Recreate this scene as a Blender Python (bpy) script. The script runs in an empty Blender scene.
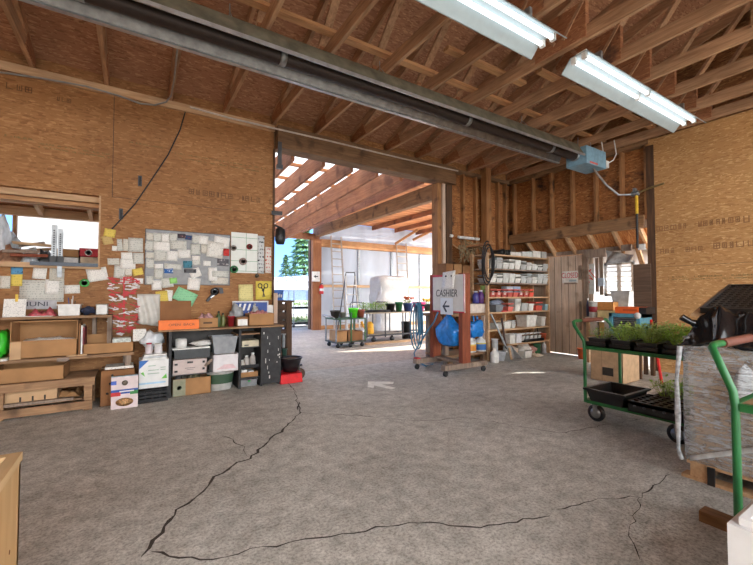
SKY, SUN, EXPO, TUBE = 2.2, 3.5, 1.72, .62
import bpy, bmesh, math, random
from mathutils import Vector, Matrix, noise
random.seed(7)
S = bpy.context.scene
COL = S.collection
rad = math.radians
# ------------------------------------------------------------------ camera
FPX, YAW, PITCH, CAMH = 383.0, rad(32.22), rad(1.73), 1.3
cf = Vector((math.sin(YAW)*math.cos(PITCH), math.cos(YAW)*math.cos(PITCH), math.sin(PITCH)))
cr = Vector((math.cos(YAW), -math.sin(YAW), 0)); cu = cr.cross(cf); C0 = Vector((0, 0, CAMH))
cam = bpy.data.objects.new('camera', bpy.data.cameras.new('camera')); COL.objects.link(cam)
cam.data.sensor_width = 36; cam.data.lens = FPX/753*36; cam.data.clip_start = .02; cam.data.clip_end = 500
cam.location = C0
cam.rotation_euler = Matrix((cr, cu, -cf)).transposed().to_euler()
S.camera = cam
def P(x, y, X=None, Y=None, Z=None):
    """the place in the room that a sight line meets on a plane X=, Y= or Z="""
    d = cf + cr*((x-376.5)/FPX) - cu*((y-282.5)/FPX)
    t = X/d.x if X is not None else (Y/d.y if Y is not None else (Z-CAMH)/d.z)
    return C0 + d*t
def FR(x0, y0, x1, y1, Y=None, X=None):
    """rectangle on a plane: (a0,a1,z0,z1); a is X on a Y plane, Y on an X plane"""
    xm, ym = (x0+x1)/2, (y0+y1)/2
    if Y is not None: return P(x0, ym, Y=Y).x, P(x1, ym, Y=Y).x, P(xm, y1, Y=Y).z, P(xm, y0, Y=Y).z
    return P(x1, ym, X=X).y, P(x0, ym, X=X).y, P(xm, y1, X=X).z, P(xm, y0, X=X).z

# ------------------------------------------------------------------ mesh builder
def wl(o):
    v = Vector(o.location)
    while o.parent: o = o.parent; v += Vector(o.location)
    return v
class MB:
    def __init__(s): s.v, s.f, s.sm = [], [], []
    def add(s, vs, fs, smooth=False):
        n = len(s.v); s.v += [Vector(p) for p in vs]
        for f in fs: s.f.append([i+n for i in f]); s.sm.append(smooth)
        return s
    def box(s, a, b, rz=0, c=None):
        x0, y0, z0 = a; x1, y1, z1 = b
        vs = [Vector(p) for p in ((x0,y0,z0),(x1,y0,z0),(x1,y1,z0),(x0,y1,z0),(x0,y0,z1),(x1,y0,z1),(x1,y1,z1),(x0,y1,z1))]
        if rz:
            m = Matrix.Rotation(rz, 3, 'Z'); cc = Vector(c) if c else (vs[0]+vs[6])/2
            vs = [m@(p-cc)+cc for p in vs]
        return s.add(vs, ((0,3,2,1),(4,5,6,7),(0,1,5,4),(1,2,6,5),(2,3,7,6),(3,0,4,7)))
    def bar(s, p, q, w, h, up=(0,0,1)):
        p, q = Vector(p), Vector(q); d = (q-p).normalized(); u = Vector(up)
        if abs(d.dot(u)) > .98: u = Vector((0,1,0))
        a = d.cross(u).normalized(); b = a.cross(d)
        vs = [c+a*i*w/2+b*j*h/2 for c in (p,q) for i,j in ((-1,-1),(1,-1),(1,1),(-1,1))]
        return s.add(vs, ((3,2,1,0),(4,5,6,7),(0,1,5,4),(1,2,6,5),(2,3,7,6),(3,0,4,7)))
    def tube(s, pts, r, n=8, cap=True):
        pts = [Vector(p) for p in pts]; vs = []; k = len(pts); ref = None
        for i, p in enumerate(pts):
            d = (pts[min(i+1,k-1)]-pts[max(i-1,0)]).normalized()
            if ref is None: ref = Vector((0,0,1)) if abs(d.z) < .9 else Vector((1,0,0))
            a = d.cross(ref).normalized(); b = a.cross(d); ref = b
            rr = r[i] if isinstance(r, (list, tuple)) else r
            vs += [p+(a*math.cos(t)+b*math.sin(t))*rr for t in (2*math.pi*j/n for j in range(n))]
        fs = [(i*n+j, i*n+(j+1)%n, (i+1)*n+(j+1)%n, (i+1)*n+j) for i in range(k-1) for j in range(n)]
        s.add(vs, fs, n > 5)
        if cap: s.add([vs[j] for j in range(n)], [tuple(range(n))[::-1]]); s.add([vs[(k-1)*n+j] for j in range(n)], [tuple(range(n))])
        return s
    def lathe(s, prof, c=(0,0,0), n=16, ph=0, axis='z', sx=1, sy=1):
        c = Vector(c); vs = []
        for r, z in prof:
            for j in range(n):
                t = 2*math.pi*j/n+ph; x, y = r*math.cos(t)*sx, r*math.sin(t)*sy
                vs.append(c+(Vector((x,y,z)) if axis == 'z' else Vector((z,x,y)) if axis == 'x' else Vector((x,z,y))))
        k = len(prof)
        s.add(vs, [(i*n+j, i*n+(j+1)%n, (i+1)*n+(j+1)%n, (i+1)*n+j) for i in range(k-1) for j in range(n)], n > 6)
        if prof[0][0] > 1e-4: s.add(vs[:n], [tuple(range(n))[::-1]])
        if prof[-1][0] > 1e-4: s.add(vs[-n:], [tuple(range(n))])
        return s
    def prism(s, poly, d):
        """closed polygon extruded by the vector d"""
        poly = [Vector(p) for p in poly]; d = Vector(d); n = len(poly)
        return s.add(poly+[p+d for p in poly], [tuple(range(n))[::-1], tuple(range(n,2*n))]+[(i,(i+1)%n,(i+1)%n+n,i+n) for i in range(n)])
    def blob(s, c, r, amp=.2, fr=2., sub=2, seed=0, flat=None):
        bm = bmesh.new(); bmesh.ops.create_icosphere(bm, subdivisions=sub, radius=1)
        c, r = Vector(c), Vector(r) if not isinstance(r, (int,float)) else Vector((r,r,r)); vs = []
        for v in bm.verts:
            k = 1+amp*noise.noise(v.co*fr+Vector((seed*7.3,seed*3.1,seed)))*1.6
            p = Vector((v.co.x*r.x*k, v.co.y*r.y*k, v.co.z*r.z*k))
            if flat is not None: p.z = max(p.z, flat)
            vs.append(c+p)
        fs = [tuple(v.index for v in f.verts) for f in bm.faces]; bm.free()
        return s.add(vs, fs, True)
    def grid(s, fn, nu, nv, th=.003, smooth=True):
        """sheet fn(u,v)->point with thickness"""
        vs = [Vector(fn(i/nu, j/nv)) for j in range(nv+1) for i in range(nu+1)]; w = nu+1
        nr = []
        for j in range(nv+1):
            for i in range(nu+1):
                a = vs[j*w+min(i+1,nu)]-vs[j*w+max(i-1,0)]; b = vs[min(j+1,nv)*w+i]-vs[max(j-1,0)*w+i]
                nr.append(a.cross(b).normalized())
        m = len(vs); back = [p-n*th for p, n in zip(vs, nr)]
        q = [(j*w+i, j*w+i+1, (j+1)*w+i+1, (j+1)*w+i) for j in range(nv) for i in range(nu)]
        fs = q+[tuple(k+m for k in f[::-1]) for f in q]
        rim = [j for j in range(w)]+[j*w+nu for j in range(1,nv+1)]+[nv*w+i for i in range(nu-1,-1,-1)]+[j*w for j in range(nv-1,0,-1)]
        for i in range(len(rim)):
            a, b = rim[i], rim[(i+1)%len(rim)]; fs.append((b, a, a+m, b+m))
        return s.add(vs+back, fs, smooth)
    def hoop(s, c, a, b, r, n=20):
        pass
    def build(s, name, m, parent=None, origin=None, bevel=0, kind=None):
        if origin is None:
            if parent is not None: origin = wl(parent)
            else:
                xs = [p.x for p in s.v]; ys = [p.y for p in s.v]; zs = [p.z for p in s.v]
                origin = Vector(((min(xs)+max(xs))/2, (min(ys)+max(ys))/2, min(zs)))
        origin = Vector(origin)
        me = bpy.data.meshes.new(name); me.from_pydata([p-origin for p in s.v], [], s.f); me.update()
        for i, p in enumerate(me.polygons): p.use_smooth = s.sm[i]
        for mm in (m if isinstance(m, (list, tuple)) else [m]): me.materials.append(mm)
        o = bpy.data.objects.new(name, me); COL.objects.link(o)
        if parent is not None: o.parent = parent; o.location = origin-wl(parent)
        else: o.location = origin
        if bevel:
            b = o.modifiers.new('bevel', 'BEVEL'); b.width = bevel; b.segments = 2; b.limit_method = 'ANGLE'
        if kind: o['kind'] = kind
        return o
def B(): return MB()
def bx(x0, x1, y0, y1, z0, z1, **k): return MB().box((x0,y0,z0), (x1,y1,z1), **k)
def tag(o, label=None, cat=None, group=None, kind=None):
    if label: o['label'] = label
    if cat: o['category'] = cat
    if group: o['group'] = group
    if kind: o['kind'] = kind
    return o
def T(name, label, cat, loc, group=None):
    o = bpy.data.objects.new(name, None); COL.objects.link(o); o.empty_display_size = .1
    o.location = loc
    return tag(o, label, cat, group)
def dup(o, parent=None):
    c = o.copy(); COL.objects.link(c)
    if parent is not None: c.parent = parent
    for ch in list(o.children): dup(ch, c)
    return c
def struct(name, mb, m, parent=None, **k): return mb.build(name, m, parent, kind='structure', origin=(0,0,0) if parent is None else None, **k)
def text(name, s, h, loc, rot, m, parent, ext=.002, sx=1.0, shear=0, bold=0):
    c = bpy.data.curves.new(name, 'FONT'); c.body = s; c.size = h; c.extrude = ext; c.align_x = 'CENTER'; c.align_y = 'CENTER'; c.offset = bold; c.shear = shear
    o = bpy.data.objects.new(name, c); COL.objects.link(o)
    dg = bpy.context.evaluated_depsgraph_get(); me = bpy.data.meshes.new_from_object(o.evaluated_get(dg))
    bpy.data.objects.remove(o); me.materials.clear(); me.materials.append(m)
    o = bpy.data.objects.new(name, me); COL.objects.link(o); o.parent = parent
    o.location = Vector(loc)-wl(parent); o.rotation_euler = rot; o.scale = (sx, 1, 1)
    return o
ONW = (rad(90), 0, 0)              # lettering that faces the room from a wall across the view (Y plane)
ONR = (rad(90), 0, rad(-90))       # lettering that faces the room from the right hand wall (X plane)
NTH = ['first','second','third','fourth','fifth','sixth','seventh','eighth','ninth','tenth','eleventh','twelfth','thirteenth','fourteenth','fifteenth','sixteenth']

# ------------------------------------------------------------------ materials
def srgb(r, g, b):
    f = lambda c: (c/255/12.92 if c/255 <= .04045 else ((c/255+.055)/1.055)**2.4)
    return (f(r), f(g), f(b), 1)
def newmat(name, rough=.7, metal=0):
    m = bpy.data.materials.new(name); m.use_nodes = True; nt = m.node_tree
    b = nt.nodes['Principled BSDF']; b.inputs['Roughness'].default_value = rough; b.inputs['Metallic'].default_value = metal
    return m, nt, b
def N(nt, t, **k):
    n = nt.nodes.new(t)
    for a, v in k.items():
        if a in n.inputs: n.inputs[a].default_value = v
        else: setattr(n, a, v)
    return n
def coords(nt, scale=(1,1,1), rot=(0,0,0)):
    tc = N(nt, 'ShaderNodeTexCoord'); mp = N(nt, 'ShaderNodeMapping'); mp.inputs['Scale'].default_value = scale; mp.inputs['Rotation'].default_value = rot
    nt.links.new(tc.outputs['Object'], mp.inputs['Vector']); return mp.outputs['Vector']
def ramp(nt, fac, stops, interp='LINEAR'):
    r = N(nt, 'ShaderNodeValToRGB'); r.color_ramp.interpolation = interp; e = r.color_ramp.elements
    while len(e) < len(stops): e.new(.5)
    for el, (p, c) in zip(e, stops): el.position = p; el.color = c
    nt.links.new(fac, r.inputs['Fac']); return r.outputs['Color']
def mixc(nt, fac, a, b, mode='MIX'):
    m = N(nt, 'ShaderNodeMix', data_type='RGBA', blend_type=mode)
    for sock, v in ((m.inputs[0], fac), (m.inputs[6], a), (m.inputs[7], b)):
        if isinstance(v, (int, float)): sock.default_value = v
        elif isinstance(v, (tuple, list)): sock.default_value = v
        else: nt.links.new(v, sock)
    return m.outputs[2]
def bump(nt, b, h, strength=.3, dist=.01):
    n = N(nt, 'ShaderNodeBump'); n.inputs['Strength'].default_value = strength; n.inputs['Distance'].default_value = dist
    nt.links.new(h, n.inputs['Height']); nt.links.new(n.outputs['Normal'], b.inputs['Normal'])
_fl = {}
def flat(r, g, b, rough=.6, metal=0, var=.12, scale=14, spec=None):
    """plain painted, plastic or paper surface with slight mottling"""
    key = (r,g,b,rough,metal,var)
    if key in _fl: return _fl[key]
    m, nt, bs = newmat('paint', rough, metal); c = srgb(r,g,b)
    nz = N(nt, 'ShaderNodeTexNoise', Scale=scale, Detail=4.0); nt.links.new(coords(nt), nz.inputs['Vector'])
    lo = tuple(max(0, x*(1-var*1.6)) for x in c[:3])+(1,); hi = tuple(min(1, x*(1+var)) for x in c[:3])+(1,)
    nt.links.new(ramp(nt, nz.outputs['Fac'], [(.3, lo), (.7, hi)]), bs.inputs['Base Color'])
    _fl[key] = m; return m
def wood(name, c1, c2, axis='x', scale=1., rough=.75, stain=None, amt=.0):
    m, nt, bs = newmat(name, rough)
    sc = {'x': (1.2,14,14), 'y': (14,1.2,14), 'z': (14,14,1.2)}[axis]
    v = coords(nt, tuple(q*scale for q in sc))
    nz = N(nt, 'ShaderNodeTexNoise', Scale=2.2, Detail=6.0, Roughness=.62, Distortion=.6); nt.links.new(v, nz.inputs['Vector'])
    col = ramp(nt, nz.outputs['Fac'], [(.3, srgb(*c1)), (.7, srgb(*c2))])
    n2 = N(nt, 'ShaderNodeTexNoise', Scale=1.7, Detail=3.0); nt.links.new(coords(nt), n2.inputs['Vector'])
    col = mixc(nt, .55, col, ramp(nt, n2.outputs['Fac'], [(.3, (.45,.45,.45,1)), (.65, (1,1,1,1))]), 'MULTIPLY')
    if stain:
        n3 = N(nt, 'ShaderNodeTexNoise', Scale=3.1, Detail=5.0); nt.links.new(coords(nt), n3.inputs['Vector'])
        f = ramp(nt, n3.outputs['Fac'], [(.55-amt, (0,0,0,1)), (.68-amt, (1,1,1,1))]); col = mixc(nt, f, col, srgb(*stain))
    nt.links.new(col, bs.inputs['Base Color']); bump(nt, bs, nz.outputs['Fac'], .25, .004); return m
def osb(name, base, dark, light, plane='xz', stain=None, stain_at=.62):
    """strand board: short flakes lying in two directions"""
    m, nt, bs = newmat(name, .7)
    cols = []
    for i, ang in enumerate((.25, -.5, 1.15)):
        rot = {'xz': (0, ang, 0), 'yz': (ang, 0, 0), 'xy': (0, 0, ang)}[plane]
        sc = {'xz': (15, 5, 60), 'yz': (5, 15, 60), 'xy': (15, 60, 5)}[plane]
        v = coords(nt, sc, rot)
        nz = N(nt, 'ShaderNodeTexNoise', Scale=.35, Detail=2.0); nt.links.new(v, nz.inputs['Vector'])
        ad = N(nt, 'ShaderNodeVectorMath', operation='MULTIPLY_ADD'); nt.links.new(nz.outputs['Color'], ad.inputs[0]); ad.inputs[1].default_value = (1.6,1.6,1.6); nt.links.new(v, ad.inputs[2])
        vo = N(nt, 'ShaderNodeTexVoronoi', Scale=1.0); nt.links.new(ad.outputs[0], vo.inputs['Vector'])
        sep = N(nt, 'ShaderNodeSeparateColor'); nt.links.new(vo.outputs['Color'], sep.inputs[0]); cols.append(sep)
    pick = N(nt, 'ShaderNodeTexNoise', Scale=16.0, Detail=1.0); nt.links.new(coords(nt), pick.inputs['Vector'])
    f1 = ramp(nt, pick.outputs['Fac'], [(.42, (0,0,0,1)), (.46, (1,1,1,1))])
    v = mixc(nt, f1, cols[0].outputs[0], cols[1].outputs[0])
    f2 = ramp(nt, cols[2].outputs[1], [(.72, (0,0,0,1)), (.76, (1,1,1,1))])
    v = mixc(nt, f2, v, cols[2].outputs[0])
    col = ramp(nt, v, [(.0, srgb(*dark)), (.28, srgb(*base)), (.72, srgb(*base)), (.97, srgb(*light))])
    big = N(nt, 'ShaderNodeTexNoise', Scale=.9, Detail=4.0); nt.links.new(coords(nt), big.inputs['Vector'])
    col = mixc(nt, .6, col, ramp(nt, big.outputs['Fac'], [(.3, (.62,.58,.55,1)), (.6, (1,1,1,1))]), 'MULTIPLY')
    if stain:
        n3 = N(nt, 'ShaderNodeTexNoise', Scale=1.6, Detail=6.0, Roughness=.65); nt.links.new(coords(nt), n3.inputs['Vector'])
        f = ramp(nt, n3.outputs['Fac'], [(stain_at, (0,0,0,1)), (stain_at+.1, (1,1,1,1))]); col = mixc(nt, f, col, srgb(*stain))
    nt.links.new(col, bs.inputs['Base Color']); bump(nt, bs, v, .15, .003); return m
def concrete(name, base, dark, light):
    m, nt, bs = newmat(name, .82); v = coords(nt)
    def nz(s, d=5., r=.6):
        n = N(nt, 'ShaderNodeTexNoise', Scale=s, Detail=d, Roughness=r); nt.links.new(v, n.inputs['Vector']); return n.outputs['Fac']
    col = ramp(nt, nz(.7, 8., .68), [(.3, srgb(*dark)), (.52, srgb(*base)), (.75, srgb(*light))])
    col = mixc(nt, .8, col, ramp(nt, nz(9., 8., .75), [(.33, (.5,.49,.47,1)), (.62, (1.08,1.08,1.08,1))]), 'MULTIPLY')
    col = mixc(nt, .7, col, ramp(nt, nz(60., 3., .7), [(.36, (.45,.44,.42,1)), (.56, (1.08,1.08,1.08,1))]), 'MULTIPLY')
    vo = N(nt, 'ShaderNodeTexVoronoi', Scale=16.0); nt.links.new(v, vo.inputs['Vector'])
    sep = N(nt, 'ShaderNodeSeparateColor'); nt.links.new(vo.outputs['Color'], sep.inputs[0])
    mth = N(nt, 'ShaderNodeMath', operation='LESS_THAN'); nt.links.new(vo.outputs['Distance'], mth.inputs[0]); mth.inputs[1].default_value = .14
    m2 = N(nt, 'ShaderNodeMath', operation='GREATER_THAN'); nt.links.new(sep.outputs[0], m2.inputs[0]); m2.inputs[1].default_value = .8
    m3 = N(nt, 'ShaderNodeMath', operation='MULTIPLY'); nt.links.new(mth.outputs[0], m3.inputs[0]); nt.links.new(m2.outputs[0], m3.inputs[1])
    col = mixc(nt, m3.outputs[0], col, srgb(196,190,180))
    st = nz(1.9, 6., .7); col = mixc(nt, ramp(nt, st, [(.6, (0,0,0,1)), (.72, (.5,.5,.5,1))]), col, srgb(*[int(c*.62) for c in dark]))
    nt.links.new(col, bs.inputs['Base Color']); bump(nt, bs, nz(45., 6., .7), .35, .006); return m
def cardboard(name, c=(176,132,88)):
    m, nt, bs = newmat(name, .85); c = srgb(*c)
    nz = N(nt, 'ShaderNodeTexNoise', Scale=5.0, Detail=5.0); nt.links.new(coords(nt), nz.inputs['Vector'])
    nt.links.new(ramp(nt, nz.outputs['Fac'], [(.3, tuple(x*.78 for x in c[:3])+(1,)), (.7, tuple(x*1.08 for x in c[:3])+(1,))]), bs.inputs['Base Color']); return m
def printed(name, paper, ink, rows=60., plane='xz', fill=.5):
    """sheet of paper with lines of small print"""
    m, nt, bs = newmat(name, .8)
    sx, sz = rows*1.6, rows
    v = coords(nt, (sx,sx*.7,sz) if plane == 'xz' else (sx,sz,sz))
    br = N(nt, 'ShaderNodeTexNoise', Scale=1.0, Detail=2.0); nt.links.new(v, br.inputs['Vector'])
    wv = N(nt, 'ShaderNodeTexWave', Scale=.25, bands_direction='Z' if plane == 'xz' else 'Y'); nt.links.new(coords(nt, (rows,rows,rows)), wv.inputs['Vector'])
    a = ramp(nt, br.outputs['Fac'], [(.5, (0,0,0,1)), (.56, (1,1,1,1))]); b = ramp(nt, wv.outputs['Fac'], [(.55, (0,0,0,1)), (.7, (1,1,1,1))])
    f = mixc(nt, 1.0, a, b, 'MULTIPLY'); f = mixc(nt, 1.0, f, (fill,fill,fill,1), 'MULTIPLY')
    nt.links.new(mixc(nt, f, srgb(*paper), srgb(*ink)), bs.inputs['Base Color']); return m
def clear(name, tint=(225,230,235), solid=.35, rough=.12):
    """thin clear plastic film, crinkled"""
    m, nt, bs = newmat(name, rough); bs.inputs['Base Color'].default_value = srgb(*tint)
    tr = N(nt, 'ShaderNodeBsdfTransparent'); mx = N(nt, 'ShaderNodeMixShader')
    nz = N(nt, 'ShaderNodeTexNoise', Scale=7.0, Detail=6.0, Roughness=.75, Distortion=.9); nt.links.new(coords(nt, (1,1.2,5.5)), nz.inputs['Vector'])
    fr = ramp(nt, nz.outputs['Fac'], [(.42, (solid*.6,)*3+(1,)), (.6, (min(1, solid*2.4),)*3+(1,))])
    nt.links.new(fr, mx.inputs[0]); nt.links.new(tr.outputs[0], mx.inputs[1]); nt.links.new(bs.outputs[0], mx.inputs[2])
    out = nt.nodes['Material Output']; nt.links.new(mx.outputs[0], out.inputs['Surface']); bump(nt, bs, nz.outputs['Fac'], .8, .03); return m
def translucent(name, c, k=.5):
    m, nt, bs = newmat(name, .6); bs.inputs['Base Color'].default_value = srgb(*c)
    t = N(nt, 'ShaderNodeBsdfTranslucent'); t.inputs['Color'].default_value = srgb(*c); mx = N(nt, 'ShaderNodeMixShader'); mx.inputs[0].default_value = k
    nz = N(nt, 'ShaderNodeTexNoise', Scale=1.3, Detail=4.0); nt.links.new(coords(nt, (1,1,.3)), nz.inputs['Vector'])
    col = ramp(nt, nz.outputs['Fac'], [(.3, tuple(x*.75 for x in srgb(*c)[:3])+(1,)), (.6, srgb(*c))])
    nt.links.new(col, bs.inputs['Base Color']); nt.links.new(col, t.inputs['Color'])
    nt.links.new(bs.outputs[0], mx.inputs[1]); nt.links.new(t.outputs[0], mx.inputs[2]); nt.links.new(mx.outputs[0], nt.nodes['Material Output'].inputs['Surface']); return m
def emit(name, c, k):
    m, nt, bs = newmat(name); bs.inputs['Emission Color'].default_value = srgb(*c); bs.inputs['Emission Strength'].default_value = k; bs.inputs['Base Color'].default_value = srgb(*c); return m
def leaf(name, c1, c2):
    m, nt, bs = newmat(name, .6)
    nz = N(nt, 'ShaderNodeTexNoise', Scale=9.0, Detail=3.0); nt.links.new(coords(nt), nz.inputs['Vector'])
    nt.links.new(ramp(nt, nz.outputs['Fac'], [(.3, srgb(*c1)), (.7, srgb(*c2))]), bs.inputs['Base Color']); return m

M_osb = osb('strand_board', (160,112,66), (138,92,50), (182,134,84), 'xz')
M_osbR = osb('strand_board_pale', (196,148,94), (174,124,72), (222,182,128), 'yz')
M_deck = osb('roof_strand_board', (178,128,96), (148,102,72), (206,162,124), 'xy', stain=(110,76,54), stain_at=.66)
M_sheath = osb('stained_strand_board', (160,104,56), (120,70,34), (190,136,80), 'yz', stain=(50,32,22), stain_at=.54)
M_sheathX = osb('stained_strand_board_back', (160,104,56), (120,70,34), (190,136,80), 'xz', stain=(50,32,22), stain_at=.55)
M_truss = wood('truss_lumber', (156,116,84), (210,168,130), 'y')
M_brace = wood('brace_lumber', (176,124,80), (222,172,122), 'x')
M_gus = osb('plywood_gusset', (168,114,78), (140,90,60), (190,138,98), 'yz', stain=(96,68,54), stain_at=.6)
M_stud = wood('stud_lumber', (146,98,60), (190,138,88), 'z', stain=(84,58,38), amt=-.04)
M_hdr = wood('old_header_lumber', (106,80,56), (150,115,82), 'x', stain=(84,62,44), amt=-.02)
M_hdrY = wood('old_beam_lumber', (128,94,64), (172,132,92), 'y', stain=(80,58,42), amt=-.02)
M_pale = wood('pale_lumber', (190,150,110), (222,186,146), 'x')
M_paleZ = wood('pale_post_lumber', (196,164,140), (228,204,184), 'z')
M_post = wood('dark_post_lumber', (70,50,36), (112,80,54), 'z')
M_bench = wood('bench_lumber', (134,100,72), (182,144,106), 'x', stain=(92,70,52), amt=-.03)
M_red = wood('red_stained_lumber', (128,62,38), (168,90,58), 'z')
M_greywood = wood('grey_wood', (128,110,96), (176,156,138), 'z', stain=(96,78,64), amt=-.02)
M_conc = concrete('worn_concrete', (210,208,201), (180,178,171), (226,224,218))
M_conc2 = concrete('outer_concrete', (206,195,181), (182,170,157), (222,212,199))
M_card = cardboard('cardboard'); M_card2 = cardboard('pale_cardboard', (206,170,130)); M_card3 = cardboard('brown_cardboard', (150,104,66))
M_paper = printed('printed_paper', (232,230,222), (96,96,104)); M_paper2 = printed('grey_paper', (208,208,200), (90,96,96), 46.)
M_black = flat(34,34,36,.45); M_blackp = flat(30,31,34,.3,var=.2); M_white = flat(232,232,228,.5); M_grey = flat(140,142,144,.5); M_dgrey = flat(70,72,76,.5)
M_steel = flat(170,172,174,.3,.8); M_galv = flat(150,154,156,.42,.7,var=.2)
M_green = flat(38,120,60,.4); M_film = clear('clear_film')
# ------------------------------------------------------------------ light
w = bpy.data.worlds.new('World'); S.world = w; w.use_nodes = True; nt = w.node_tree
tc = N(nt, 'ShaderNodeTexCoord'); sp = N(nt, 'ShaderNodeSeparateXYZ'); nt.links.new(tc.outputs['Generated'], sp.inputs[0])
blue = ramp(nt, sp.outputs['Z'], [(.0, (.13,.24,.40,1)), (.12, (.075,.17,.37,1)), (.6, (.04,.10,.26,1))])
cn_ = N(nt, 'ShaderNodeTexNoise', Scale=1.6, Detail=5.0, Roughness=.6); nt.links.new(tc.outputs['Generated'], cn_.inputs['Vector'])
md = N(nt, 'ShaderNodeMath', operation='MULTIPLY_ADD'); nt.links.new(sp.outputs['Y'], md.inputs[0]); md.inputs[1].default_value = -.55; nt.links.new(cn_.outputs['Fac'], md.inputs[2])
cl_ = ramp(nt, md.outputs[0], [(.40, (0,0,0,1)), (.72, (1,1,1,1))])          # unseen bright cloud bank added to light the room, clear sky beyond the yard
nt.links.new(mixc(nt, cl_, blue, (.96, .98, 1.0, 1)), nt.nodes['Background'].inputs['Color']); nt.nodes['Background'].inputs['Strength'].default_value = SKY
sun = bpy.data.objects.new('sun', bpy.data.lights.new('sun', 'SUN')); COL.objects.link(sun); sun.data.energy = SUN; sun.data.angle = rad(1.0); sun.data.color = (1, .95, .86)
sun.rotation_euler = Vector((.75, -.33, .80)).to_track_quat('Z', 'Y').to_euler()
S.view_settings.view_transform = 'Standard'; S.view_settings.look = 'None'; S.view_settings.gamma = 1; S.view_settings.use_curve_mapping = False; S.view_settings.exposure = EXPO

RY, SL = 1.2, .33
def deck_z(y): return 4.09+(6.1-abs(y-RY)-RY)*SL                 # ridge line and pitch of the roof
D, XR, ZT = 5.97, 7.5, 3.97     # wall across the view, right hand wall, top of walls
# ------------------------------------------------------------------ floor
fl = struct('floor', bx(-6, XR+.5, -5, D+.15, -.15, 0), M_conc)
ap = struct('floor', bx(-6, 16, D+.15, 13.2, -.15, 0), M_conc2)
gr = struct('ground', bx(-40, 60, 13.2, 80, -.2, -.005), concrete('gravel_yard', (182,176,166), (160,154,146), (205,200,192)))
struct('ground', bx(-40, 60, -40, -5, -.2, -.005), concrete('gravel_forecourt', (182,176,166), (160,154,146), (205,200,192)))
struct('ground', bx(-40, -6, -5, 13.2, -.2, -.005), concrete('gravel_side', (182,176,166), (160,154,146), (205,200,192)))
struct('ground', bx(XR+.5, 60, -5, D+.15, -.2, -.002), concrete('gravel_path', (196,188,176), (170,164,154), (214,208,198)))
struct('ground', bx(16, 60, D+.15, 13.2, -.2, -.005), concrete('gravel_edge', (196,188,176), (170,164,154), (214,208,198)))
M_crack = flat(66,60,54,.9)
def crack(pts, w0):
    """a jagged gap in the slab following the given floor points"""
    mb = B(); q = [P(x, y, Z=0) for x, y in pts]; out = []
    for a, b in zip(q, q[1:]):
        n = max(2, int((b-a).length/.055))
        for i in range(n):
            p = a.lerp(b, i/n); d = (b-a).normalized(); s = Vector((-d.y, d.x, 0)); out.append(p+s*random.uniform(-.016,.016))
    out.append(q[-1]); L, R_ = [], []
    for i, p in enumerate(out):
        d = (out[min(i+1,len(out)-1)]-out[max(i-1,0)]).normalized(); s = Vector((-d.y, d.x, 0)); ww = w0*random.uniform(.35,1.5)*(.3 if i in (0,len(out)-1) else 1)
        L.append(p+s*ww/2+Vector((0,0,.0015))); R_.append(p-s*ww/2+Vector((0,0,.0015)))
    k = len(L); mb.add(L+R_, [(k+i, k+i+1, i+1, i) for i in range(k-1)])
    return mb.build('floor_crack', M_crack, fl)
crack([(140,557),(160,533),(176,510),(196,497),(215,477),(238,463),(250,459),(262,447),(270,438),(281,432),(292,420),(300,413),(299,402)], .018)
crack([(299,410),(297,400),(293,388),(287,382)], .013)
crack([(300,413),(330,414),(366,416),(385,419),(430,421),(470,417)], .008)
crack([(150,553),(200,561),(262,548),(305,541),(365,530),(420,523),(480,527),(550,516)], .011)
crack([(248,456),(244,447),(232,440),(222,436)], .008)
crack([(470,418),(505,424),(560,433),(600,426),(640,419)], .008)
crack([(556,510),(590,500),(640,497),(672,474)], .008)
crack([(640,497),(630,530),(640,560)], .006)
ar = B(); 
for pl in ([(367,385),(377,381),(377,389.5)], [(375,382.2),(395,382.4),(394,385),(376,384.6)], ):
    pass
ax = [P(x, y, Z=.002) for x, y in ((368,381.5),(394,381.8),(393,384.2),(382,384.6),(396,388),(391,389.6),(374.5,385.6),(373.5,388),(367.5,387.4))]
ar.add([p+Vector((0,0,.002)) for p in ax], [tuple(range(len(ax)))[::-1]])
tag(ar.build('painted_arrow', flat(246,243,236,.8), fl), 'white arrow painted on the floor')

# ------------------------------------------------------------------ wall across the view (named left), with the hatch and the wide doorway
wm = B()
HX0, HX1, HZ0, HZ1 = -2.1, -.39, 1.64, 2.55; DX0, DX1, DZ = 1.83, 5.40, 3.60
T0, T1 = D, D+.12
struct('wall_side', bx(-4.2, -4.1, -3.9, D, 0, ZT), M_osbR); struct('wall_side', B().prism([(-4.2,6.1,ZT),(-4.2,6.1,deck_z(6.1)),(-4.2,RY,deck_z(RY)),(-4.2,-3.9,deck_z(-3.9)),(-4.2,-3.9,ZT)], (.1,0,0)), M_deck)
for a, b, c, d in ((-6,HX0,0,ZT), (HX0,HX1,0,HZ0), (HX0,HX1,HZ1,ZT), (HX1,DX0,0,ZT)):
    wm.box((a,T0,c), (b,T1,d))
WL = struct('wall_left', wm, M_osb)
struct('wall_left', bx(DX0, 5.62, D, D+.12, DZ, ZT), M_hdr)
struct('wall_left', bx(DX1, 7.62, D+.085, D+.12, 0, ZT), M_sheathX)
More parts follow.
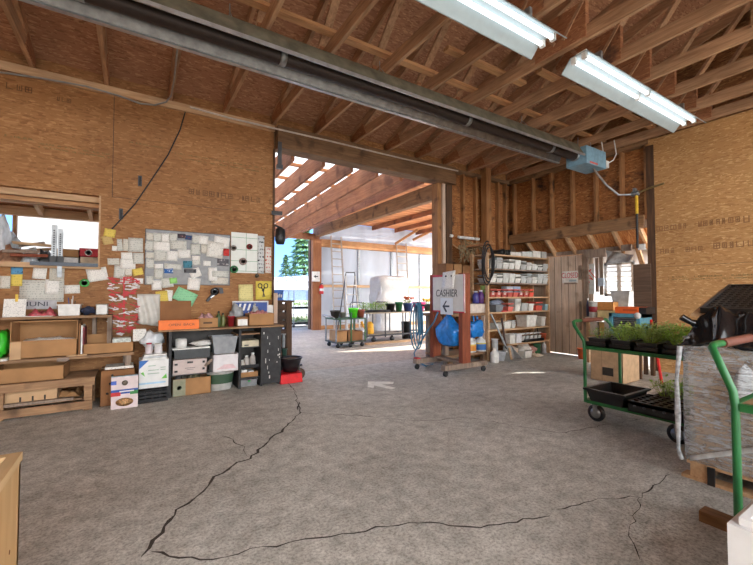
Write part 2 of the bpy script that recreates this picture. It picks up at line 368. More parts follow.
# studs, plates and posts of the bare right part
sm = B()
for x in (5.98, 6.36, 6.74, 7.1, 7.36): sm.box((x,D-.01,0), (x+.05,D+.085,ZT-.06))
struct('stud', sm, M_stud, WL)
struct('wall_plate', bx(5.62, 7.6, D-.03, D+.085, ZT-.07, ZT), M_hdr, WL)
struct('post', bx(6.52, 6.68, D-.17, D-.01, 1.2, 4.1), M_stud, WL)
struct('seam', bx(-.272, -.266, D-.0015, D, 2.55, ZT-.1), M_crack, WL)
struct('seam', bx(-.27, 1.83, D-.0015, D, 2.553, 2.557), M_crack, WL)
# jambs and header of the doorway
tr = struct('trim_1', bx(DX0+.02, 5.62, D-.16, D, DZ-.01, DZ+.34), M_hdr)
struct('trim_2', bx(DX0-.01, DX0+.02, D-.02, D+.14, 0, DZ), M_post)
struct('trim_3', bx(5.235, 5.335, D-.02, D+.16, 0, DZ-.01), M_stud)
struct('trim_4', bx(5.345, 5.425, D-.05, D+.0, 0, DZ-.01), M_paleZ)
struct('trim_5', bx(5.46, 5.62, D-.04, D+.12, 0, DZ-.01), M_post)
struct('trim_6', bx(-6, DX0, D-.05, D, ZT-.1, ZT), M_pale)
# hatch lining: stacked boards along its head, sides and sill
struct('trim_7', bx(HX0, HX1, D+.10, D+.16, 2.475, 2.55), M_pale)
struct('trim_8', bx(HX0, HX1, D+.2, D+.28, 2.43, 2.49), M_brace)
struct('trim_9', bx(HX0, HX1, D+.32, D+.42, 2.43, 2.47), M_pale)
struct('trim_10', bx(HX0, HX1+.02, D-.10, D+.45, HZ0-.03, HZ0), M_pale)
struct('trim_11', bx(HX1-.015, HX1+.004, D-.004, D+.12, HZ0, HZ1), M_pale)

# printed grade stamps on the boards
def stamps(parent, rows, face, m):
    mb = B()
    for a0, a1, z0, h, tilt in rows:
        a = a0
        while (a < a1):
            wd = random.uniform(.3,1.1)*h; k = random.random(); zz = z0+(a-a0)*tilt
            def q(u0,u1,v0,v1):
                if face == 'y': mb.box((a+u0, D-.0016, zz+v0), (a+u1, D, zz+v1))
                else: mb.box((XR-.0016, -(a+u1), zz+v0), (XR, -(a+u0), zz+v1))
            t = h*.13
            q(0,t,0,h)
            if k > .25: q(wd-t,wd,0,h)
            if k > .4: q(0,wd,h-t,h)
            if k < .75: q(0,wd,0,t)
            if .3 < k < .8: q(wd*.4,wd*.4+t,h*.2,h*.8)
            if k > .6: q(0,wd,h*.45,h*.45+t)
            a += wd+h*random.uniform(.2,.5)+(h*1.6 if random.random() < .14 else 0)
    return mb.build('grade_stamp', m, parent)
M_inkb = flat(112,80,50,.8); M_inkg = flat(104,100,58,.8); M_inkl = flat(150,108,70,.8)
stamps(WL, [(.62,1.78,2.72,.075,0), (-1.3,-.95,3.68,.07,0), (-.84,-.7,3.66,.05,0)], 'y', M_inkb)
stamps(WL, [(-1.3,-1.05,3.12,.02,0),(-1.0,-.3,3.09,.018,0),(-.1,.3,3.3,.018,0),(.4,1.7,3.26,.016,0),(-1.0,-.3,3.05,.016,0),(.5,1.6,3.2,.016,0)], 'y', M_inkg)

# ------------------------------------------------------------------ right hand wall
WR = struct('wall_right', bx(XR, XR+.11, -3.2, 3.09, 0, ZT), M_osbR)
struct('wall_right', bx(XR+.10, XR+.13, 3.09, 6.1, 2.6, ZT), M_sheath)
sm = B()
for y in (5.86, 5.36, 4.90, 4.44, 3.97, 3.5, 3.10): sm.box((XR,y-.025,2.6), (XR+.1,y+.025,ZT-.05))
struct('stud', sm, M_stud, WR)
struct('wall_plate', bx(XR-.03, XR+.1, 3.05, 6.0, ZT-.07, ZT), M_hdrY, WR)
struct('header', bx(XR-.06, XR+.1, 3.12, 5.95, 2.47, 2.68), M_hdrY, WR)
struct('corner_post', bx(XR-.01, XR+.1, 2.97, 3.09, 0, ZT-.1), M_post, WR)
stamps(WR, [(-3.0,-2.45,2.36,.085,-.0), (-2.38,-1.9,2.36,.085,0), (-1.85,.1,2.34,.1,0), (-2.98,-2.3,1.98,.075,0), (-2.2,-1.6,1.99,.09,0), (-1.5,.1,1.98,.085,0)], 'x', M_inkl)
stamps(WR, [(-2.8,-2.55,1.57,.022,0),(-2.45,-2.1,1.57,.022,0),(-2.0,-1.6,1.57,.022,0),(-2.8,-1.5,1.53,.018,0)], 'x', M_inkg)
struct('seam', bx(XR-.0015, XR, -3, 3.05, 1.758, 1.762), M_crack, WR)

# ------------------------------------------------------------------ roof: deck, trusses, braces
dk = B()
for y0, y1 in ((6.25, RY), (RY, -3.9)):
    dk.prism([(-6,y0,deck_z(y0)), (-6,y1,deck_z(y1)), (-6,y1,deck_z(y1)+.03), (-6,y0,deck_z(y0)+.03)], (XR+.15+6,0,0))
CE = struct('ceiling', dk, M_deck)
struct('wall_right', B().prism([(XR+.1,6.1,ZT),(XR+.1,6.1,deck_z(6.1)),(XR+.1,RY,deck_z(RY)),(XR+.1,-3.9,deck_z(-3.9)),(XR+.1,-3.9,ZT)], (.03,0,0)), osb('gable_strand_board', (150,104,66), (110,72,44), (186,140,92), 'yz', stain=(70,46,32)))
def truss(x):
    mb = B(); t = .042; h = .15; zc = ZT+h/2
    mb.bar((x,6.12,zc), (x,-3.7,zc), t, h)
    top = lambda y: Vector((x, y, deck_z(y)-.075))
    for a, b in ((6.12,RY), (RY,-3.7)): mb.bar(top(a), top(b), t, .14)
    for ya, yb in ((4.25,5.05),(4.2,3.2),(2.5,3.15),(2.4,1.25),(.0,1.15),(-.1,-.8)):
        mb.bar((x+.001,ya,ZT+.12), top(yb)+Vector((.001,0,0)), .038, .09, up=(1,0,0))
    mb.bar((x+.002,RY,ZT+.1), top(RY), .036, .12, up=(1,0,0))
    o = struct('roof_truss', mb, M_truss, CE)
    g = B(); g.box((x-.032,2.15,ZT+.03), (x+.032,2.75,ZT+.42)); struct('gusset_plate', g, M_gus, o)
    g = B(); g.box((x-.03,4.05,ZT+.04), (x+.03,4.42,ZT+.24)); struct('gusset_plate', g, M_gus, o)
    g = B(); g.prism([(x-.03,5.95,ZT+.02),(x-.03,5.45,ZT+.02),(x-.03,5.55,ZT+.22),(x-.03,5.95,ZT+.12)], (.06,0,0)); struct('gusset_plate', g, M_gus, o)
    g = B(); g.box((x-.032,2.9,deck_z(3.1)-.36), (x+.032,3.4,deck_z(3.4)-.02)); struct('gusset_plate', g, M_gus, o)
    g = B(); g.box((x-.032,-.35,ZT+.03), (x+.032,.25,ZT+.4)); struct('gusset_plate', g, M_gus, o)
TX = [-1.07+.72*k for k in range(-3, 12)]+[7.42]
for x in TX: truss(x)
def brace(y, x0, x1, z=ZT+.15): struct('lateral_brace', bx(x0, x1, y-.045, y+.045, z, z+.04), M_brace, CE)
brace(3.72, -4, 3.2); brace(3.78, 2.9, XR, ZT+.191); brace(3.25, 3.0, 4.4); brace(2.95, 4.3, XR); brace(.9, -4, XR)

# ------------------------------------------------------------------ lean-to beyond the right hand wall
XE = 7.92
ez = P(597, 251, X=XE).z
rf = B(); z1 = 2.58
zq_ = z1+.0-(z1-ez-.05)/.36*.64; z0_ = zq_+.02
rf.prism([(XR+.06,3.15,z1),(8.2,3.15,zq_),(8.2,3.15,zq_+.03),(XR+.06,3.15,z1+.03)], (0,3.0,0)); LT = struct('ceiling', rf, osb('lean_to_deck', (190,128,76), (150,92,52), (216,164,106), 'xy'))  # roof stops short at the unseen end, left open to let sun in
rm = B()
for y in (5.55, 5.06, 4.60, 4.14, 3.68, 3.24): rm.bar((XR+.05,y,z1-.07), (8.15,y,zq_-.01), .045, .10)
struct('rafter', rm, M_pale, LT)
struct('trim_12', bx(XE-.04, XE+.06, 2.95, 6.0, ez-.03, ez+.05), M_greywood)
ow = B(); dY0 = P(586,310,X=XE).y; dY1 = P(549,310,X=XE).y
wy0, wy1, wz0, wz1 = FR(604,262,634,296, X=XE)
wz1 = min(wz1, ez-.06)
mw_ = B()
for a, b, c, d in ((wy0-.5,wy0,0,ez-.03), (wy0,wy1,0,wz0), (wy0,wy1,wz1,ez-.03), (wy1,wy1+.22,.0,ez-.03)): mw_.box((XE+.02,a,c), (XE+.03,b,d))
struct('wall_right', mw_, translucent('milky_wall_sheet', (250,250,250), .8))  # sheet around the window, made translucent so sunlight brightens the lean-to
for a, b, c, d in ((dY1,6.1,0,ez-.03), (wy1+.22,dY0,0,ez-.03)):
    ow.box((XE,a,c), (XE+.06,b,d))
struct('wall_right', ow, wood('lean_to_boards', (196,172,148), (226,206,184), 'z'))
struct('wall_left', bx(XR+.12, XE+.06, D+.05, D+.12, 0, 2.5), wood('lean_to_back_boards', (120,92,70), (156,128,100), 'z'))
# plank door
DR = struct('door_1', bx(XE-.05, XE-.005, dY0+.02, dY1-.02, .02, ez-.05), wood('weathered_planks', (212,184,160), (244,226,208), 'z', .8, stain=(160,132,110), amt=-.05))
pl = B(); 
for k in range(1, 5):
    y = dY0+.02+(dY1-dY0-.04)*k/5; pl.box((XE-.052,y-.004,.03), (XE-.049,y+.004,ez-.06))
struct('plank_gap', pl, M_crack, DR)
struct('trim_13', bx(XE-.07, XE, dY0-.09, dY0+.02, .0, ez-.03), M_greywood)
struct('trim_14', bx(XE-.07, XE, dY1-.02, dY1+.08, .0, ez-.03), M_paleZ)
struct('door_latch', bx(XE-.075, XE-.05, dY0+.06, dY0+.1, .55, 1.15), M_greywood, DR)
struct('hinge', bx(XE-.065, XE-.05, dY0+.05, dY0+.11, 1.6, 1.9), M_greywood, DR)
# window with open louvres
WN = struct('window_1', bx(XE+.0, XE+.04, wy0, wy0+.05, wz0, wz1).box((XE,wy1-.05,wz0), (XE+.04,wy1,wz1)).box((XE,wy0,wz0), (XE+.04,wy1,wz0+.05)).box((XE,wy0,wz1-.05), (XE+.04,wy1,wz1)).box((XE,(wy0+wy1)/2-.04,wz0), (XE+.04,(wy0+wy1)/2+.03,wz1)), M_white)
sl = B()
for k in range(1, 7):
    z = wz0+(wz1-wz0)*k/7; sl.bar((XE+.02,wy0,z), (XE+.02,wy1,z), .05, .008, up=(.5,0,1))
struct('window_louver', sl, M_white, WN)
struct('window_pane', bx(XE+.045, XE+.05, wy0, wy1, wz0, wz1), translucent('milky_window_film', (252,252,252), .85), WN)

# ------------------------------------------------------------------ roofed yard beyond the doorway
M_poly = translucent('milky_roof_sheet', (246,246,244), .75)
M_whitewall = translucent('white_sheeting', (226,232,236), .35)
M_joist = wood('yard_joist', (140,86,58), (186,128,92), 'y', stain=(110,68,48), amt=-.02)
M_slat = wood('yard_roof_boards', (196,120,72), (226,158,104), 'x')
YE = 13.0
def yz(y): return 3.9-(y-6.1)*.045
yr = B()
yr.prism([(1.2,6.12,yz(6.12)+.02), (1.2,YE+.3,yz(YE+.3)+.02), (1.2,YE+.3,yz(YE+.3)+.026), (1.2,6.12,yz(6.12)+.026)], (3.35,0,0))
YR = struct('ceiling', yr, M_poly)
pm = B()
for k in range(9):
    y = 6.35+k*.82; pm.box((1.2,y-.03,yz(y)-.04), (4.55,y+.03,yz(y)+.018))
struct('purlin', pm, M_slat, YR)
for x in (1.05, 1.63, 2.2, 2.76, 3.32, 3.87, 4.43):
    struct('joist', B().bar((x,6.12,yz(6.12)-.19), (x,YE,yz(YE)-.19), .06, .34), M_joist, YR)
sl = B()
for k in range(24):
    y = 6.3+k*.29; sl.box((4.56,y-.131,4.02), (11.8,y+.131,4.045))
SL_ = struct('ceiling', sl, M_slat)
jm = B()
for x in (6.9,8.0,9.1,10.2,11.3,12.4): jm.bar((x,6.2,3.93), (x,YE,3.93), .05, .16)
struct('joist', jm, M_joist, SL_)
struct('joist', B().bar((5.0,6.12,3.72), (5.0,YE,3.62), .05, .28), M_joist, SL_)
struct('beam', bx(5.5, 5.66, 6.1, YE+.1, 3.38, 3.72), M_hdrY, SL_)
struct('fascia_beam', bx(1.0, 5.7, YE-.05, YE+.1, 3.28, 3.5), M_joist, YR)
wt = 4.0
WB = struct('wall_back', bx(5.75, 14, YE+.05, YE+.09, 0, wt), M_whitewall)
g0 = P(330, 240, Y=YE).z; g1 = P(400, 246, Y=YE).z
struct('girt', bx(5.75, 14, YE-.08, YE+.05, g0-.28, g0), M_brace, WB)
struct('girt', bx(5.75, 14, YE-.03, YE+.05, 1.55, 1.65), M_pale, WB)
struct('girt', bx(5.75, 14, YE-.03, YE+.05, .0, .14), M_brace, WB)
sm = B()
for x in (7.35, 8.9, 10.4): sm.box((x,YE-.0,0.14), (x+.07,YE+.05,g0-.28))
struct('stud', sm, M_galv, WB)
for xa, xb in ((395,418), (413,431)):
    a = P(xa, 244 if xa < 400 else 240, Y=YE-.1); b = P(xb, 222, Y=YE-.9); b.z = 3.9
    struct('brace', B().bar(a, b, .07, .09), M_brace, WB)
struct('post', bx(P(311.5,290,Y=YE).x, P(320,290,Y=YE).x, YE-.12, YE+.05, 0, 3.3), wood('yard_post', (150,92,56), (182,122,80), 'z'))
struct('post', bx(P(308,290,Y=YE+.4).x, P(311,290,Y=YE+.4).x, YE+.2, YE+.4, 0, 3.3), M_post)
# lean-to behind the hatch
wz = P(50, 190, Y=9).z; we = P(50, 214, Y=7.5).z
struct('wall_back', bx(P(16,230,Y=9).x, 1.1, 9, 9.03, 0, wz), flat(178,180,182,.6,var=.08,scale=3))
lt = struct('ceiling', B().prism([(-4,6.12,we+.32),(-4,7.6,we+.06),(-4,7.6,we+.09),(-4,6.12,we+.35)], (5.4,0,0)), osb('hatch_roof_deck', (190,124,72), (156,94,54), (214,156,100), 'xy'))
rm = B()
for k in range(9):
    x = -3.6+k*.6; rm.bar((x,6.12,we+.25), (x,7.55,we+.0), .05, .11)
struct('rafter', rm, M_pale, lt)
struct('beam', bx(-4, 1.2, 7.46, 7.56, we-.06, we+.068), M_pale, lt)
struct('post', bx(P(13,240,Y=7.5).x, P(16.5,240,Y=7.5).x, 7.44, 7.54, 0, we-.07), M_stud, lt)
struct('wall_left', bx(-6, XR+.1, D+.02, D+.1, ZT-.02, deck_z(D+.02)), M_osb)
# ================================================================== hung from the roof
M_tube = emit('lit_tube', (250,253,255), TUBE)
M_refl = flat(170,184,188,.4,.0,var=.03)
def fluoro(label, x0, x1, yc, z, hw=.21):
    t = T('fluorescent_light', label, 'ceiling light', ((x0+x1)/2, yc, z+.3), 'twin tube shop lights under the roof trusses')
    prof = [(-hw, 0), (-hw+.012,.0), (-.085,.115), (.085,.115), (hw-.012,.0), (hw,0), (.09,.128), (-.09,.128)]
    B().prism([(x0, yc+a, z+b) for a, b in prof], (x1-x0,0,0)).build('reflector', M_refl, t)
    bx(x0+.05, x1-.05, yc-.055, yc+.055, z+.128, z+.17).build('ballast_housing', M_white, t)
    for s in (-1, 1):
        for a, b in ((x0+.03, (x0+x1)/2-.03), ((x0+x1)/2+.03, x1-.03)):
            tb = B().tube([(a,yc+s*.058,z+.078),(b,yc+s*.058,z+.078)], .021, 10).build('tube', M_tube, t)
        for a in (x0+.012, (x0+x1)/2, x1-.012):
            bx(a-.018, a+.018, yc+s*.058-.024, yc+s*.058+.024, z+.05, z+.115).build('tube_socket', M_white, t)
    for a in (x0+.35, x1-.35): bx(a-.02, a+.02, yc-.06, yc+.06, z+.17, ZT).build('hanger', M_galv, t)
fz = 3.72
a, b, c = P(570,74,Z=fz), P(676,133,Z=fz), P(590,57,Z=fz); hw = (c.y-a.y)/2
yc = (P(572,74,Z=fz).y+P(588,58,Z=fz).y)/2
fluoro('white twin tube shop light nearer the pale right hand wall', P(578,66,Z=fz).x, P(686,129,Z=fz).x, yc, fz, .2)
yc2 = (P(537,58,Z=fz).y+P(560,40,Z=fz).y)/2
x1 = P(549,49,Z=fz).x
fluoro('white twin tube shop light cut by the top edge, above the long heater', x1-2.95, x1, yc2, fz, .2)

# long gas heater
HY, HZ, HX = 3.66, 3.58, 6.3
ht = T('radiant_tube_heater', 'long grey gas tube heater under the roof ending in a blue burner box', 'heater', (2.6, HY, HZ))
M_olive = flat(128,126,108,.45,.5,var=.25,scale=8); M_lip = flat(186,188,190,.3,.75)
t_ = .006
for xa, xb in ((-2.4,1.2),(1.2,3.75),(3.75,HX-.12)):
    pr = [(-.23,-.02),(-.23,0),(-.12,.2),(.12,.2),(.23,0),(.23,-.02),(.235,-.02),(.237,.002),(.125,.208),(-.125,.208),(-.237,.002),(-.235,-.02)]
    B().prism([(xa,HY+p,HZ+q) for p, q in pr], (xb-xa-.004,0,0)).build('reflector', M_olive, ht)
B().prism([(-2.4,HY+.222,HZ+.0),(-2.4,HY+.114,HZ+.19),(-2.4,HY+.106,HZ+.188),(-2.4,HY+.214,HZ-.004)], (HX+2.28,0,0)).build('reflector_lining', flat(112,110,108,.35,.6,var=.2), ht)
B().box((-2.4,HY+.2,HZ-.022), (HX-.12,HY+.245,HZ-.005)).box((-2.4,HY-.245,HZ-.022), (HX-.12,HY-.228,HZ+.01)).build('edge_lip', M_lip, ht)
B().tube([(-2.4,HY,HZ+.07),(HX+.02,HY,HZ+.07)], .078, 14).build('burner_tube', flat(58,48,44,.5,.5), ht)
for x in (-.4, 1.2, 3.75, 5.6): B().lathe([(.079,-.03),(.084,-.03),(.084,.03),(.079,.03)], (x,HY,HZ+.07), 14, axis='x').build('tube_collar', M_galv, ht)
for x in (.7, 2.35, 4.9): B().tube([(x,HY,HZ+.2),(x,HY,ZT+.02)], .006, 6).tube([(x-.0,HY-.12,HZ+.2),(x,HY,HZ+.34),(x,HY+.12,HZ+.2)], .005, 6).build('hanger_chain', M_steel, ht)
bb = bx(HX, HX+.62, HY-.2, HY+.16, HZ-.1, HZ+.2).build('burner_box', flat(128,166,186,.45), ht, bevel=.01)
bx(HX+.1, HX+.34, HY-.203, HY-.199, HZ-.085, HZ-.055).build('warning_sticker', flat(214,96,84,.5), bb)
B().lathe([(.075,-.12),(.075,-.03),(.09,-.03),(.09,.0)], (HX,HY,HZ+.07), 14, axis='x').build('tube_flange', M_galv, ht)
B().tube([(HX+.1,HY,HZ+.2),(HX+.1,HY,ZT+.02)], .006, 6).tube([(HX+.5,HY,HZ+.2),(HX+.5,HY,ZT+.02)], .006, 6).build('hanger_rod', M_steel, ht)
# gas line, flexible connector, wires
gl = T('gas_pipe', 'black gas pipe with yellow upright and grey valve beside the pale wall', 'pipe', (XR-.06, 3.2, 2.68))
gx = XR-.11
B().tube([(gx,3.2,2.1),(gx,3.2,2.70)], .02, 8).build('lower_pipe', M_black, gl)
B().tube([(gx,3.2,2.70),(gx,3.2,3.02)], .026, 8).build('yellow_pipe', flat(226,184,40,.5), gl)
B().tube([(gx,3.2,3.02),(gx,3.2,3.06),(gx-.02,3.0,3.1),(gx-.02,2.78,3.13)], .018, 8).build('upper_pipe', flat(120,100,60,.5), gl)
B().lathe([(.035,-.06),(.045,-.05),(.045,.05),(.035,.06)], (gx,3.22,3.06), 10, axis='y').box((gx-.05,3.2,3.08), (gx+.03,3.24,3.15)).build('valve', M_galv, gl)
B().tube([(HX+.4,HY-.1,HZ-.1),(HX+.5,HY-.1,HZ-.17),(HX+.72,HY-.15,HZ-.36),(gx-.15,3.42,3.06),(gx,3.24,3.05)], .018, 8).build('flexible_connector', M_steel, gl)
ew = T('junction_cable', 'white cable with a small switch box hanging beside the blue burner box', 'cable', (HX+.72, HY-.1, 3.6))
B().tube([(HX+.66,HY-.1,4.05),(HX+.7,HY-.12,3.75),(HX+.74,HY-.12,3.62)], .01, 6).tube([(HX+.9,HY-.2,4.05),(HX+.93,HY-.22,3.8),(HX+.86,HY-.2,3.68),(HX+.78,HY-.12,3.62)], .01, 6).build('wire', M_white, ew)
bx(HX+.7, HX+.79, HY-.16, HY-.1, 3.54, 3.66).build('switch_box', M_white, ew)
# cables on the far wall
cb = B().tube([P(-8,71,Y=D-.06),P(40,78,Y=D-.06),P(85,86,Y=D-.06),P(120,96,Y=D-.06),P(140,103.5,Y=D-.06),P(155,105,Y=D-.08),P(166,102,Y=D-.12),P(171,96,Y=D-.25),P(174,80,Z=ZT-.02),P(177,52,Z=ZT-.02),P(183,10,Z=ZT-.02),P(186,-15,Z=ZT-.02)], .011, 6)
tag(cb.build('cable', flat(150,148,144,.5)), 'thin grey cable sagging below the wall top and running up a truss', 'cable')
cd = B().tube([P(187,106,Y=D-.01),P(180,130,Y=D-.01),P(168,155,Y=D-.01),P(150,182,Y=D-.01),P(135,204,Y=D-.01),P(112,229,Y=D-.01)], .009, 6)
tag(cd.build('cord', M_black), 'black cord slung diagonally down the strand board wall', 'cord')
cn = B().tube([P(190,107,Y=D-.07),P(230,118,Y=D-.08),P(273,128,Y=D-.175),P(330,141,Y=D-.175),P(400,158,Y=D-.175),P(458,171,Y=D-.175)], .014, 8)
tag(cn.build('conduit', flat(206,196,184,.4)), 'pale conduit pipe along the beam above the doorway', 'pipe')

# ================================================================== pinned and taped to the left wall
PY = D-.002
npin = [0]
M_yel = printed('yellow_note', (226,200,96), (150,130,60), 40.); M_grn = printed('green_note', (150,214,166), (90,150,110), 40.)
M_papers = [M_paper, M_paper2, printed('white_form', (240,238,232), (110,110,120), 80.), printed('worn_slip', (214,210,198), (110,100,90), 52.)]
def sheet(px, m, label, tilt=0, name='paper_sheet', cat='paper', group=None, lift=None, part=None, curl=.006):
    x0, x1, z0, z1 = FR(*px, Y=PY); xc, zc = (x0+x1)/2, (z0+z1)/2; w_, h_ = x1-x0, z1-z0
    npin[0] += 1; l = .003+(npin[0]%7)*.0022 if lift is None else lift
    k = random.uniform(.4,1.6)*curl; ct, st_ = math.cos(tilt), math.sin(tilt); ph = random.random()*2
    def fn(u, v):
        a, b = (u-.5)*w_, (v-.5)*h_
        return (xc+a*ct-b*st_, PY-l-k*((1-v)**2)*(1+.5*math.sin(u*3+ph)), zc+a*st_+b*ct)
    o = B().grid(fn, 4, 4, .0012).build(name, m)
    return tag(o, label, cat, group)
G1 = 'papers pinned around the grey board'
gb = T('notice_board', 'grey metal notice board crowded with pinned slips', 'notice board', (.65, PY, 1.43))
x0, x1, z0, z1 = FR(145.5,232.5,229.5,284.5, Y=PY)
bx(x0, x1, PY-.012, PY-.0, z0, z1).build('board', flat(146,148,150,.5), gb)
B().box((x0-.008,PY-.016,z0-.008),(x1+.008,PY,z0)).box((x0-.008,PY-.016,z1),(x1+.008,PY,z1+.008)).box((x0-.008,PY-.016,z0),(x0,PY,z1)).box((x1,PY-.016,z0),(x1+.008,PY,z1)).build('frame', M_dgrey, gb)
W0 = [  # loose slips left of the board (first rows) : rect, paper, label
 ((117,239,122.5,251),1,'narrow white slip high on the wall, left of the grey board'),
 ((123,239,128.5,251),3,'worn narrow slip just right of the narrow white slip, left of the board'),
 ((128,238,143,252),1,'grey-white note against the upper left corner of the grey board'),
 ((112,246,117,251),2,'tiny white tab left of the narrow slips'),
 ((121,252.5,132.5,259.5),2,'white note above the wide form, left of the grey board'),
 ((133,253,143.5,264),1,'square grey note touching the left edge of the grey board'),
 ((107.5,258.3,119.5,265),3,'greenish strip of paper left of the wide white form'),
 ((120,259,135.5,269),2,'wide white form with a blue heading left of the grey board'),
 ((114,265.5,125,278),1,'tall pale note below the greenish strip'),
 ((124.5,268.8,132,275.5),3,'small slip left of the tilted yellow note'),
 ((120,276.5,132,283.5),1,'torn slip above the red and white bundle'),
 ((134,278.3,143.3,283.8),2,'small white tag below the tilted yellow note'),
]
for r, k, lab in W0: sheet(r, M_papers[k], lab, random.uniform(-.06,.06), group=G1)
sheet((132.5,268.5,143,275.3), M_yel, 'tilted yellow note left of the grey board', .25, 'sticky_note', 'note', G1)
sheet((104,229,115.5,237), M_yel, 'yellow note under the end of the slung black cord', -.15, 'sticky_note', 'note', G1)
sheet((102,235.5,112.5,244.5), printed('tan_note', (196,168,110), (150,120,70), 40.), 'tan paper triangle under the yellow note by the hatch', .3, 'sticky_note', 'note', G1)
W1_ = [
 ((146,233,153.5,240.5),3,'cream slip in the top left corner of the grey board'),
 ((153,233,161.5,242),1,'second slip from the left along the top of the grey board'),
 ((161,233.5,169.5,242),2,'third slip from the left along the top of the grey board'),
 ((169,233.5,177,241.5),1,'fourth slip from the left along the top of the grey board'),
 ((192,235,200,243.5),1,'pale green tinted slip right of the blue photo'),
 ((199,236,208,244.5),2,'clean white slip right of the green tinted one'),
 ((145,241,153.5,250.5),1,'slip under the cream slip at the board left edge'),
 ((153.5,241.5,170,251),2,'wide form in the second row of the grey board'),
 ((170,240.5,186.5,249.7),1,'wide pale form under the dark photo'),
 ((177.5,249.8,190.5,258.3),2,'wide ruled form in the middle of the grey board'),
 ((190.5,244,200.3,255),1,'square slip under the pale green tinted one'),
 ((201,244.5,208,253.5),3,'narrow slip left of the large curled sheet'),
 ((145.5,252.5,154,258.5),3,'creased slip at the left of the third row'),
 ((154,250,166.5,261),1,'large slip with a blue mark in the third row'),
 ((166.5,251,177.5,261),2,'slip with a green heading in the third row'),
 ((146,259,154,268.5),1,'bent slip left of the small white tag on the board'),
 ((154,264,163,268.5),2,'small white tag in the fourth row of the board'),
 ((164,264,181.5,269.5),1,'long torn slip above the blue card'),
 ((192,256,200,260.5),2,'small slip right of the ruled form'),
 ((192,260.5,200.3,265.3),1,'small slip right of the teal photo'),
 ((203,261,210.5,266),2,'lone white card in the clear middle of the board'),
 ((154,268.8,163,279),1,'grey slip under the small white tag'),
 ((146,276,153.5,284.3),1,'grey slip in the bottom left corner of the board'),
 ((208,267.5,217,281),2,'tall slip in the lower right part of the board'),
 ((212,271,228.5,277),1,'folded slip under the dark picture at the board right edge'),
 ((211,277.5,228,284),3,'cream printed slip in the bottom right corner of the board'),
]
GB = 'slips pinned on the grey board'
for r, k, lab in W1_: sheet(r, M_papers[k], lab, random.uniform(-.07,.07), group=GB, lift=.014+random.random()*.004)
sheet((151.5,280.5,161.7,290), M_papers[2], 'white note hanging below the bottom edge, left end of the grey board', .03, group=GB, lift=.02)
sheet((161.5,278,173,287.5), M_papers[1], 'pale note hanging below the bottom edge beside the green tag', .15, group=GB, lift=.018)
sheet((187.5,278,200,290), M_papers[2], 'white sheet hanging below the middle of the grey board', -.1, group=GB, lift=.02)
sheet((189.5,268.5,200.5,277.5), M_papers[2], 'tilted white card above the hanging white sheet', .35, group=GB, lift=.016)
sheet((206.5,242,223,258), M_papers[0], 'large curled white sheet in the right half of the board', -.12, group=GB, lift=.02, curl=.03)
sheet((213.5,237,229,248), M_papers[2], 'white flyer in the upper right corner of the board', -.1, group=GB, lift=.017)
pic = lambda a, b: printed('picture', a, b, 22., fill=1.)
for r, a, b, lab in [((177.5,234,185.5,238.5),(70,62,70),(170,120,110),'dark little photo on the top row of the board'),
  ((185,235.5,191.5,240),(44,70,110),(150,60,50),'blue photo on the top row of the board'),
  ((183,261,192,268),(70,130,150),(40,80,90),'teal landscape photo in the middle of the board'),
  ((164,268.3,173,273.3),(36,96,168),(220,230,240),'blue card below the long torn slip'),
  ((184,269,196,273),(90,92,96),(50,50,54),'dark strip left of the tilted white card'),
  ((217,259,228.5,266),(92,90,96),(190,186,186),'dark picture at the right edge of the board'),
  ((223,249,229,256),(196,56,52),(120,30,34),'red card at the right edge of the board')]:
    sheet(r, pic(a, b), lab, random.uniform(-.06,.06), 'picture_card', 'picture', GB, lift=.019)
sheet((169.5,278,177,283.5), flat(150,214,120,.7), 'small bright green tag at the bottom of the board', .1, 'paper_tag', 'note', GB, lift=.02)
# year planner with rolls of tape on it
yp = T('wall_planner', 'white wall planner ruled in green beside the grey board', 'planner', (1.45, PY, 1.6))
x0, x1, z0, z1 = FR(231,233,257.5,273, Y=PY)
bx(x0, x1, PY-.008, PY, z0, z1).build('sheet', flat(232,236,230,.7,var=.03), yp)
gm = B(); hh = z1-z0
for k in (.12, .42, .70, .95): gm.box((x0,PY-.0092,z1-hh*k-.005), (x1,PY-.008,z1-hh*k))
gm.box(((x0+x1)/2+.02,PY-.0092,z0+.02), ((x0+x1)/2+.025,PY-.008,z1))
gm.build('green_ruling', flat(70,150,100,.7), yp)
sheet((257.3,236,264,273.5), pic((206,210,210),(40,44,50)), 'strip of small photos at the right edge of the planner', 0, 'picture_strip', 'picture', lift=.012)
sheet((265,247,271,273), pic((220,214,206),(196,70,60)), 'narrow red and white leaflet right of the planner', .0, 'leaflet', 'paper', lift=.004)
def tape(px, py, r, m, lab, th=.03):
    c = P(px, py, Y=PY-.025); o = T('tape_roll', lab, 'tape', c, 'tape rolls hung over the planner')
    B().lathe([(r*.62,-th/2),(r,-th/2),(r,th/2),(r*.62,th/2),(r*.62,-th/2)], c, 20, axis='y').build('tape', m, o)
    B().lathe([(r*.55,-th/2),(r*.62,-th/2),(r*.62,th/2),(r*.55,th/2),(r*.55,-th/2)], c, 20, axis='y').build('core', M_card2, o)
    B().tube([c+Vector((0,-.02,r*.5)), c+Vector((0,.023,r*.52))], .004, 6).build('nail', M_steel, o)
tape(233.5,248,.042,flat(150,140,128,.4),'grey tape roll at the left edge of the planner')
tape(249.5,246.7,.042,flat(150,40,38,.4),'dark red tape roll high on the planner')
tape(243,261.5,.055,flat(150,128,120,.4),'large brown tape roll in the middle of the planner')
tape(234,269.3,.056,flat(44,120,64,.4),'green tape roll at the bottom left corner of the planner')
tape(257,276,.03,flat(90,80,60,.5),'tiny dark tape ring below the planner', .012)
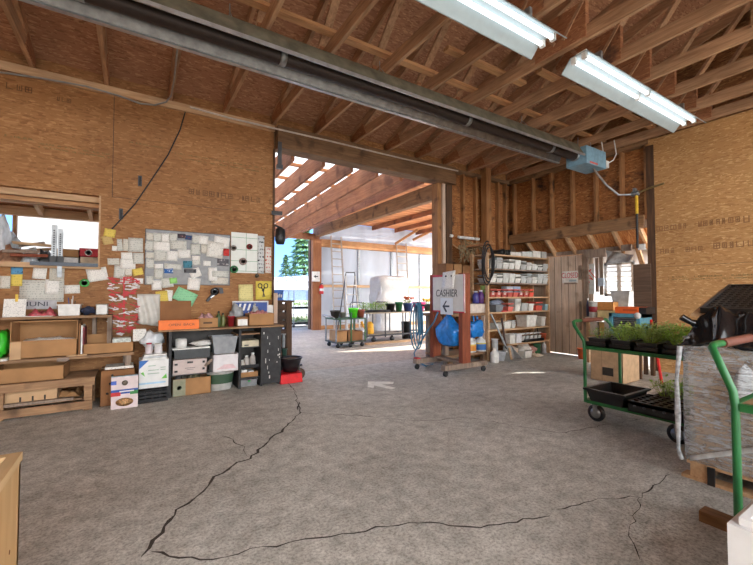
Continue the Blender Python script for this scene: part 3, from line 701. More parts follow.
tape(84.5,283,.05,flat(70,170,80,.4),'bright green tape roll above the shelf by the hatch')
# yellow pads and scissors
sheet((238.5,284.5,253,301), printed('yellow_pad', (226,216,150), (160,150,100), 44.), 'pale yellow sheet left of the hanging scissors', .02, 'paper_sheet', 'paper', lift=.004)
sheet((255.5,281,271.5,299.5), printed('yellow_pad', (228,206,92), (190,170,80), 30.), 'bright yellow sheet behind the hanging scissors', 0, 'paper_sheet', 'paper', lift=.005)
sc = T('scissors', 'black scissors hanging open over the bright yellow sheet', 'scissors', P(263,290,Y=PY-.02))
c = P(263,289,Y=PY-.02); k = .0145
B().bar(c+Vector((-.01,0,-.0)), c+Vector((.03,0,-.12)), .006, .018, up=(0,1,0)).build('blade', M_dgrey, sc); B().bar(c+Vector((.015,-.006,-.0)), c+Vector((.0,-.006,-.125)), .006, .018, up=(0,1,0)).build('blade', M_dgrey, sc)
for s in (-1, 1): B().tube([c+Vector((s*.045+.03*math.cos(a), 0, .05+.035*math.sin(a))) for a in [i*2*math.pi/12 for i in range(13)]], .007, 6).tube([c+Vector((s*.028,0,.025)), c+Vector((-s*.012,0,-.03))], .008, 6).build('handle', M_black, sc)
# notes under the board
sheet((156,291,168,304), M_yel, 'yellow note above the brown cardboard on the workbench', .12, 'sticky_note', 'note', G1)
sheet((164.5,290,172.5,302), M_papers[2], 'white slip half behind the yellow note above the workbench', -.08, group=G1, lift=.002)
sheet((174,290,196,303), M_grn, 'mint green note pinned askew above the orange strip', -.45, 'sticky_note', 'note', G1, lift=.01)
tp = T('tape_dispenser', 'black packing tape gun hanging below the notice board', 'tape gun', P(214,295,Y=PY-.04))
c = P(214.5,291.5,Y=PY-.035)
B().lathe([(.03,-.025),(.055,-.025),(.055,.025),(.03,.025),(.03,-.025)], c, 18, axis='y').build('tape_roll', M_black, tp)
B().bar(c+Vector((-.02,0,-.04)), c+Vector((-.1,0,-.14)), .03, .035).build('grip', M_black, tp)
B().bar(c+Vector((.01,0,.055)), c+Vector((.09,0,.05)), .05, .012).bar(c+Vector((.085,0,.05)), c+Vector((.1,0,-.03)), .05, .008).build('cutter_frame', M_dgrey, tp)
B().bar(c+Vector((.0,.0,-.05)), c+Vector((-.05,0,-.09)), .034, .012).build('steel_band', M_steel, tp)
B().tube([c+Vector((0,-.03,.03)), c+Vector((0,.034,.03))], .005, 6).build('nail', M_steel, tp)
# hinge-like bolts on the wall
for px, py in ((121,214),(140,181)):
    c = P(px, py, Y=PY)
    o = T('door_bolt', 'small dark iron bolt on the bare board right of the hatch' if py > 200 else 'dark iron bolt higher on the bare board, above the first', 'bolt', c); bx(c.x-.022, c.x+.022, PY-.008, PY+.002, c.z-.07, c.z+.07).build('plate', M_dgrey, o); B().tube([(c.x,PY-.016,c.z-.06),(c.x,PY-.016,c.z+.05)], .008, 6).tube([(c.x,PY-.016,c.z),(c.x+.015,PY-.03,c.z)], .006, 6).build('slide', M_black, o)
# notes below the hatch
GN = 'papers below the hatch'
sheet((11,265,23,274.3), pic((90,150,190),(50,90,130)), 'blue leaflet above the yellow card below the hatch', .04, 'leaflet', 'paper', GN)
sheet((11,273.5,22.5,286), M_yel, 'yellow card below the blue leaflet at the far left', 0, 'sticky_note', 'note', GN)
sheet((0,276,10.5,288.5), M_papers[3], 'grey printed card at the far left edge, beside the yellow card', 0, group=GN)
sheet((33,264.5,47,279), M_papers[2], 'white sheet pinned high in the middle under the hatch', -.08, group=GN, lift=.008)
sheet((49.5,267,64.5,281), M_papers[3], 'cream sheet right of the white sheet under the hatch', -.03, group=GN)
sheet((19.5,280,64,302), M_papers[1], 'large grey printed poster sheet above the shelf', 0, 'poster', 'poster', GN, lift=.002)
sheet((45,279.5,59,294.3), M_papers[2], 'square white sheet on the large grey poster', -.04, group=GN, lift=.009)
sheet((64.5,285,80,293.5), M_papers[0], 'torn white slip at the right edge of the grey poster', .05, group=GN)
sheet((87,268,107.5,281), M_papers[2], 'white clipboard sheet tilted below the hatch corner', .2, 'paper_sheet', 'paper', GN, lift=.012)
ms = T('printed_banner', 'grey banner with bold black capitals low on the shelf wall', 'banner', P(40,305,Y=PY-.02))
x0, x1, z0, z1 = FR(23,301,57,309, Y=PY); bx(x0, x1, PY-.016, PY-.012, z0, z1+.01).build('sheet', flat(188,188,192,.7), ms)
text('lettering', 'MUNI', .075, ((x0+x1)/2-.05, PY-.018, (z0+z1)/2+.01), ONW, flat(60,60,70,.7), ms, .001, 1.35)
# ================================================================== containers
def carton(name, label, cat, x0, x1, y0, y1, z0, z1, m, group=None, top='open', t=.006, flaps=(), fill=None, cut=None, rz=0):
    """cardboard box made of walls; top open, closed or with flaps hanging out"""
    o = T(name, label, cat, ((x0+x1)/2,(y0+y1)/2,z0), group)
    zf = z1 if cut is None else z0+(z1-z0)*cut          # a lower front wall
    b = B().box((x0,y0,z0),(x1,y1,z0+t)).box((x0,y0,z0),(x1,y0+t,zf)).box((x0,y1-t,z0),(x1,y1,z1)).box((x0,y0,z0),(x0+t,y1,z1)).box((x1-t,y0,z0),(x1,y1,z1))
    if top == 'closed':
        b.box((x0,y0,z1-t),(x1,y1,z1))
    b.build('box_body', m, o)
    if top == 'closed': bx(x0-.001, x1+.001, (y0+y1)/2-.025, (y0+y1)/2+.025, z1, z1+.0015).build('packing_tape', flat(196,170,130,.3), o)
    L = (y1-y0)*.45
    for f in flaps:
        if f == 'b': B().bar((x0+.01,y1,z1), (x0+.01,y1+.01,z1+L*.6), .001, .001).prism([(x0+.004,y1-.003,z1),(x1-.004,y1-.003,z1),(x1-.02,y1+.02,z1+L*.5),(x0+.02,y1+.02,z1+L*.5)], (0,.005,0)).build('flap', m, o)
        if f == 'l': B().prism([(x0,y0+.004,z1),(x0,y1-.004,z1),(x0-L*.7,y1-.02,z1+L*.35),(x0-L*.7,y0+.02,z1+L*.35)], (0,0,.005)).build('flap', m, o)
        if f == 'r': B().prism([(x1,y0+.004,z1),(x1,y1-.004,z1),(x1+L*.7,y1-.02,z1+L*.35),(x1+L*.7,y0+.02,z1+L*.35)], (0,0,.005)).build('flap', m, o)
        if f == 'f': B().prism([(x0+.004,y0,z1),(x1-.004,y0,z1),(x1-.02,y0-L*.4,z1-L*.45),(x0+.02,y0-L*.4,z1-L*.45)], (0,.005,0)).build('flap', m, o)
    return o
def tub(name, label, cat, c, wx, wy, h, m, group=None, taper=.85, t=.006, rim=.012, lid=None, n=4, part='tub_body'):
    """rectangular (n=4) or round plastic container, open, tapered with a rim"""
    o = T(name, label, cat, c, group); k = math.sqrt(2) if n == 4 else 1; ph = math.pi/4 if n == 4 else 0
    r = .5*k
    pr = [(r*taper,0),(r,h/1),(r+rim*k,h),(r+rim*k,h-.012),(r+rim*k*.98,h+.004),(r-t*k,h+.004),(r*taper-t*k,t),(0,t)]
    mb = B()
    def sc(p): return p
    vs = []
    # scale the unit square to the wanted footprint
    prof = [(r*taper,0),(r,h),(r+rim*2/(wx+wy)*k,h),(r+rim*2/(wx+wy)*k,h+.01),(r-t*2/(wx+wy)*k,h+.01),(r*taper-t*2/(wx+wy)*k,t),(0.0002,t)]
    mb.lathe([(0.0002,0)]+prof, c, n if n > 4 else 4, ph, sx=wx, sy=wy)
    mb.build(part, m, o)
    if lid: B().lathe([(.0002,h+.01),((r+.02),h+.01),((r+.02),h+.028),(.0002,h+.03)], c, n, ph, sx=wx, sy=wy).build('lid', lid, o)
    return o
def bottle(name, label, cat, c, r, h, m, cap=None, group=None, neck=.35, band=None, sx=1, sy=1):
    o = T(name, label, cat, c, group)
    B().lathe([(.001,0),(r*.92,0),(r,.01),(r,h*.62),(r*.85,h*.72),(r*neck,h*.84),(r*neck,h*.9)], c, 14, sx=sx, sy=sy).build('bottle_body', m, o)
    B().lathe([(r*neck*1.25,h*.88),(r*neck*1.25,h),(.001,h)], c, 12).build('cap', cap or M_white, o)
    if band: B().lathe([(r*1.012,h*.15),(r*1.012,h*.5)], c, 14, sx=sx, sy=sy).build('paper_label', band, o)
    return o
def bag(name, label, cat, c, r, m, seed=0, amp=.3, group=None, knot=False, sub=3):
    mb = B().blob(Vector(c)+Vector((0,0,r[2])), r, amp, 2.2, sub, seed); zmin = min(p.z for p in mb.v)
    for p in mb.v:
        p.z += c[2]-zmin
    mb.blob(Vector(c)+Vector((0,0,r[2]*1.95)), (r[0]*.3,r[1]*.3,r[2]*.25), .4, 3, 2, seed+3) if knot else None
    return tag(mb.build(name, m), label, cat, group)
def slab(name, label, cat, x0, x1, y0, y1, z0, z1, m, group=None, rz=0, bevel=0):
    return tag(bx(x0,x1,y0,y1,z0,z1,rz=rz).build(name, m, bevel=bevel), label, cat, group)
def crumple(name, label, cat, c, wx, wy, h, m, seed=0, group=None, nu=12):
    """a thin sheet lying in folds on something"""
    c = Vector(c)
    def fn(u, v):
        z = h*(.5+.7*noise.noise(Vector((u*4+seed*5.1, v*4, seed)))+.35*noise.noise(Vector((u*9, v*9+seed, 2))))
        e = min(u,1-u,v,1-v); z *= min(1, e*6+.12)
        return c+Vector(((u-.5)*wx*(1+.12*noise.noise(Vector((v*3,seed,0)))), (v-.5)*wy*(1+.15*noise.noise(Vector((u*3,seed,4)))), max(.004, z)))
    return tag(B().grid(fn, nu, nu, .0025).build(name, m), label, cat, group)

# ================================================================== what lies in the hatch and behind it
zs = HZ0
ph = T('scrap_lumber', 'offcut board with ragged bark edge lying along the hatch sill', 'board', P(20,262,Y=D+.05)); ph.location.z = zs
bx(-1.9, -.95, D-.06, D+.3, zs+.001, zs+.03).build('board', M_pale, ph)
YB = D+.75
bt = T('outer_bench', 'bench of rough boards outside the hatch carrying the scrap heap', 'bench', (-1.2, YB+.2, 0))
bx(-3.2, .3, D+.47, D+1.4, zs-.10, zs-.06).build('bench_top', M_bench, bt)
for x in (-3.0, -1.2, .15): bx(x, x+.08, D+.6, D+.68, 0, zs-.10).build('leg', M_bench, bt); bx(x, x+.08, D+1.25, D+1.33, 0, zs-.10).build('leg', M_bench, bt)
zb = zs-.06
def lumps(pxs, y, name, cat, m, labs, h=.1, seed=1):
    for i, (px, lab) in enumerate(zip(pxs, labs)):
        x0, x1, z0, z1 = FR(*px, Y=y)
        crumple(name, lab, cat, ((x0+x1)/2, y, zb), x1-x0, .55, min(.1, max(.06, z1-zb)), m, seed+i)
M_bagc = flat(220,226,230,.3,var=.15)
x0,x1,z0,z1 = FR(-2,212,9,243,Y=YB); bag('plastic_bundle', 'bundle of pale clear plastic at the left end of the hatch', 'plastic', ((x0+x1)/2,YB,zb), ((x1-x0)*.62,.2,(z1-zb)*.42), M_bagc, 4, .3)
x0,x1,z0,z1 = FR(4,226,17,244,Y=YB+.2); bag('plastic_bundle', 'smaller grey plastic bundle beside the pale one in the hatch', 'plastic', ((x0+x1)/2,YB+.3,zb), ((x1-x0)*.6,.18,(z1-zb)*.42), flat(186,192,194,.35), 6, .3)
for px, y, name, m, lab, sd in (((-6,246,25,262),YB-.1,'burlap_heap',flat(176,130,100,.9,var=.35),'heap of brown sacking at the left of the hatch',3),((22,249,42,262),YB-.12,'clear_sheeting',M_bagc,'crumpled pale plastic sheeting in the middle of the hatch',12),((38,251,54,262),YB-.05,'dark_sheeting',flat(84,84,84,.5,var=.3),'dark crumpled sheeting behind the steel uprights in the hatch',15)):
    x0,x1,z0,z1 = FR(*px, Y=y); mb = B().blob(((x0+x1)/2,y,zb+.05), ((x1-x0)*.5,.2,max(.08,z1-zb)*.8), .28, 3.2, 3, sd, flat=-.05); tag(mb.build(name, m), lab, 'sacking' if 'burlap' in name else 'plastic')
for i, (a, b, lab) in enumerate([((5,242),(52,246),'long pale batten on top of the hatch heap'),((8,247),(45,243),'thin weathered batten crossing the hatch heap'),((20,251),(54,249),'dark wet batten low on the hatch heap'),((2,251),(40,252),'grey split batten on the brown sacking'),((10,255),(48,256),'reddish batten at the front of the hatch heap')]):
    yy = (YB+.16+i*.09) if i < 3 else YB-.33-.07*(i-3); p, q = P(*a, Y=yy), P(*b, Y=yy+.06)
    tag(B().bar(p, q, .07, .035).build('batten', (M_pale, M_greywood, M_bench, M_greywood, M_red)[i]), lab, 'batten', 'battens on the hatch heap')
Y2 = D+1.0
x0,x1,z0,z1 = FR(56,249,79,257,Y=Y2); carton('cardboard_box', 'brown cardboard box on a white one, behind the two steel uprights', 'box', x0, x1, Y2, Y2+.3, z0, z1, M_card, top='closed')
xa,xb,za,zz = FR(60,257,78,264,Y=Y2); carton('cardboard_box', 'white box under the brown one behind the hatch', 'box', x0+.02, x1, Y2, Y2+.3, zb, z0, M_white, top='closed')
xa,xb,za,zz = FR(79.3,248.5,101,257,Y=Y2); rb = carton('cardboard_box', 'red box with a white crest at the right of the hatch', 'box', xa, xb, Y2, Y2+.3, za, zz, flat(206,44,58,.6), top='closed')
B().lathe([(.03,0),(.045,0),(.045,.002),(.03,.002),(.03,0)], ((xa+xb)/2-.02, Y2-.003, (za+zz)/2), 16, axis='y').box(((xa+xb)/2-.055,Y2-.003,(za+zz)/2-.01),((xa+xb)/2+.015,Y2-.001,(za+zz)/2+.01)).build('crest', M_white, rb)
carton('cardboard_box', 'cream box under the red one at the right of the hatch', 'box', xa+.01, xb, Y2, Y2+.3, zb, za, flat(236,214,184,.6), top='closed')
for px, w_, top, lab in ((54,.05,225,'taller of two steel uprights standing in the hatch'),(60.3,.045,229,'shorter of two steel uprights standing in the hatch')):
    y = D-.09; c = P(px, 250, Y=y); zt = P(px, top, Y=y).z
    o = T('steel_upright', lab, 'bracket', (c.x, y, 1.45), 'steel uprights in the hatch')
    bx(c.x-w_/2, c.x+w_/2, y-.014, y+.014, 1.5 if px > 55 else zs, zt).build('upright', M_galv, o)
    mb = B()
    for k in range(14): z = zs+.05+k*(zt-zs-.1)/14; mb.box((c.x-.008,y-.0155,z),(c.x+.008,y-.0135,z+.018))
    mb.build('slot_row', M_dgrey, o)
    bx(c.x-w_*.7, c.x+w_*.7, y-.03, y+.02, zs+.03, zs+.11).build('clamp', M_black, o)
x0,x1,z0,z1 = FR(30,262.5,98,266,Y=D-.13); slab('steel_rail', 'long dark rail along the front of the hatch sill', 'rail', x0, x1, D-.145, D-.115, z0, z1, flat(64,70,78,.4,.4))

# ================================================================== long bench on the left
YF = 5.52
shz = P(60,316,Y=5.66).z; mz = P(60,357,Y=YF).z
bench = T('long_bench', 'long grey plank bench with an upper shelf under the hatch', 'bench', (-1.0, 5.75, 0))
xs1 = P(112,316,Y=5.62).x
bx(-3.2, xs1, 5.62, D-.02, shz-.028, shz).build('upper_shelf', M_bench, bench)
xm1 = P(134,357,Y=YF).x
bx(-3.2, xm1, YF, D-.02, mz-.035, mz).build('bench_top', M_bench, bench)
for x in (xm1-.06,): bx(x-.03, x+.03, YF+.01, YF+.06, .0, mz-.035).build('leg', M_greywood, bench)
for x in (-3.0, -1.9, xm1-.09): bx(x-.03, x+.03, D-.09, D-.03, .0, mz-.035).build('leg', M_greywood, bench)
for x in (-3.0, -1.9, -.42): bx(x-.02, x+.02, D-.1, D-.02, mz, shz-.028).build('shelf_bracket', M_greywood, bench)
bx(xs1-.05, xs1-.005, 5.7, D-.02, mz, shz-.028).build('shelf_bracket', M_greywood, bench)
# on the upper shelf
Ys = 5.68
def on(px, y): return FR(*px, Y=y)
x0,x1,z0,z1 = on((2.5,299,25.5,313),Ys); wc = T('white_card', 'white card held by a yellow clip, standing on the long bench shelf', 'card', ((x0+x1)/2,Ys,shz))
B().prism([(x0,Ys,shz),(x1,Ys,shz),(x1,Ys+.05,z1),(x0,Ys+.05,z1)], (0,.004,0)).build('sheet', M_papers[2], wc); bx((x0+x1)/2+.0,(x0+x1)/2+.022,Ys+.035,Ys+.062,z1-.03,z1+.05).build('clip', flat(232,190,30,.4), wc)
x0,x1,z0,z1 = on((28,307,56,314),Ys); crumple('plastic_wrap', 'crumpled red and white packaging on the shelf below the grey banner', 'plastic', ((x0+x1)/2,Ys+.08,shz), x1-x0, .2, .09, flat(190,84,92,.4,var=.4,scale=30), 5)
x0,x1,z0,z1 = on((22,311,53,316),Ys); slab('paper_stack', 'flat white sheet at the shelf edge before the red packaging', 'paper', x0, x1, 5.63, 5.69, shz+.001, shz+.006, M_papers[2])
x0,x1,z0,z1 = on((57.5,307,80,313.5),Ys); tub('white_tray', 'shallow white tray on the shelf right of the grey poster', 'tray', ((x0+x1)/2,Ys+.09,shz), x1-x0, .17, z1-shz+.02, M_white, taper=.93)
x0,x1,z0,z1 = on((80,303,95,312),Ys); bag('dark_bundle', 'dark blue cloth bundle on the shelf between tray and white box', 'cloth', ((x0+x1)/2,Ys+.1,shz), ((x1-x0)/2,.08,.045), flat(48,54,78,.8), 9, .35)
x0,x1,z0,z1 = on((95.5,306,107.5,313),Ys); carton('small_carton', 'small white box at the right end of the long bench shelf', 'box', x0, x1, Ys+.03, Ys+.18, shz, z1+.02, M_white, top='closed')
x0,x1,z0,z1 = on((63,295,69,306),Ys+.1)
pc = T('pen_jar', 'small jar holding pens on the shelf under the torn slip', 'jar', (x1+.01,Ys+.24,shz)); B().lathe([(.001,0),(.03,0),(.032,.09),(.028,.09),(.027,.006),(.001,.006)], (x1+.01,Ys+.245,shz), 14).build('jar', flat(190,186,180,.4), pc)
for k in range(4): a = k*1.7; B().tube([(x1+.01+.012*math.cos(a),Ys+.245+.012*math.sin(a),shz+.01),(x1+.01+.035*math.cos(a),Ys+.245+.02*math.sin(a),shz+.17+.02*k)], .005, 6).build('pen', (M_black,M_white,flat(60,80,150),M_white)[k], pc)
# on the bench top: side-lying big box, shallow box, scraps
x0,x1,z0,z1 = on((10,321,82,357.5),YF+.03); zz = P(40,341,Y=YF+.03).z
bb_ = carton('cardboard_box', 'large brown carton with a cut down front, full of white papers, on the long bench', 'box', x0, x1-.04, YF+.03, D-.04, mz, min(z1, shz-.03), M_card, cut=.48, t=.009)
bx(x0, x1-.04, YF+.12, D-.04, min(z1,shz-.03)-.012, min(z1,shz-.03)).build('folded_top', M_card, bb_)
bx(x0+.0, x0+.09, YF+.022, YF+.03, mz, zz).build('folded_corner', M_card2, bb_)
crumple('paper_heap', 'heap of crumpled white papers inside the large brown carton', 'paper', ((x0+x1)/2-.01,YF+.2,zz-.03), x1-x0-.1, .28, .07, M_papers[2], 21)
for k, (a, m, lab) in enumerate([(.0,M_card3,'brown flattened carton standing against the large carton'),(.022,M_white,'white board standing beside the large carton'),(.038,flat(120,40,52,.6),'maroon folder standing at the outside of the large carton')]):
    slab('board', lab, 'board', x1-.035+a, x1-.02+a, YF+.06, YF+.33, mz, mz+.36-.02*k, m, 'sheets standing beside the large carton')
x0,x1,z0,z1 = on((83,343,140,355.5),YF+.04); x0 = max(x0, x0); sb = carton('cardboard_tray', 'shallow brown cardboard tray at the right end of the long bench', 'box', x0, min(x1,xm1-.005), YF+.04, D-.05, mz, z1, M_card)
x0,x1,z0,z1 = on((84,334,110,343),YF+.3); slab('cardboard_flap', 'brown cardboard sheet standing in the shallow tray', 'cardboard', x0+.03, x1, YF+.3, YF+.305, mz+.0061, z1, M_card)
x0,x1,z0,z1 = on((113,335,131,342),YF+.2); slab('leaflet_stack', 'white and green leaflets lying on the shallow tray', 'leaflet', x0, x1, YF+.1, YF+.25, mz+.007, z1-.03, flat(206,214,206,.6,var=.3,scale=40))
x0,x1,z0,z1 = on((67,353,87,357),YF+.02); slab('cardboard_scrap', 'scrap of pale cardboard at the bench edge before the maroon folder', 'cardboard', x0, x1, YF-.02, YF+.029, mz, mz+.012, M_card2)
x0,x1,z0,z1 = on((-8,333,9,350),YF+.06); bag('green_bag', 'bright green plastic bag at the far left of the long bench', 'bag', (x0+.06,YF+.17,mz), ((x1-x0)/2,.14,(z1-mz)/2), flat(60,200,50,.35), 12, .3)
x0,x1,z0,z1 = on((-5,350,8,358),YF+.02); slab('paper_stack', 'white papers poking over the bench edge under the green bag', 'paper', x0, x1, YF-.03, YF+.12, mz, mz+.02, M_papers[2])
slab('cardboard_scrap', 'grey folded scrap hanging over the long bench edge', 'cardboard', P(57,359,Y=YF).x, P(69,359,Y=YF).x, YF-.016, YF-.001, mz-.05, mz-.01, flat(150,132,120,.8))
# low table under and before the bench
LY = 5.36; lz = P(50,381,Y=LY).z
lx0, lx1 = -2.6, P(95,380,Y=LY).x
lt_ = T('low_table', 'low weathered pallet table with a lower shelf under the long bench', 'table', ((lx0+lx1)/2, 5.62, 0))
lb = B()
for k in range(5): lb.box((lx0,LY+.06+k*.095,lz-.028),(lx1,LY+.145+k*.095,lz))
lb.build('table_top', M_bench, lt_)
bx(lx0, lx1, LY, LY+.03, lz-.085, lz).build('apron', M_bench, lt_)
for x in (lx1-.1, -1.2, -2.5):
    for y in (LY+.03, LY+.44): bx(x, x+.075, y, y+.06, 0, lz-.028).build('leg', M_bench, lt_)
z2 = .11
bx(lx0, lx1-.02, LY, LY+.03, z2-.085, z2).build('lower_rail', M_bench, lt_)
lb = B()
for k in range(4): lb.box((lx0,LY+.1+k*.1,z2-.0),(lx1-.12,LY+.18+k*.1,z2+.022))
lb.build('lower_shelf', M_bench, lt_)
x0,x1,z0,z1 = on((-10,367,64,381),LY+.05); ct = carton('cardboard_tray', 'shallow cardboard tray of grey plastic on the low table', 'box', x0, x1, LY+.05, LY+.5, lz, z1-.01, M_card)
crumple('grey_wrap', 'grey plastic film lying in the cardboard tray on the low table', 'plastic', ((x0+x1)/2,LY+.28,lz+.0065), x1-x0-.05, .36, .09, flat(150,154,160,.35), 31)
x0,x1,z0,z1 = on((0,384,57,401),LY+.04); z1 = min(z1, lz-.09)
fb_ = carton('fruit_carton', 'peach coloured fruit carton with slots and red tops on the low shelf', 'box', x0, x1, LY+.1, LY+.4, z2+.022, z1, M_card2)
mb = B()
for k in range(1,4): x = x0+(x1-x0)*(.1+k*.22); mb.box((x-.008,LY+.098,z2+.03),(x+.008,LY+.1,z2+.10))
mb.build('slot', M_crack, fb_)
mb = B()
for k in range(14): x = x0+.03+(x1-x0-.06)*k/13; mb.blob((x,LY+.16,z1-.002),(.02,.03,.012),.2,2,1,k)
mb.build('red_top_trim', flat(186,66,62,.6), fb_)
x0,x1,z0,z1 = on((3,393,75,404),LY); slab('cardboard_sheet', 'flattened cardboard sheet along the front of the low shelf', 'cardboard', x0, x1-.02, LY+.03, LY+.095, z2+.022, z2+.05, M_greywood)
crumple('cardboard_scrap', 'torn cardboard scraps right of the fruit carton on the low shelf', 'cardboard', (lx1-.27,LY+.3,z2+.0225), .25, .22, .09, M_card, 41)
# boxes standing right of the low table
YC = 5.34
x0,x1,z0,z1 = on((100,370,125,401),YC+.12); pb = carton('printed_carton', 'brown carton printed with black marks on the floor beside the low table', 'box', x0, x1+.1, YC+.12, YC+.46, 0, min(z1,mz-.05), M_card3, top='closed')
mb = B()
for (u, v) in ((.18,.35),(.3,.35),(.42,.35),(.25,.62),(.3,.85)): mb.lathe([(.001,0),(.014,0),(.001,.001)], (x0+(x1-x0)*u*1.6, YC+.1195, z1*v), 8, axis='y')
mb.build('printed_mark', M_black, pb)
zt = min(z1,mz-.05)
slab('newspaper_stack', 'folded white papers lying on the brown printed carton', 'paper', x0+.04, x1+.08, YC+.15, YC+.4, zt+.0016, zt+.03, M_papers[0])
x0,x1,z0,z1 = on((111,376.5,138,406),YC-.08); fx = T('food_carton', 'upright food carton with a blue band and a noodle picture, on the floor', 'box', ((x0+x1)/2,YC,0))
fh = z1
bx(x0, x1, YC-.08, YC-.01, 0, fh).build('box_body', flat(222,206,206,.55,var=.06), fx)
bx(x0, x1, YC-.082, YC-.08, fh*.46, fh*.60).build('blue_band', flat(44,84,170,.5), fx)
bx(x0, x0+(x1-x0)*.35, YC-.0825, YC-.082, fh*.40, fh*.52).build('red_band', flat(200,50,50,.5), fx); bx(x1-(x1-x0)*.3, x1, YC-.0825, YC-.08, fh*.42, fh*.54).build('green_band', flat(60,140,70,.5), fx)
B().lathe([(.001,0),(.085,0),(.001,.002)], ((x0+x1)/2,YC-.082,fh*.2), 20, axis='y', sx=1, sy=.55).build('noodle_picture', flat(206,160,110,.6,var=.4,scale=60), fx)
B().lathe([(.001,0),(.03,0),(.001,.002)], ((x0+x1)/2,YC-.082,fh*.8), 14, axis='y').build('badge', flat(120,110,100,.6), fx)
bx(x0, x0+.05, YC-.0825, YC-.08, fh*.76, fh*.88).build('corner_mark', flat(70,100,190,.5), fx); bx(x0, x1, YC-.079, YC-.011, fh, fh+.003).build('box_top', flat(180,214,232,.6), fx)
bx((x0+x1)/2-.05, (x0+x1)/2+.09, YC-.0832, YC-.082, fh*.515, fh*.555).build('print_line', M_white, fx)
# white printed box on a black crate
YD = 5.36
x0,x1,z0,z1 = on((137,388,168,401.5),YD)
cr_ = T('plastic_crate', 'black slatted crate on the floor under the white printed box', 'crate', ((x0+x1)/2,YD+.2,0))
mb = B().box((x0,YD,0),(x1,YD+.36,.012))
for k in range(4): z = .014+k*z1/4; mb.box((x0,YD,z),(x1,YD+.012,z+z1/6)).box((x0,YD+.348,z),(x1,YD+.36,z+z1/6)).box((x0,YD,z),(x0+.012,YD+.36,z+z1/6)).box((x1-.012,YD,z),(x1,YD+.36,z+z1/6))
for k in range(5): x = x0+(x1-x0-.014)*k/4; mb.box((x,YD-.003,0),(x+.014,YD+.01,z1))
mb.box((x0,YD,z1-.02),(x1,YD+.02,z1)).box((x0,YD+.34,z1-.02),(x1,YD+.36,z1)).box((x0,YD,z1-.02),(x0+.02,YD+.36,z1)).box((x1-.02,YD,z1-.02),(x1,YD+.36,z1))
mb.build('crate_body', M_blackp, cr_)
zc_ = z1
x0,x1,z0,z1 = on((139,360,168.5,389),YD+.02)
wb = T('printed_box', 'white box with a blue corner and green leaf swoosh, on the black crate', 'box', ((x0+x1)/2,YD+.2,zc_))
bx(x0, x1, YD+.02, YD+.34, zc_, z1-.0).build('box_body', flat(228,230,228,.55,var=.05), wb)
wx, wz = x1-x0, z1-zc_
B().prism([(x0,YD+.019,z1),(x0+wx*.32,YD+.019,z1),(x0,YD+.019,z1-wz*.3)], (0,.002,0)).build('blue_corner', flat(50,110,190,.5), wb)
B().prism([(x1-wx*.25,YD+.019,zc_+wz*.3),(x1-wx*.05,YD+.019,zc_+wz*.3),(x1-wx*.08,YD+.019,zc_+wz*.47)], (0,.002,0)).prism([(x0+wx*.05,YD+.019,zc_+wz*.55),(x0+wx*.2,YD+.019,zc_+wz*.42),(x0+wx*.14,YD+.019,zc_+wz*.6),(x0+wx*.3,YD+.019,zc_+wz*.68)], (0,.002,0)).build('green_swoosh', flat(110,200,80,.5), wb)
bx(x0, x1-.03, YD+.019, YD+.021, zc_+wz*.14, zc_+wz*.2).build('blue_stripe', flat(170,210,236,.5), wb)
mb = B()
for r, a, b in ((.78,.3,.55),(.62,.3,.66),(.5,.28,.68),(.7,.72,.9),(.62,.72,.9)): mb.box((x0+wx*a,YD+.0185,zc_+wz*r),(x0+wx*b,YD+.02,zc_+wz*(r+.025)))
mb.build('print_line', flat(150,180,160,.6), wb)
for k in range(3): slab('lid_tray', ['white plastic tray lying on the printed white box','second white tray in the stack on the printed box','topmost white tray of the stack on the printed box'][k], 'lid', x0+.03+.01*k, x1-.02, YD+.05, YD+.3, z1+k*.022, z1+.02+k*.022, M_white if k != 1 else flat(200,206,210), 'trays on the printed box', bevel=.004)
zl = z1+.066
bottle('pill_bottle', 'small white jar lying nearest the panel on the stack of white trays', 'jar', (x0+.2,YD+.12,zl), .045, .12, flat(226,224,226,.4), M_white, neck=.8)
bottle('spray_bottle', 'white bottle with a red ring standing on the stack of white trays', 'bottle', (x0+.1,YD+.14,zl), .04, .13, flat(216,206,210,.4), flat(190,60,80), neck=.6)
bag('plastic_scrap', 'crumpled clear plastic behind the bottles on the stack of white trays', 'plastic', (x0+.14,YD+.24,zl), (.12,.05,.11), M_bagc, 17, .4)
slab('paper_sheet', 'tilted printed card standing above the tray by the red bundle', 'card', P(133,335,Y=5.6).x, P(146,335,Y=5.6).x, 5.6, 5.604, P(140,341,Y=5.6).z, P(140,329,Y=5.6).z, M_papers[0])
# red and white tag bundle hanging on the wall
rwx = [0]
rw = T('tag_bundle', 'hanging bundle of red and white plant tags on the wall above the tray', 'tags', P(123,276,Y=D-.03))
mr, mw = B(), B()
rr = random.Random(3)
for k in range(210):
    px = rr.uniform(109,139); py = 277+58*rr.random()
    if abs(px-124) > 15-max(0,(py-322))*.8: continue
    c = P(px, py, Y=D-.035-rr.random()*.06); a = rr.uniform(-.5,.3); L = rr.uniform(.018,.038); h_ = rr.uniform(.006,.012)
    tgt = mr if (int((py-277)/6.2)+rr.random()*.9) % 2 < 1.1 else mw
    tgt.bar(c-Vector((L*math.cos(a),-.01,L*math.sin(a))), c+Vector((L*math.cos(a),.012,L*math.sin(a))), .004, h_*1.3)
mr.bar(P(124,277,Y=D-.02), P(124,325,Y=D-.02), .02, .012)
tag(mr.build('red_tags', flat(204,34,40,.5), rw), 'red tags', kind='stuff'); tag(mw.build('white_tags', flat(226,222,220,.5), rw), 'white tags', kind='stuff')
x0,x1,z0,z1 = on((137,294,160,323),D-.02)
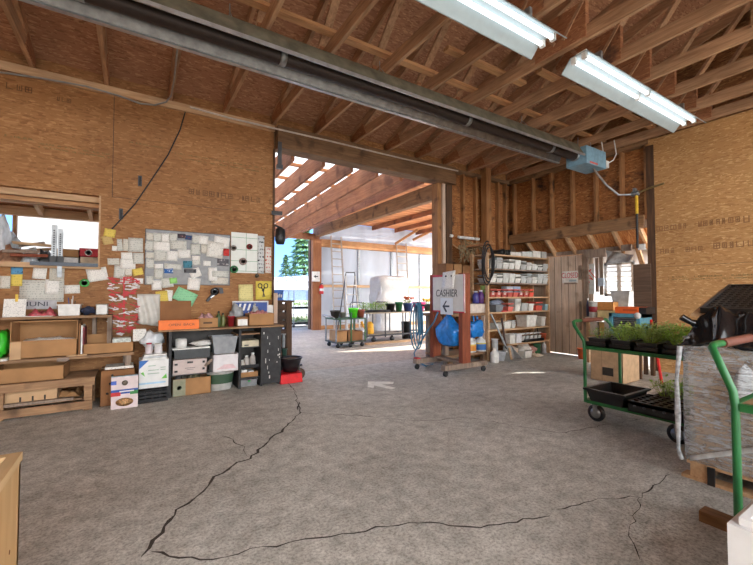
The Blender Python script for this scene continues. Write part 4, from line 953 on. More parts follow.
tag(B().grid(lambda u,v: (x0+(x1-x0)*u+.02*math.sin(v*4)*(1-v), D-.02-.05*abs(math.sin(u*7+v*2))*(1-v*.6), z0+(z1-z0)*v-.05*u*(1-v)), 14, 10, .002).build('plastic_sheet', flat(206,204,196,.4,var=.1)), 'translucent white plastic sheet hanging between red tags and cardboard', 'plastic')

# ================================================================== workbench with the black cupboard
WY = 5.42; cz = P(240,327,Y=WY).z; wx0, wx1 = P(158,330,Y=WY).x, P(284,324,Y=WY).x
wbk = T('workbench', 'black sided workbench with a plywood top against the left wall', 'workbench', ((wx0+wx1)/2, 5.7, 0))
bx(wx0, wx1, WY, D-.07, cz-.022, cz).build('bench_top', wood('plywood_top', (150,112,76), (200,164,124), 'x', stain=(110,80,56), amt=-.03), wbk, bevel=.004)
def panel(px, th=.03, y0=WY+.05, y1=D-.08, z0=0):
    x = P(px, 358, Y=y0).x; return bx(x-th/2, x+th/2, y0, y1, z0, cz-.022)
M_bwood = flat(44,44,46,.6,var=.3)
panel(170).build('side_panel', M_bwood, wbk); panel(240).build('side_panel', M_bwood, wbk)
bx(P(170,358,Y=WY).x, P(262,358,Y=WY).x, D-.1, D-.08, 0, cz-.022).build('back_panel', flat(74,72,70,.7), wbk)
dx0, dx1 = P(261,357,Y=WY+.04).x, P(281,356,Y=WY+.04).x
dd = bx(dx0, dx1, WY+.04, WY+.07, .03, cz-.03).build('cupboard_front', M_bwood, wbk)
mb = B()
for k in range(16): x, z = random.uniform(dx0+.02,dx1-.02), random.uniform(.06,cz-.07); mb.box((x,WY+.038,z),(x+random.uniform(.006,.016),WY+.04,z+random.uniform(.01,.07)))
mb.build('paint_scuff', flat(214,212,206,.7), dd)
bx(dx1-.03, dx1, WY+.07, D-.08, .0, cz-.022).build('side_panel', M_bwood, wbk)
bx(dx0, dx0+.03, WY+.07, D-.08, .0, cz-.022).build('side_panel', M_bwood, wbk)
bx(P(238,338,Y=WY).x, P(262,338,Y=WY).x, WY+.1, D-.08, P(250,334,Y=WY).z-.02, P(250,334,Y=WY).z).build('inner_shelf', M_bench, wbk)
sz = [P(250,y,Y=WY+.1).z for y in (377.5,367.5)]
bx(P(241,370,Y=WY).x+.02, dx0, WY+.1, D-.08, sz[0]-.012, sz[0]).build('inner_shelf', M_dgrey, wbk)
# left bay
BY = WY+.06
px0 = P(170,358,Y=WY+.05).x+.017; px1 = P(240,358,Y=WY+.05).x-.017
def bay(px, y=BY): return on(px, y)
x0,x1,z0,z1 = bay((173,378,211,391)); x0 = max(x0, px0); c1 = carton('cardboard_box', 'brown carton with a grey green emblem panel at the bottom of the workbench', 'box', x0, x1, BY, BY+.34, 0.0, max(.1,z1), M_card, fill=1); zA = max(.1,z1)
bx(x0, x0+(x1-x0)*.32, BY-.002, BY, .005, zA-.003).build('emblem_panel', flat(150,152,128,.7), c1); B().lathe([(.022,0),(.028,0),(.028,.002),(.022,.002),(.022,0)], (x0+(x1-x0)*.16,BY-.004,zA*.5), 16, axis='y').build('emblem_ring', flat(100,110,90,.7), c1)
for k in range(4): bag('work_glove', ['grey glove heaped at the left in the emblem carton','dark grey glove in the middle of the emblem carton','grey glove hanging over the emblem carton edge','darkest glove at the right of the emblem carton'][k], 'glove', (x0+.06+k*.075,BY+.12+.06*(k%2),.0065), (.045,.07,zA*.5+.012), flat(84+12*k,84+10*k,84,.8), 50+k, .35, 'gloves in the emblem carton')
x0,x1,z0,z1 = bay((172.5,359,207,376)); x0 = max(x0, px0); 
bs_ = T('shelf_board', 'thin grey board across the left bay carrying the dotted carton', 'board', ((px0+px1)/2,BY+.15,z0)); zB = max(z0, zA+.05)
bx(px0, P(210,376,Y=BY).x, BY+.02, D-.105, zB-.012, zB).build('board', M_dgrey, bs_)
pk = carton('dotted_carton', 'pale pink carton with black hand holes on the grey shelf board', 'box', x0, x1, BY+.005, BY+.33, zB, z1, flat(206,190,184,.7,var=.06), top='closed')
mb = B(); wx, wz = x1-x0, z1-zB
for u, v, a, b in ((.1,.7,.018,.012),(.1,.25,.018,.012),(.9,.75,.014,.014),(.9,.3,.014,.014),(.5,.78,.035,.012)): mb.box((x0+wx*u-a,BY+.003,zB+wz*v-b),(x0+wx*u+a,BY+.005,zB+wz*v+b))
mb.build('hand_hole', M_black, pk); bx(x0+wx*.35, x0+wx*.65, BY+.0035, BY+.005, zB+wz*.4, zB+wz*.44).box((x0+wx*.4,BY+.0035,zB+wz*.3),(x0+wx*.6,BY+.005,zB+wz*.33)).build('print_line', flat(130,120,120,.7), pk)
zC = z1+.0016
x0,x1,z0,z1 = bay((172.5,350,212,361)); x0 = max(x0, px0)
tr1 = tub('folding_crate', 'dark folding crate on the dotted carton', 'crate', ((x0+x1)/2,BY+.18,zC), (x1-x0)/1.1, .3, max(.08,z1-zC), flat(62,66,68,.5), taper=.98); zD = zC+max(.08,z1-zC)+.01
slab('white_board', 'tilted white board lying on the dark folding crate', 'board', x0, x1-.02, BY+.02, BY+.2, zD, zD+.016, M_white)
x0,x1,z0,z1 = bay((176,341,188,350)); B_ = T('tape_roll', 'fat white roll standing on the white board under the workbench', 'roll', ((x0+x1)/2,BY+.12,zD+.016)); rr_ = (x1-x0)/2; B().lathe([(rr_*.4,0),(rr_,0),(rr_,z1-zD-.0),(rr_*.4,z1-zD),(rr_*.4,0)], ((x0+x1)/2,BY+.12,zD+.016), 18).build('roll', M_white, B_)
bag('white_cloth', 'white cloth bundle on the white board, right of the fat roll', 'cloth', (x1+.17,BY+.11,zD+.016), (.12,.06,.035), M_white, 61, .4)
# right column of the bay: bucket, white carton, grey tub
x0,x1,z0,z1 = bay((208,372,236.5,391)); bc = ((x0+x1)/2, BY+.15, 0); bk = tub('bucket', 'white bucket with a dark green band on the floor under the workbench', 'bucket', bc, x1-x0, .26, z1-.01, M_white, taper=.78, n=24, part='bucket_body')
R0 = .5; B().lathe([(R0*(.78+.22*.35)*1.01,z1*.35),(R0*(.78+.22*.85)*1.01,z1*.85)], bc, 24, sx=x1-x0, sy=.26).build('green_band', flat(64,92,70,.5), bk)
bz = z1
x0,x1,z0,z1 = bay((213,354,239.5,373)); x1 = min(x1, px1); pw = carton('white_carton', 'white carton printed in pale pink on the bucket', 'box', x0, x1, BY+.0, BY+.3, bz+.001, z1, flat(226,222,224,.6,var=.05), top='closed')
mb = B(); 
for k in range(5): mb.box((x0+.05+.02*k,BY-.001,bz+.04+.012*k),(x1-.03-.01*k,BY,bz+.046+.012*k))
mb.build('print_line', flat(232,176,180,.6), pw)
zE = z1+.0016
x0,x1,z0,z1 = bay((212,337.5,238.5,355)); tub('grey_tub', 'grey plastic tub tipped open on the white printed carton', 'tub', ((x0+min(x1,px1))/2,BY+.15,zE), (min(x1,px1)-x0)*.95, .26, min(z1,cz-.05)-zE, flat(150,154,158,.4), taper=.8)
tag(B().bar(P(205,366,Y=BY-.01)+Vector((0,0,0)), P(212,359,Y=BY-.01), .02, .03).build('stick', M_greywood), 'short stick leaning between dotted carton and white carton', 'stick')
# right bay of the cupboard
qx0 = P(240,358,Y=WY+.05).x+.017; qx1 = dx0-.002
x0,x1,z0,z1 = on((243,378,258,389),BY+.06); gb_ = tub('grey_box', 'grey plastic box with a green sticker at the bottom of the black cupboard', 'box', ((qx0+qx1)/2,BY+.22,0), (qx1-qx0)*.85, .26, sz[0]-.045, M_grey, taper=.95); B().lathe([(.001,0),(.02,0),(.001,.002)], ((qx0+qx1)/2,BY+.079,.075), 12, axis='y', sy=.6).build('green_sticker', flat(60,200,90,.5), gb_)
carton('cardboard_tray', 'brown cardboard tray in the black cupboard above the grey box', 'box', qx0+.006, qx1-.01, BY+.07, BY+.34, sz[0], sz[0]+.07, M_card)
for k in range(2): slab('white_packet', ['white packet at the left in the cupboard tray','white packet at the right in the cupboard tray'][k], 'packet', qx0+.03+k*.095, qx0+.105+k*.095, BY+.1, BY+.25, sz[0]+.0065, sz[0]+.10-.02*k, M_white, 'packets in the cupboard tray', bevel=.006)
zq = sz[0]+.135
qs = T('black_tray', 'black plastic tray on a rail in the middle of the black cupboard', 'tray', ((qx0+qx1)/2,BY+.2,zq)); bx(qx0+.002, qx1, BY+.06, D-.105, zq-.006, zq+.004).box((qx0+.002,BY+.06,zq),(qx1,BY+.068,zq+.04)).build('tray_body', M_blackp, qs)
for k, (u, r, h) in enumerate(((.18,.035,.1),(.45,.04,.15),(.72,.04,.19),(.85,.025,.09))):
    bottle('plastic_bottle', ['small pale bottle at the left of the black tray','cream bottle second in the black tray','tall white bottle in the black tray','tiny bottle at the right end of the black tray'][k], 'bottle', (qx0+(qx1-qx0)*u,BY+.14+.05*(k%2),zq+.004), r, h, flat(214-12*k,206-12*k,196-10*k,.4), M_white, 'bottles in the black cupboard', neck=.5)
zq2 = P(250,347,Y=WY+.1).z
qq = T('cream_carton', 'cream carton wedged at the top of the black cupboard on its own ledge', 'box', ((qx0+qx1)/2,BY+.2,zq2-.01)); bx(qx0+.002, qx1, BY+.08, D-.105, zq2-.012, zq2).build('ledge', M_dgrey, qq); bx(qx0+.03, qx1-.004, BY+.08, BY+.3, zq2, P(250,340.5,Y=WY+.14).z).build('box_body', flat(206,196,168,.7), qq); bx(qx0+.06, qx0+.12, BY+.079, BY+.081, zq2+.015, zq2+.03).build('print_line', M_dgrey, qq)
# on the workbench top
x0,x1,z0,z1 = on((158.5,320,199,328.5),WY+.03)
ob = T('orange_box', 'long orange strip box with dark lettering at the workbench front', 'box', ((x0+x1)/2,WY+.06,cz)); bx(x0, x1, WY+.02, WY+.1, cz, z1).build('box_body', flat(240,116,24,.5,var=.05), ob, bevel=.003)
text('lettering', 'OPEN  BACK', .042, ((x0+x1)/2+.03,WY+.018,(cz+z1)/2), ONW, flat(120,62,40,.6), ob, .001, 1.25)
x0,x1,z0,z1 = on((160,301,191,322),D-.1); slab('cardboard_sheet', 'large brown cardboard sheet leaning on the wall behind the orange strip', 'cardboard', x0, x1, D-.1, D-.092, cz, z1, M_card3)
x0,x1,z0,z1 = on((196.5,318,218,329),WY+.12); k1 = carton('cardboard_box', 'brown box of pink wrapped goods on the workbench beside the orange strip', 'box', x0, x1, WY+.12, WY+.34, cz, z1-.0, M_card); crumple('plastic_wrap', 'pink and clear wrapping heaped in the brown box', 'plastic', ((x0+x1)/2,WY+.23,z1-.06), (x1-x0)*.88, .18, .14, flat(214,168,170,.35,var=.35,scale=30), 71)
bx((x0+x1)/2-.05, (x0+x1)/2+.06, WY+.1185, WY+.12, (cz+z1)/2-.012, (cz+z1)/2+.012).build('print_line', flat(90,64,44,.7), k1)
x0,x1,z0,z1 = on((216,311,221,326),WY+.2); bottle('spray_bottle', 'dark green bottle on the workbench beside the box of pink goods', 'bottle', (x0+.03,WY+.18,cz), .032, z1-cz, flat(70,92,50,.4), M_black, 'bottles on the workbench')
x0,x1,z0,z1 = on((221,313,226,326),WY+.2); bottle('spray_bottle', 'olive bottle just right of the dark green one on the workbench', 'bottle', (x0+.03,WY+.22,cz), .03, z1-cz, flat(110,116,64,.4), M_black, 'bottles on the workbench')
x0,x1,z0,z1 = on((226,317,236,326),WY+.2); tub('red_cup', 'dark red tub on the workbench right of the bottles', 'tub', ((x0+x1)/2,WY+.2,cz), .09, .09, z1-cz, flat(160,44,50,.4), n=16)
x0,x1,z0,z1 = on((236,317,248.5,326),WY+.16); k2 = carton('cardboard_box', 'small brown box with a white label left of the larger box on the workbench', 'box', x0, x1-.005, WY+.14, WY+.3, cz, z1, M_card3, top='closed'); bx(x0+.02, x1-.02, WY+.138, WY+.14, cz+.005, z1-.03).build('paper_label', M_white, k2)
x0,x1,z0,z1 = on((249,313.5,274,325),WY+.12); carton('cardboard_box', 'brown box at the right end of the workbench top', 'box', x0, x1, WY+.12, WY+.36, cz, z1, M_card, fill=1); crumple('plastic_wrap', 'pink packaging heaped in the brown box at the workbench end', 'plastic', ((x0+x1)/2-.02,WY+.24,z1-.05), (x1-x0)*.85, .2, .12, flat(206,140,140,.4,var=.3,scale=30), 77)
x0,x1,z0,z1 = on((232,301,268,318),D-.09); sg = T('blue_sign', 'blue and white printed sign leaning on the wall behind the workbench boxes', 'sign', ((x0+x1)/2,D-.1,cz)); bx(x0, x1, D-.11, D-.1, cz, z1).build('panel', flat(214,216,220,.5), sg); bx(x0+.03, x1-.02, D-.112, D-.11, cz+.06, z1-.02).build('blue_field', flat(44,76,150,.5), sg)
mb = B(); 
for k in range(4): mb.prism([(x0+.1+k*.07,D-.113,z1-.04),(x0+.13+k*.07,D-.113,z1-.04),(x0+.1+k*.07,D-.113,z1-.14),(x0+.07+k*.07,D-.113,z1-.14)], (0,.001,0))
mb.build('white_stroke', M_white, sg)
bag('grey_bag', 'grey plastic bag beside the blue sign on the workbench', 'bag', (P(236,308,Y=D-.2).x,D-.2,cz), (.09,.06,.13), flat(160,164,166,.35), 81, .4)
crumple('white_wrap', 'white crumpled paper on the boxes before the blue sign', 'paper', (P(254,306,Y=D-.17).x,D-.17,cz+.0), .2, .1, .3, M_white, 83)
x0,x1,z0,z1 = on((267,305,275,322),D-.08); slab('white_sheet_board', 'narrow white board behind the workbench end box', 'board', x0, x1, D-.09, D-.078, cz, z1, M_white)
x0,x1,z0,z1 = on((273,293,276.5,323),D-.09); slab('wooden_strip', 'thin upright wooden strip at the right end of the workbench', 'strip', x0, x1, D-.14, D-.112, cz, z1, M_paleZ)
# beside the workbench: bowl on red crate, cup, pipe, hand truck wheel
RY0 = 5.42
x0,x1,z0,z1 = on((281.5,371,302,383.5),RY0); rc = tub('red_crate', 'bright red plastic crate upside down on the floor by the doorway', 'crate', ((x0+x1)/2,RY0+.16,0), (x1-x0)*1.0, .3, .13, flat(226,22,30,.4), taper=1.06, rim=.0)
bx((x0+x1)/2-(x1-x0)*.5, (x0+x1)/2+(x1-x0)*.5, RY0+.01, RY0+.31, .128, .142).build('crate_base', flat(226,22,30,.4), rc)
x0,x1,z0,z1 = on((281.5,358,303,372),RY0+.08); bw = T('black_pot', 'wide black pot resting on the red crate by the doorway', 'pot', ((x0+x1)/2,RY0+.17,.142)); r_ = (x1-x0)/2; hh_ = max(.12,z1-.142)
B().lathe([(.001,0),(r_*.6,0),(r_*.85,hh_*.5),(r_,hh_*.9),(r_*1.08,hh_*.92),(r_*1.08,hh_),(r_*.95,hh_),(r_*.78,hh_*.5),(.001,.02)], ((x0+x1)/2,RY0+.17,.142), 24).build('pot_body', M_blackp, bw)
B().blob(((x0+x1)/2,RY0+.17,.142+hh_*.8), (r_*.85,r_*.85,hh_*.22), .25, 4, 2, 5).build('soil', flat(110,92,78,.9), bw)
pg_ = T('corner_ledge', 'narrow black stand between workbench and door post, holding the green cup', 'stand', (P(284.5,360,Y=5.8).x,5.8,0)); gx_ = P(284.3,352,Y=5.78).x; gz_ = P(284,359.5,Y=5.78).z
bx(gx_-.035, gx_+.045, 5.74, 5.85, 0, gz_).build('stand_body', M_black, pg_)
tub('green_cup', 'dark green pot on the black stand beside the door post', 'pot', (gx_+.005,5.79,gz_), .075, .075, P(284,349.5,Y=5.78).z-gz_, flat(70,104,90,.4), n=16)
tub('white_tube_holder', 'pale upright tube on the wall above the green pot by the door post', 'tube', (gx_-.0,5.82,P(282,349,Y=5.8).z+.02), .05, .05, .2, flat(190,196,200,.4), n=14, taper=1)
ht_ = T('hand_truck', 'small dolly with a brown wheel standing by the door post', 'dolly', P(298,366,Z=0)); wc_ = P(299.5,361,Y=5.62); wc_.z = .085
B().lathe([(.02,-.025),(.08,-.025),(.085,-.015),(.085,.015),(.08,.025),(.02,.025)], wc_, 20, axis='y').build('wheel', flat(92,72,58,.7), ht_); B().lathe([(.001,-.03),(.03,-.03),(.03,.03),(.001,.03)], wc_, 12, axis='y').build('hub', M_dgrey, ht_)
B().bar(wc_+Vector((-.12,.0,.10)), wc_+Vector((.04,.0,.13)), .03, .03).bar(wc_+Vector((.0,-.034,.0)), wc_+Vector((-.02,-.034,.13)), .012, .02).bar(wc_+Vector((.0,.034,.0)), wc_+Vector((-.02,.034,.13)), .012, .02).build('frame', M_dgrey, ht_)
# floodlight and bracket at the doorway
c = P(279,236,Y=D-.1); o = T('flood_lamp', 'black lamp head hanging on the left door post below the bracket', 'lamp', (c.x,D-.1,c.z)); B().lathe([(.03,.14),(.075,.1),(.085,-.06),(.06,-.13),(.001,-.13)], c+Vector((0.02,0,0)), 14, sx=1, sy=.8).build('lamp_head', M_black, o); B().bar(c+Vector((.02,0,.13)), c+Vector((-.05,.04,.17)), .03, .03).build('arm', M_black, o)
c = P(278,213,Y=D-.1); o = T('door_bracket', 'short black bar sticking out of the left door post', 'bracket', (c.x,D-.1,c.z)); B().bar(c+Vector((-.09,0.04,0)), c+Vector((.07,-.0,0)), .04, .06).build('bar', M_black, o)
c = P(279.5,156,Y=D-.17); o = T('track_hanger', 'grey metal hanger plate under the left end of the door beam', 'bracket', (c.x,D-.17,c.z)); bx(c.x-.03, c.x+.03, D-.19, D-.17, c.z-.16, c.z+.22).build('plate', M_dgrey, o); bx(c.x-.045, c.x+.045, D-.2, D-.14, c.z-.2, c.z-.14).build('shoe', M_dgrey, o)
# ================================================================== plants
M_leafA = leaf('seedling_leaf', (120,160,66), (176,204,100)); M_leafB = leaf('dark_leaf', (112,146,66), (166,190,100)); M_lime = leaf('lime_leaf', (120,170,50), (170,205,90)); M_soil = flat(64,52,44,.95,var=.3)
def tuft(mb, c, r, h, n, rnd, ls=.02, lean=.7):
    """thin upright shoots with many small leaves"""
    c = Vector(c)
    for k in range(n):
        a = rnd.uniform(0,6.28); rr = r*math.sqrt(rnd.random()); hh = h*rnd.uniform(.35,1.0)*(1-.35*(rr/max(r,.001))**2)
        p = c+Vector((rr*math.cos(a), rr*math.sin(a), hh)); t = rnd.uniform(0,6.28); e = rnd.uniform(-.5,.8); s = ls*rnd.uniform(.6,1.3)
        d = Vector((math.cos(t)*math.cos(e), math.sin(t)*math.cos(e), math.sin(e))); w_ = d.cross(Vector((0,0,1))).normalized()
        mb.add([p-d*s*.2, p+d*s*.5+w_*s*.38, p+d*s*1.2, p+d*s*.5-w_*s*.38], [(0,1,2,3)])
        if k % 5 == 0: mb.bar(c+Vector((rr*.4*math.cos(a), rr*.4*math.sin(a), 0)), p, .003, .003)
def pot(name, label, c, r, h, m, plant=None, pm=None, ph=.12, group=None, seed=1, n=90, ls=.03, pr=None):
    o = T(name, label, 'plant' if plant else 'pot', c, group)
    B().lathe([(.001,0),(r*.72,0),(r*.98,h*.82),(r*1.06,h*.82),(r*1.06,h),(r*.93,h),(r*.9,h*.84),(.001,h*.82)], c, 18).build('pot_body', m, o)
    if plant:
        B().lathe([(.001,h*.84),(r*.9,h*.85),(.001,h*.86)], c, 14).build('soil', M_soil, o)
        mb = B(); tuft(mb, Vector(c)+Vector((0,0,h*.8)), pr or r*1.2, ph, n, random.Random(seed), ls); mb.build('foliage', pm, o)
        if plant == 'flower':
            rr = random.Random(seed+9)
            for k in range(12):
                a = rr.uniform(0,6.28); q = r*1.5*math.sqrt(rr.random())
                B().blob(Vector(c)+Vector((q*math.cos(a),q*math.sin(a),h+ph*rr.uniform(.6,1))), (.045,.045,.035), .3, 3, 1, k).build('flower', flat(*{1:(206,110,70),2:(236,196,60)}[seed],.6), o)
    return o

# ================================================================== outside the yard
def conifer(label, x, y, h, r, m, seed, dens=900):
    rnd = random.Random(seed); o = T('tree', label, 'tree', (x,y,0), 'trees beyond the yard')
    B().lathe([(.22,0),(.12,h*.5),(.02,h*.95)], (x,y,0), 8).build('trunk', M_post, o)
    mb = B()
    for k in range(dens):
        t = rnd.random()**.75; z = h*(.1+.9*t); rr = r*(1-t)**.8*(.75+.25*math.sin(z*9))*math.sqrt(rnd.uniform(.25,1)); a = rnd.uniform(0,6.28)
        p = Vector((x+rr*math.cos(a), y+rr*math.sin(a), z-rr*.25)); s = h*.022*rnd.uniform(.6,1.6); d = Vector((math.cos(a),math.sin(a),rnd.uniform(-.7,.2))).normalized(); w_ = Vector((-math.sin(a),math.cos(a),rnd.uniform(-.3,.3)))
        mb.add([p-d*s, p+w_*s*.7, p+d*s*1.3, p-w_*s*.7], [(0,1,2,3)])
    mb.build('foliage', m, o); return o
def px2(x, Y): c = P(x, 294, Y=Y); return c.x
YT = 46
conifer('small pointed conifer against the sky left of the tall tree', px2(285.5,YT), YT, P(285.5,255,Y=YT).z, 2.3, leaf('conifer_leaf',(50,84,64),(92,128,92)), 1, 1400)
conifer('tall leafy tree right of the small conifer beyond the yard', px2(304,YT+6), YT+6, P(304,222,Y=YT+6).z, 4.8, leaf('tall_tree_leaf',(70,116,84),(126,166,120)), 2, 3800)
conifer('low dark bush line tree at the left edge of the doorway view', px2(272,YT+22), YT+22, P(272,272,Y=YT+22).z, 2.6, leaf('bush_leaf',(60,96,60),(104,136,84)), 3, 900)
gh = T('polytunnel', 'white polytunnel roof behind the parked car', 'greenhouse', (px2(300,26),30,0))
xa, xb = px2(268,26), px2(324,26); zz = P(300,277,Y=28).z
B().grid(lambda u,v: (xa+(xb-xa)*u, 28+3.2*-math.cos(math.pi*v), (zz*(1.06-.12*(1-u)))*math.sin(math.pi*v)**.7), 24, 14, .03).build('cover', flat(226,230,236,.4,var=.05), gh)
mb = B()
for k in range(7): x = xa+(xb-xa)*k/6; mb.tube([(x,28-3.3*math.cos(math.pi*v/12),(zz*(1.06-.12*(1-k/6)))*math.sin(math.pi*v/12)**.7+.03) for v in range(13)], .04, 6)
mb.build('hoop', M_galv, gh)
fn = T('rail_fence', 'thin metal rail fence before the white polytunnel', 'fence', (px2(295,22),22,0))
xa, xb = px2(274,22), px2(314,22)
for k in range(4): B().tube([(xa,22,.5+k*.38),(xb,22,.5+k*.38)], .02, 6).build('rail', M_galv, fn)
for k in range(6): B().tube([(xa+(xb-xa)*k/5,22,0),(xa+(xb-xa)*k/5,22,1.75)], .025, 6).build('fence_post', M_galv, fn)
# parked car
cx0, cy0 = px2(303,17.5), 17.5
car = T('car', 'white car parked outside with its bluish windscreen showing over the seedlings', 'car', (cx0, cy0, 0))
def carprof(y, k): return [(cx0-2.2,y,.35),(cx0+2.1,y,.35),(cx0+2.2,y,.75),(cx0+1.9,y,.98),(cx0+1.0,y,1.03),(cx0-2.0,y,.98),(cx0-2.25,y,.7)]
B().prism(carprof(cy0-.88,0), (0,1.76,0)).build('car_body', flat(226,228,232,.25,var=.02), car, bevel=.05)
B().prism([(cx0+1.15,cy0-.78,1.02),(cx0+.35,cy0-.7,1.5),(cx0-1.3,cy0-.7,1.5),(cx0-1.95,cy0-.78,.98)], (0,1.5,0)).build('cabin_glass', flat(120,140,170,.1,.1), car)
bx(cx0-1.3, cx0+.35, cy0-.72, cy0+.72, 1.49, 1.53).build('roof', flat(226,228,232,.25,var=.02), car)
for sx in (-1.35, 1.35):
    for sy in (-.9, .78): B().lathe([(.001,0),(.32,0),(.33,.02),(.33,.1),(.32,.12),(.001,.12)], (cx0+sx,cy0+sy,.33), 20, axis='y').build('wheel', M_blackp, car)
# plant rack outside
gp = P(303,327,Z=0); ry = gp.y
ra = T('plant_rack', 'wheeled metal rack of green seedlings just outside the yard', 'rack', (gp.x,ry+.3,0))
xa, xb = P(293.5,320,Y=ry).x, P(313,320,Y=ry).x
for x in (xa,xb-.03):
    for y in (ry,ry+.6): bx(x,x+.03,y,y+.03,.1,1.45).build('upright', M_galv, ra); B().lathe([(.001,-.02),(.06,-.02),(.06,.02),(.001,.02)], (x+.015,y+.015,.06), 12, axis='y').build('caster', M_dgrey, ra)
zr = [P(303,y,Y=ry).z for y in (324,308.5)]
for i, z in enumerate(zr): bx(xa,xb,ry,ry+.63,z-.02,z).build('rack_shelf', M_galv, ra)
for i, z in enumerate(zr):
    for k in range(3):
        c = (xa+(xb-xa)*(.18+.32*k), ry+.3, z); o = T('seedling_tray', NTH[k]+' tray from the left on the %s shelf of the outdoor rack' % ('lower','upper')[i], 'seedlings', c, 'trays on the outdoor rack')
        bx(c[0]-.2,c[0]+.2,ry+.05,ry+.55,z,z+.06).build('tray', M_blackp, o); mb = B(); tuft(mb, (c[0],c[1],z+.05), .27, .26, 130, random.Random(k+i*5), .06); mb.build('foliage', M_leafA, o)
# dark crate and blue bin by the left door post
dc = T('slatted_crate', 'tall dark slatted wooden crate just outside the left door post', 'crate', (2.2,6.5,0))
Yc = 6.3; xa, xb = 1.86, P(292,320,Y=Yc).x; zt = P(284,303,Y=Yc).z; zt = P(284,294+9.5,Y=Yc).z
for k in range(8): z = .02+k*zt/8; bx(xa+.06, xb-.06, Yc+.02, Yc+.045, z, z+zt/8-.025).build('slat', wood('dark_slat',(60,44,34),(100,72,52),'x'), dc) if k == 0 else None
M_dslat = bpy.data.materials['dark_slat']
for k in range(1,8): z = .02+k*zt/8; bx(xa+.06, xb-.06, Yc+.02, Yc+.045, z, z+zt/8-.025).build('slat', M_dslat, dc)
for x in (xa, xb-.1): bx(x, x+.1, Yc, Yc+.1, 0, zt+.02).build('corner_post', M_post, dc); bx(x, x+.1, Yc+.5, Yc+.6, 0, zt+.02).build('corner_post', M_post, dc)
bx(xa+.06, xb-.06, Yc+.55, Yc+.58, .02, zt).build('back_slat', M_dslat, dc); bx(xa, xb+.03, Yc-.01, Yc+.62, zt+.02, zt+.05).build('top_board', M_dslat, dc)
x0,x1,z0,z1 = FR(274,290.5,280.5,299.5,Y=Yc+.3); bb2 = tub('blue_bin', 'small blue bin with white marks on top of the dark slatted crate', 'bin', ((x0+x1)/2,Yc+.3,zt+.05), x1-x0+.04, .2, max(.12,z1-zt-.05), flat(36,92,170,.4), taper=.9)
mb = B(); 
for k in range(3): mb.box(((x0+x1)/2-.03+.03*k,Yc+.18,zt+.10),((x0+x1)/2-.015+.03*k,Yc+.199,zt+.15+.015*(k%2)))
mb.build('white_mark', M_white, bb2)

# ================================================================== inside the yard
# sign and extinguisher on the post
x0,x1,z0,z1 = FR(312,271.5,319.8,281.5,Y=YE-.13); s = T('arrow_sign', 'small white sign with a black left arrow on the yard post', 'sign', ((x0+x1)/2,YE-.13,z0)); bx(x0,x1,YE-.14,YE-.12,z0,z1).build('panel', M_white, s)
xm, zm = (x0+x1)/2, (z0+z1)/2; B().prism([(xm-.09,YE-.143,zm),(xm+.0,YE-.143,zm+.07),(xm-.02,YE-.143,zm+.02),(xm+.08,YE-.143,zm+.02),(xm+.08,YE-.143,zm-.02),(xm-.02,YE-.143,zm-.02),(xm,YE-.143,zm-.07)], (0,.003,0)).build('arrow', M_black, s)
c = P(321.5,294,Y=YE-.2); fe = T('fire_extinguisher', 'red fire extinguisher with a white label on the yard post', 'extinguisher', c); hh = P(321.5,284,Y=YE-.2).z-c.z
B().lathe([(.001,0),(.07,0),(.075,.02),(.075,hh*.75),(.03,hh*.9),(.03,hh*.95),(.001,hh*.95)], c, 14).build('cylinder', flat(214,40,44,.35), fe); B().lathe([(.0765,hh*.3),(.0765,hh*.55)], c, 14).build('paper_label', M_white, fe)
B().bar(c+Vector((-.05,0,hh)), c+Vector((.05,0,hh+.02)), .02, .03).build('handle', M_black, fe); bx(c.x-.02, c.x+.02, YE-.14, YE-.11, c.z+.1, c.z+hh).build('wall_bracket', M_dgrey, fe)
def ladder(label, pl0, pl1, pr1, yb, yt, n, z0=0, m=M_steel):
    """leaning ladder: left rail foot / left rail top / right rail top, pixels on the planes yb and yt"""
    a = P(*pl0, Y=yb); b = P(*pl1, Y=yt); c = P(*pr1, Y=yt); w_ = c.x-b.x; a.z = z0
    t = (b.z-0)/(b.z-a.z)
    o = T('ladder', label, 'ladder', (a.x+w_/2, yb, 0))
    r_ = Vector((w_*1.1,0,0)); r2 = Vector((w_,0,0))
    B().bar(a, b, .04, .08).build('rail', m, o); B().bar(a+r_, b+r2, .04, .08).build('rail', m, o)
    for k in range(1, n): f = k/n; p = a.lerp(b, f); q = (a+r_).lerp(b+r2, f); B().tube([p, q], .02, 6).build('rung', m, o)
    return o
M_alu = flat(196,188,176,.4,.3)
ladder('tall aluminium ladder leaning on the white wall left of the step ladder', (334.5,327), (331,236), (341,237), YE-.9, YE-.12, 12, m=M_alu)
ladder('long ladder leaning on the white wall behind the wrapped stack', (399,325), (396.5,243), (406,244), YE-.9, YE-.12, 12, m=M_alu)
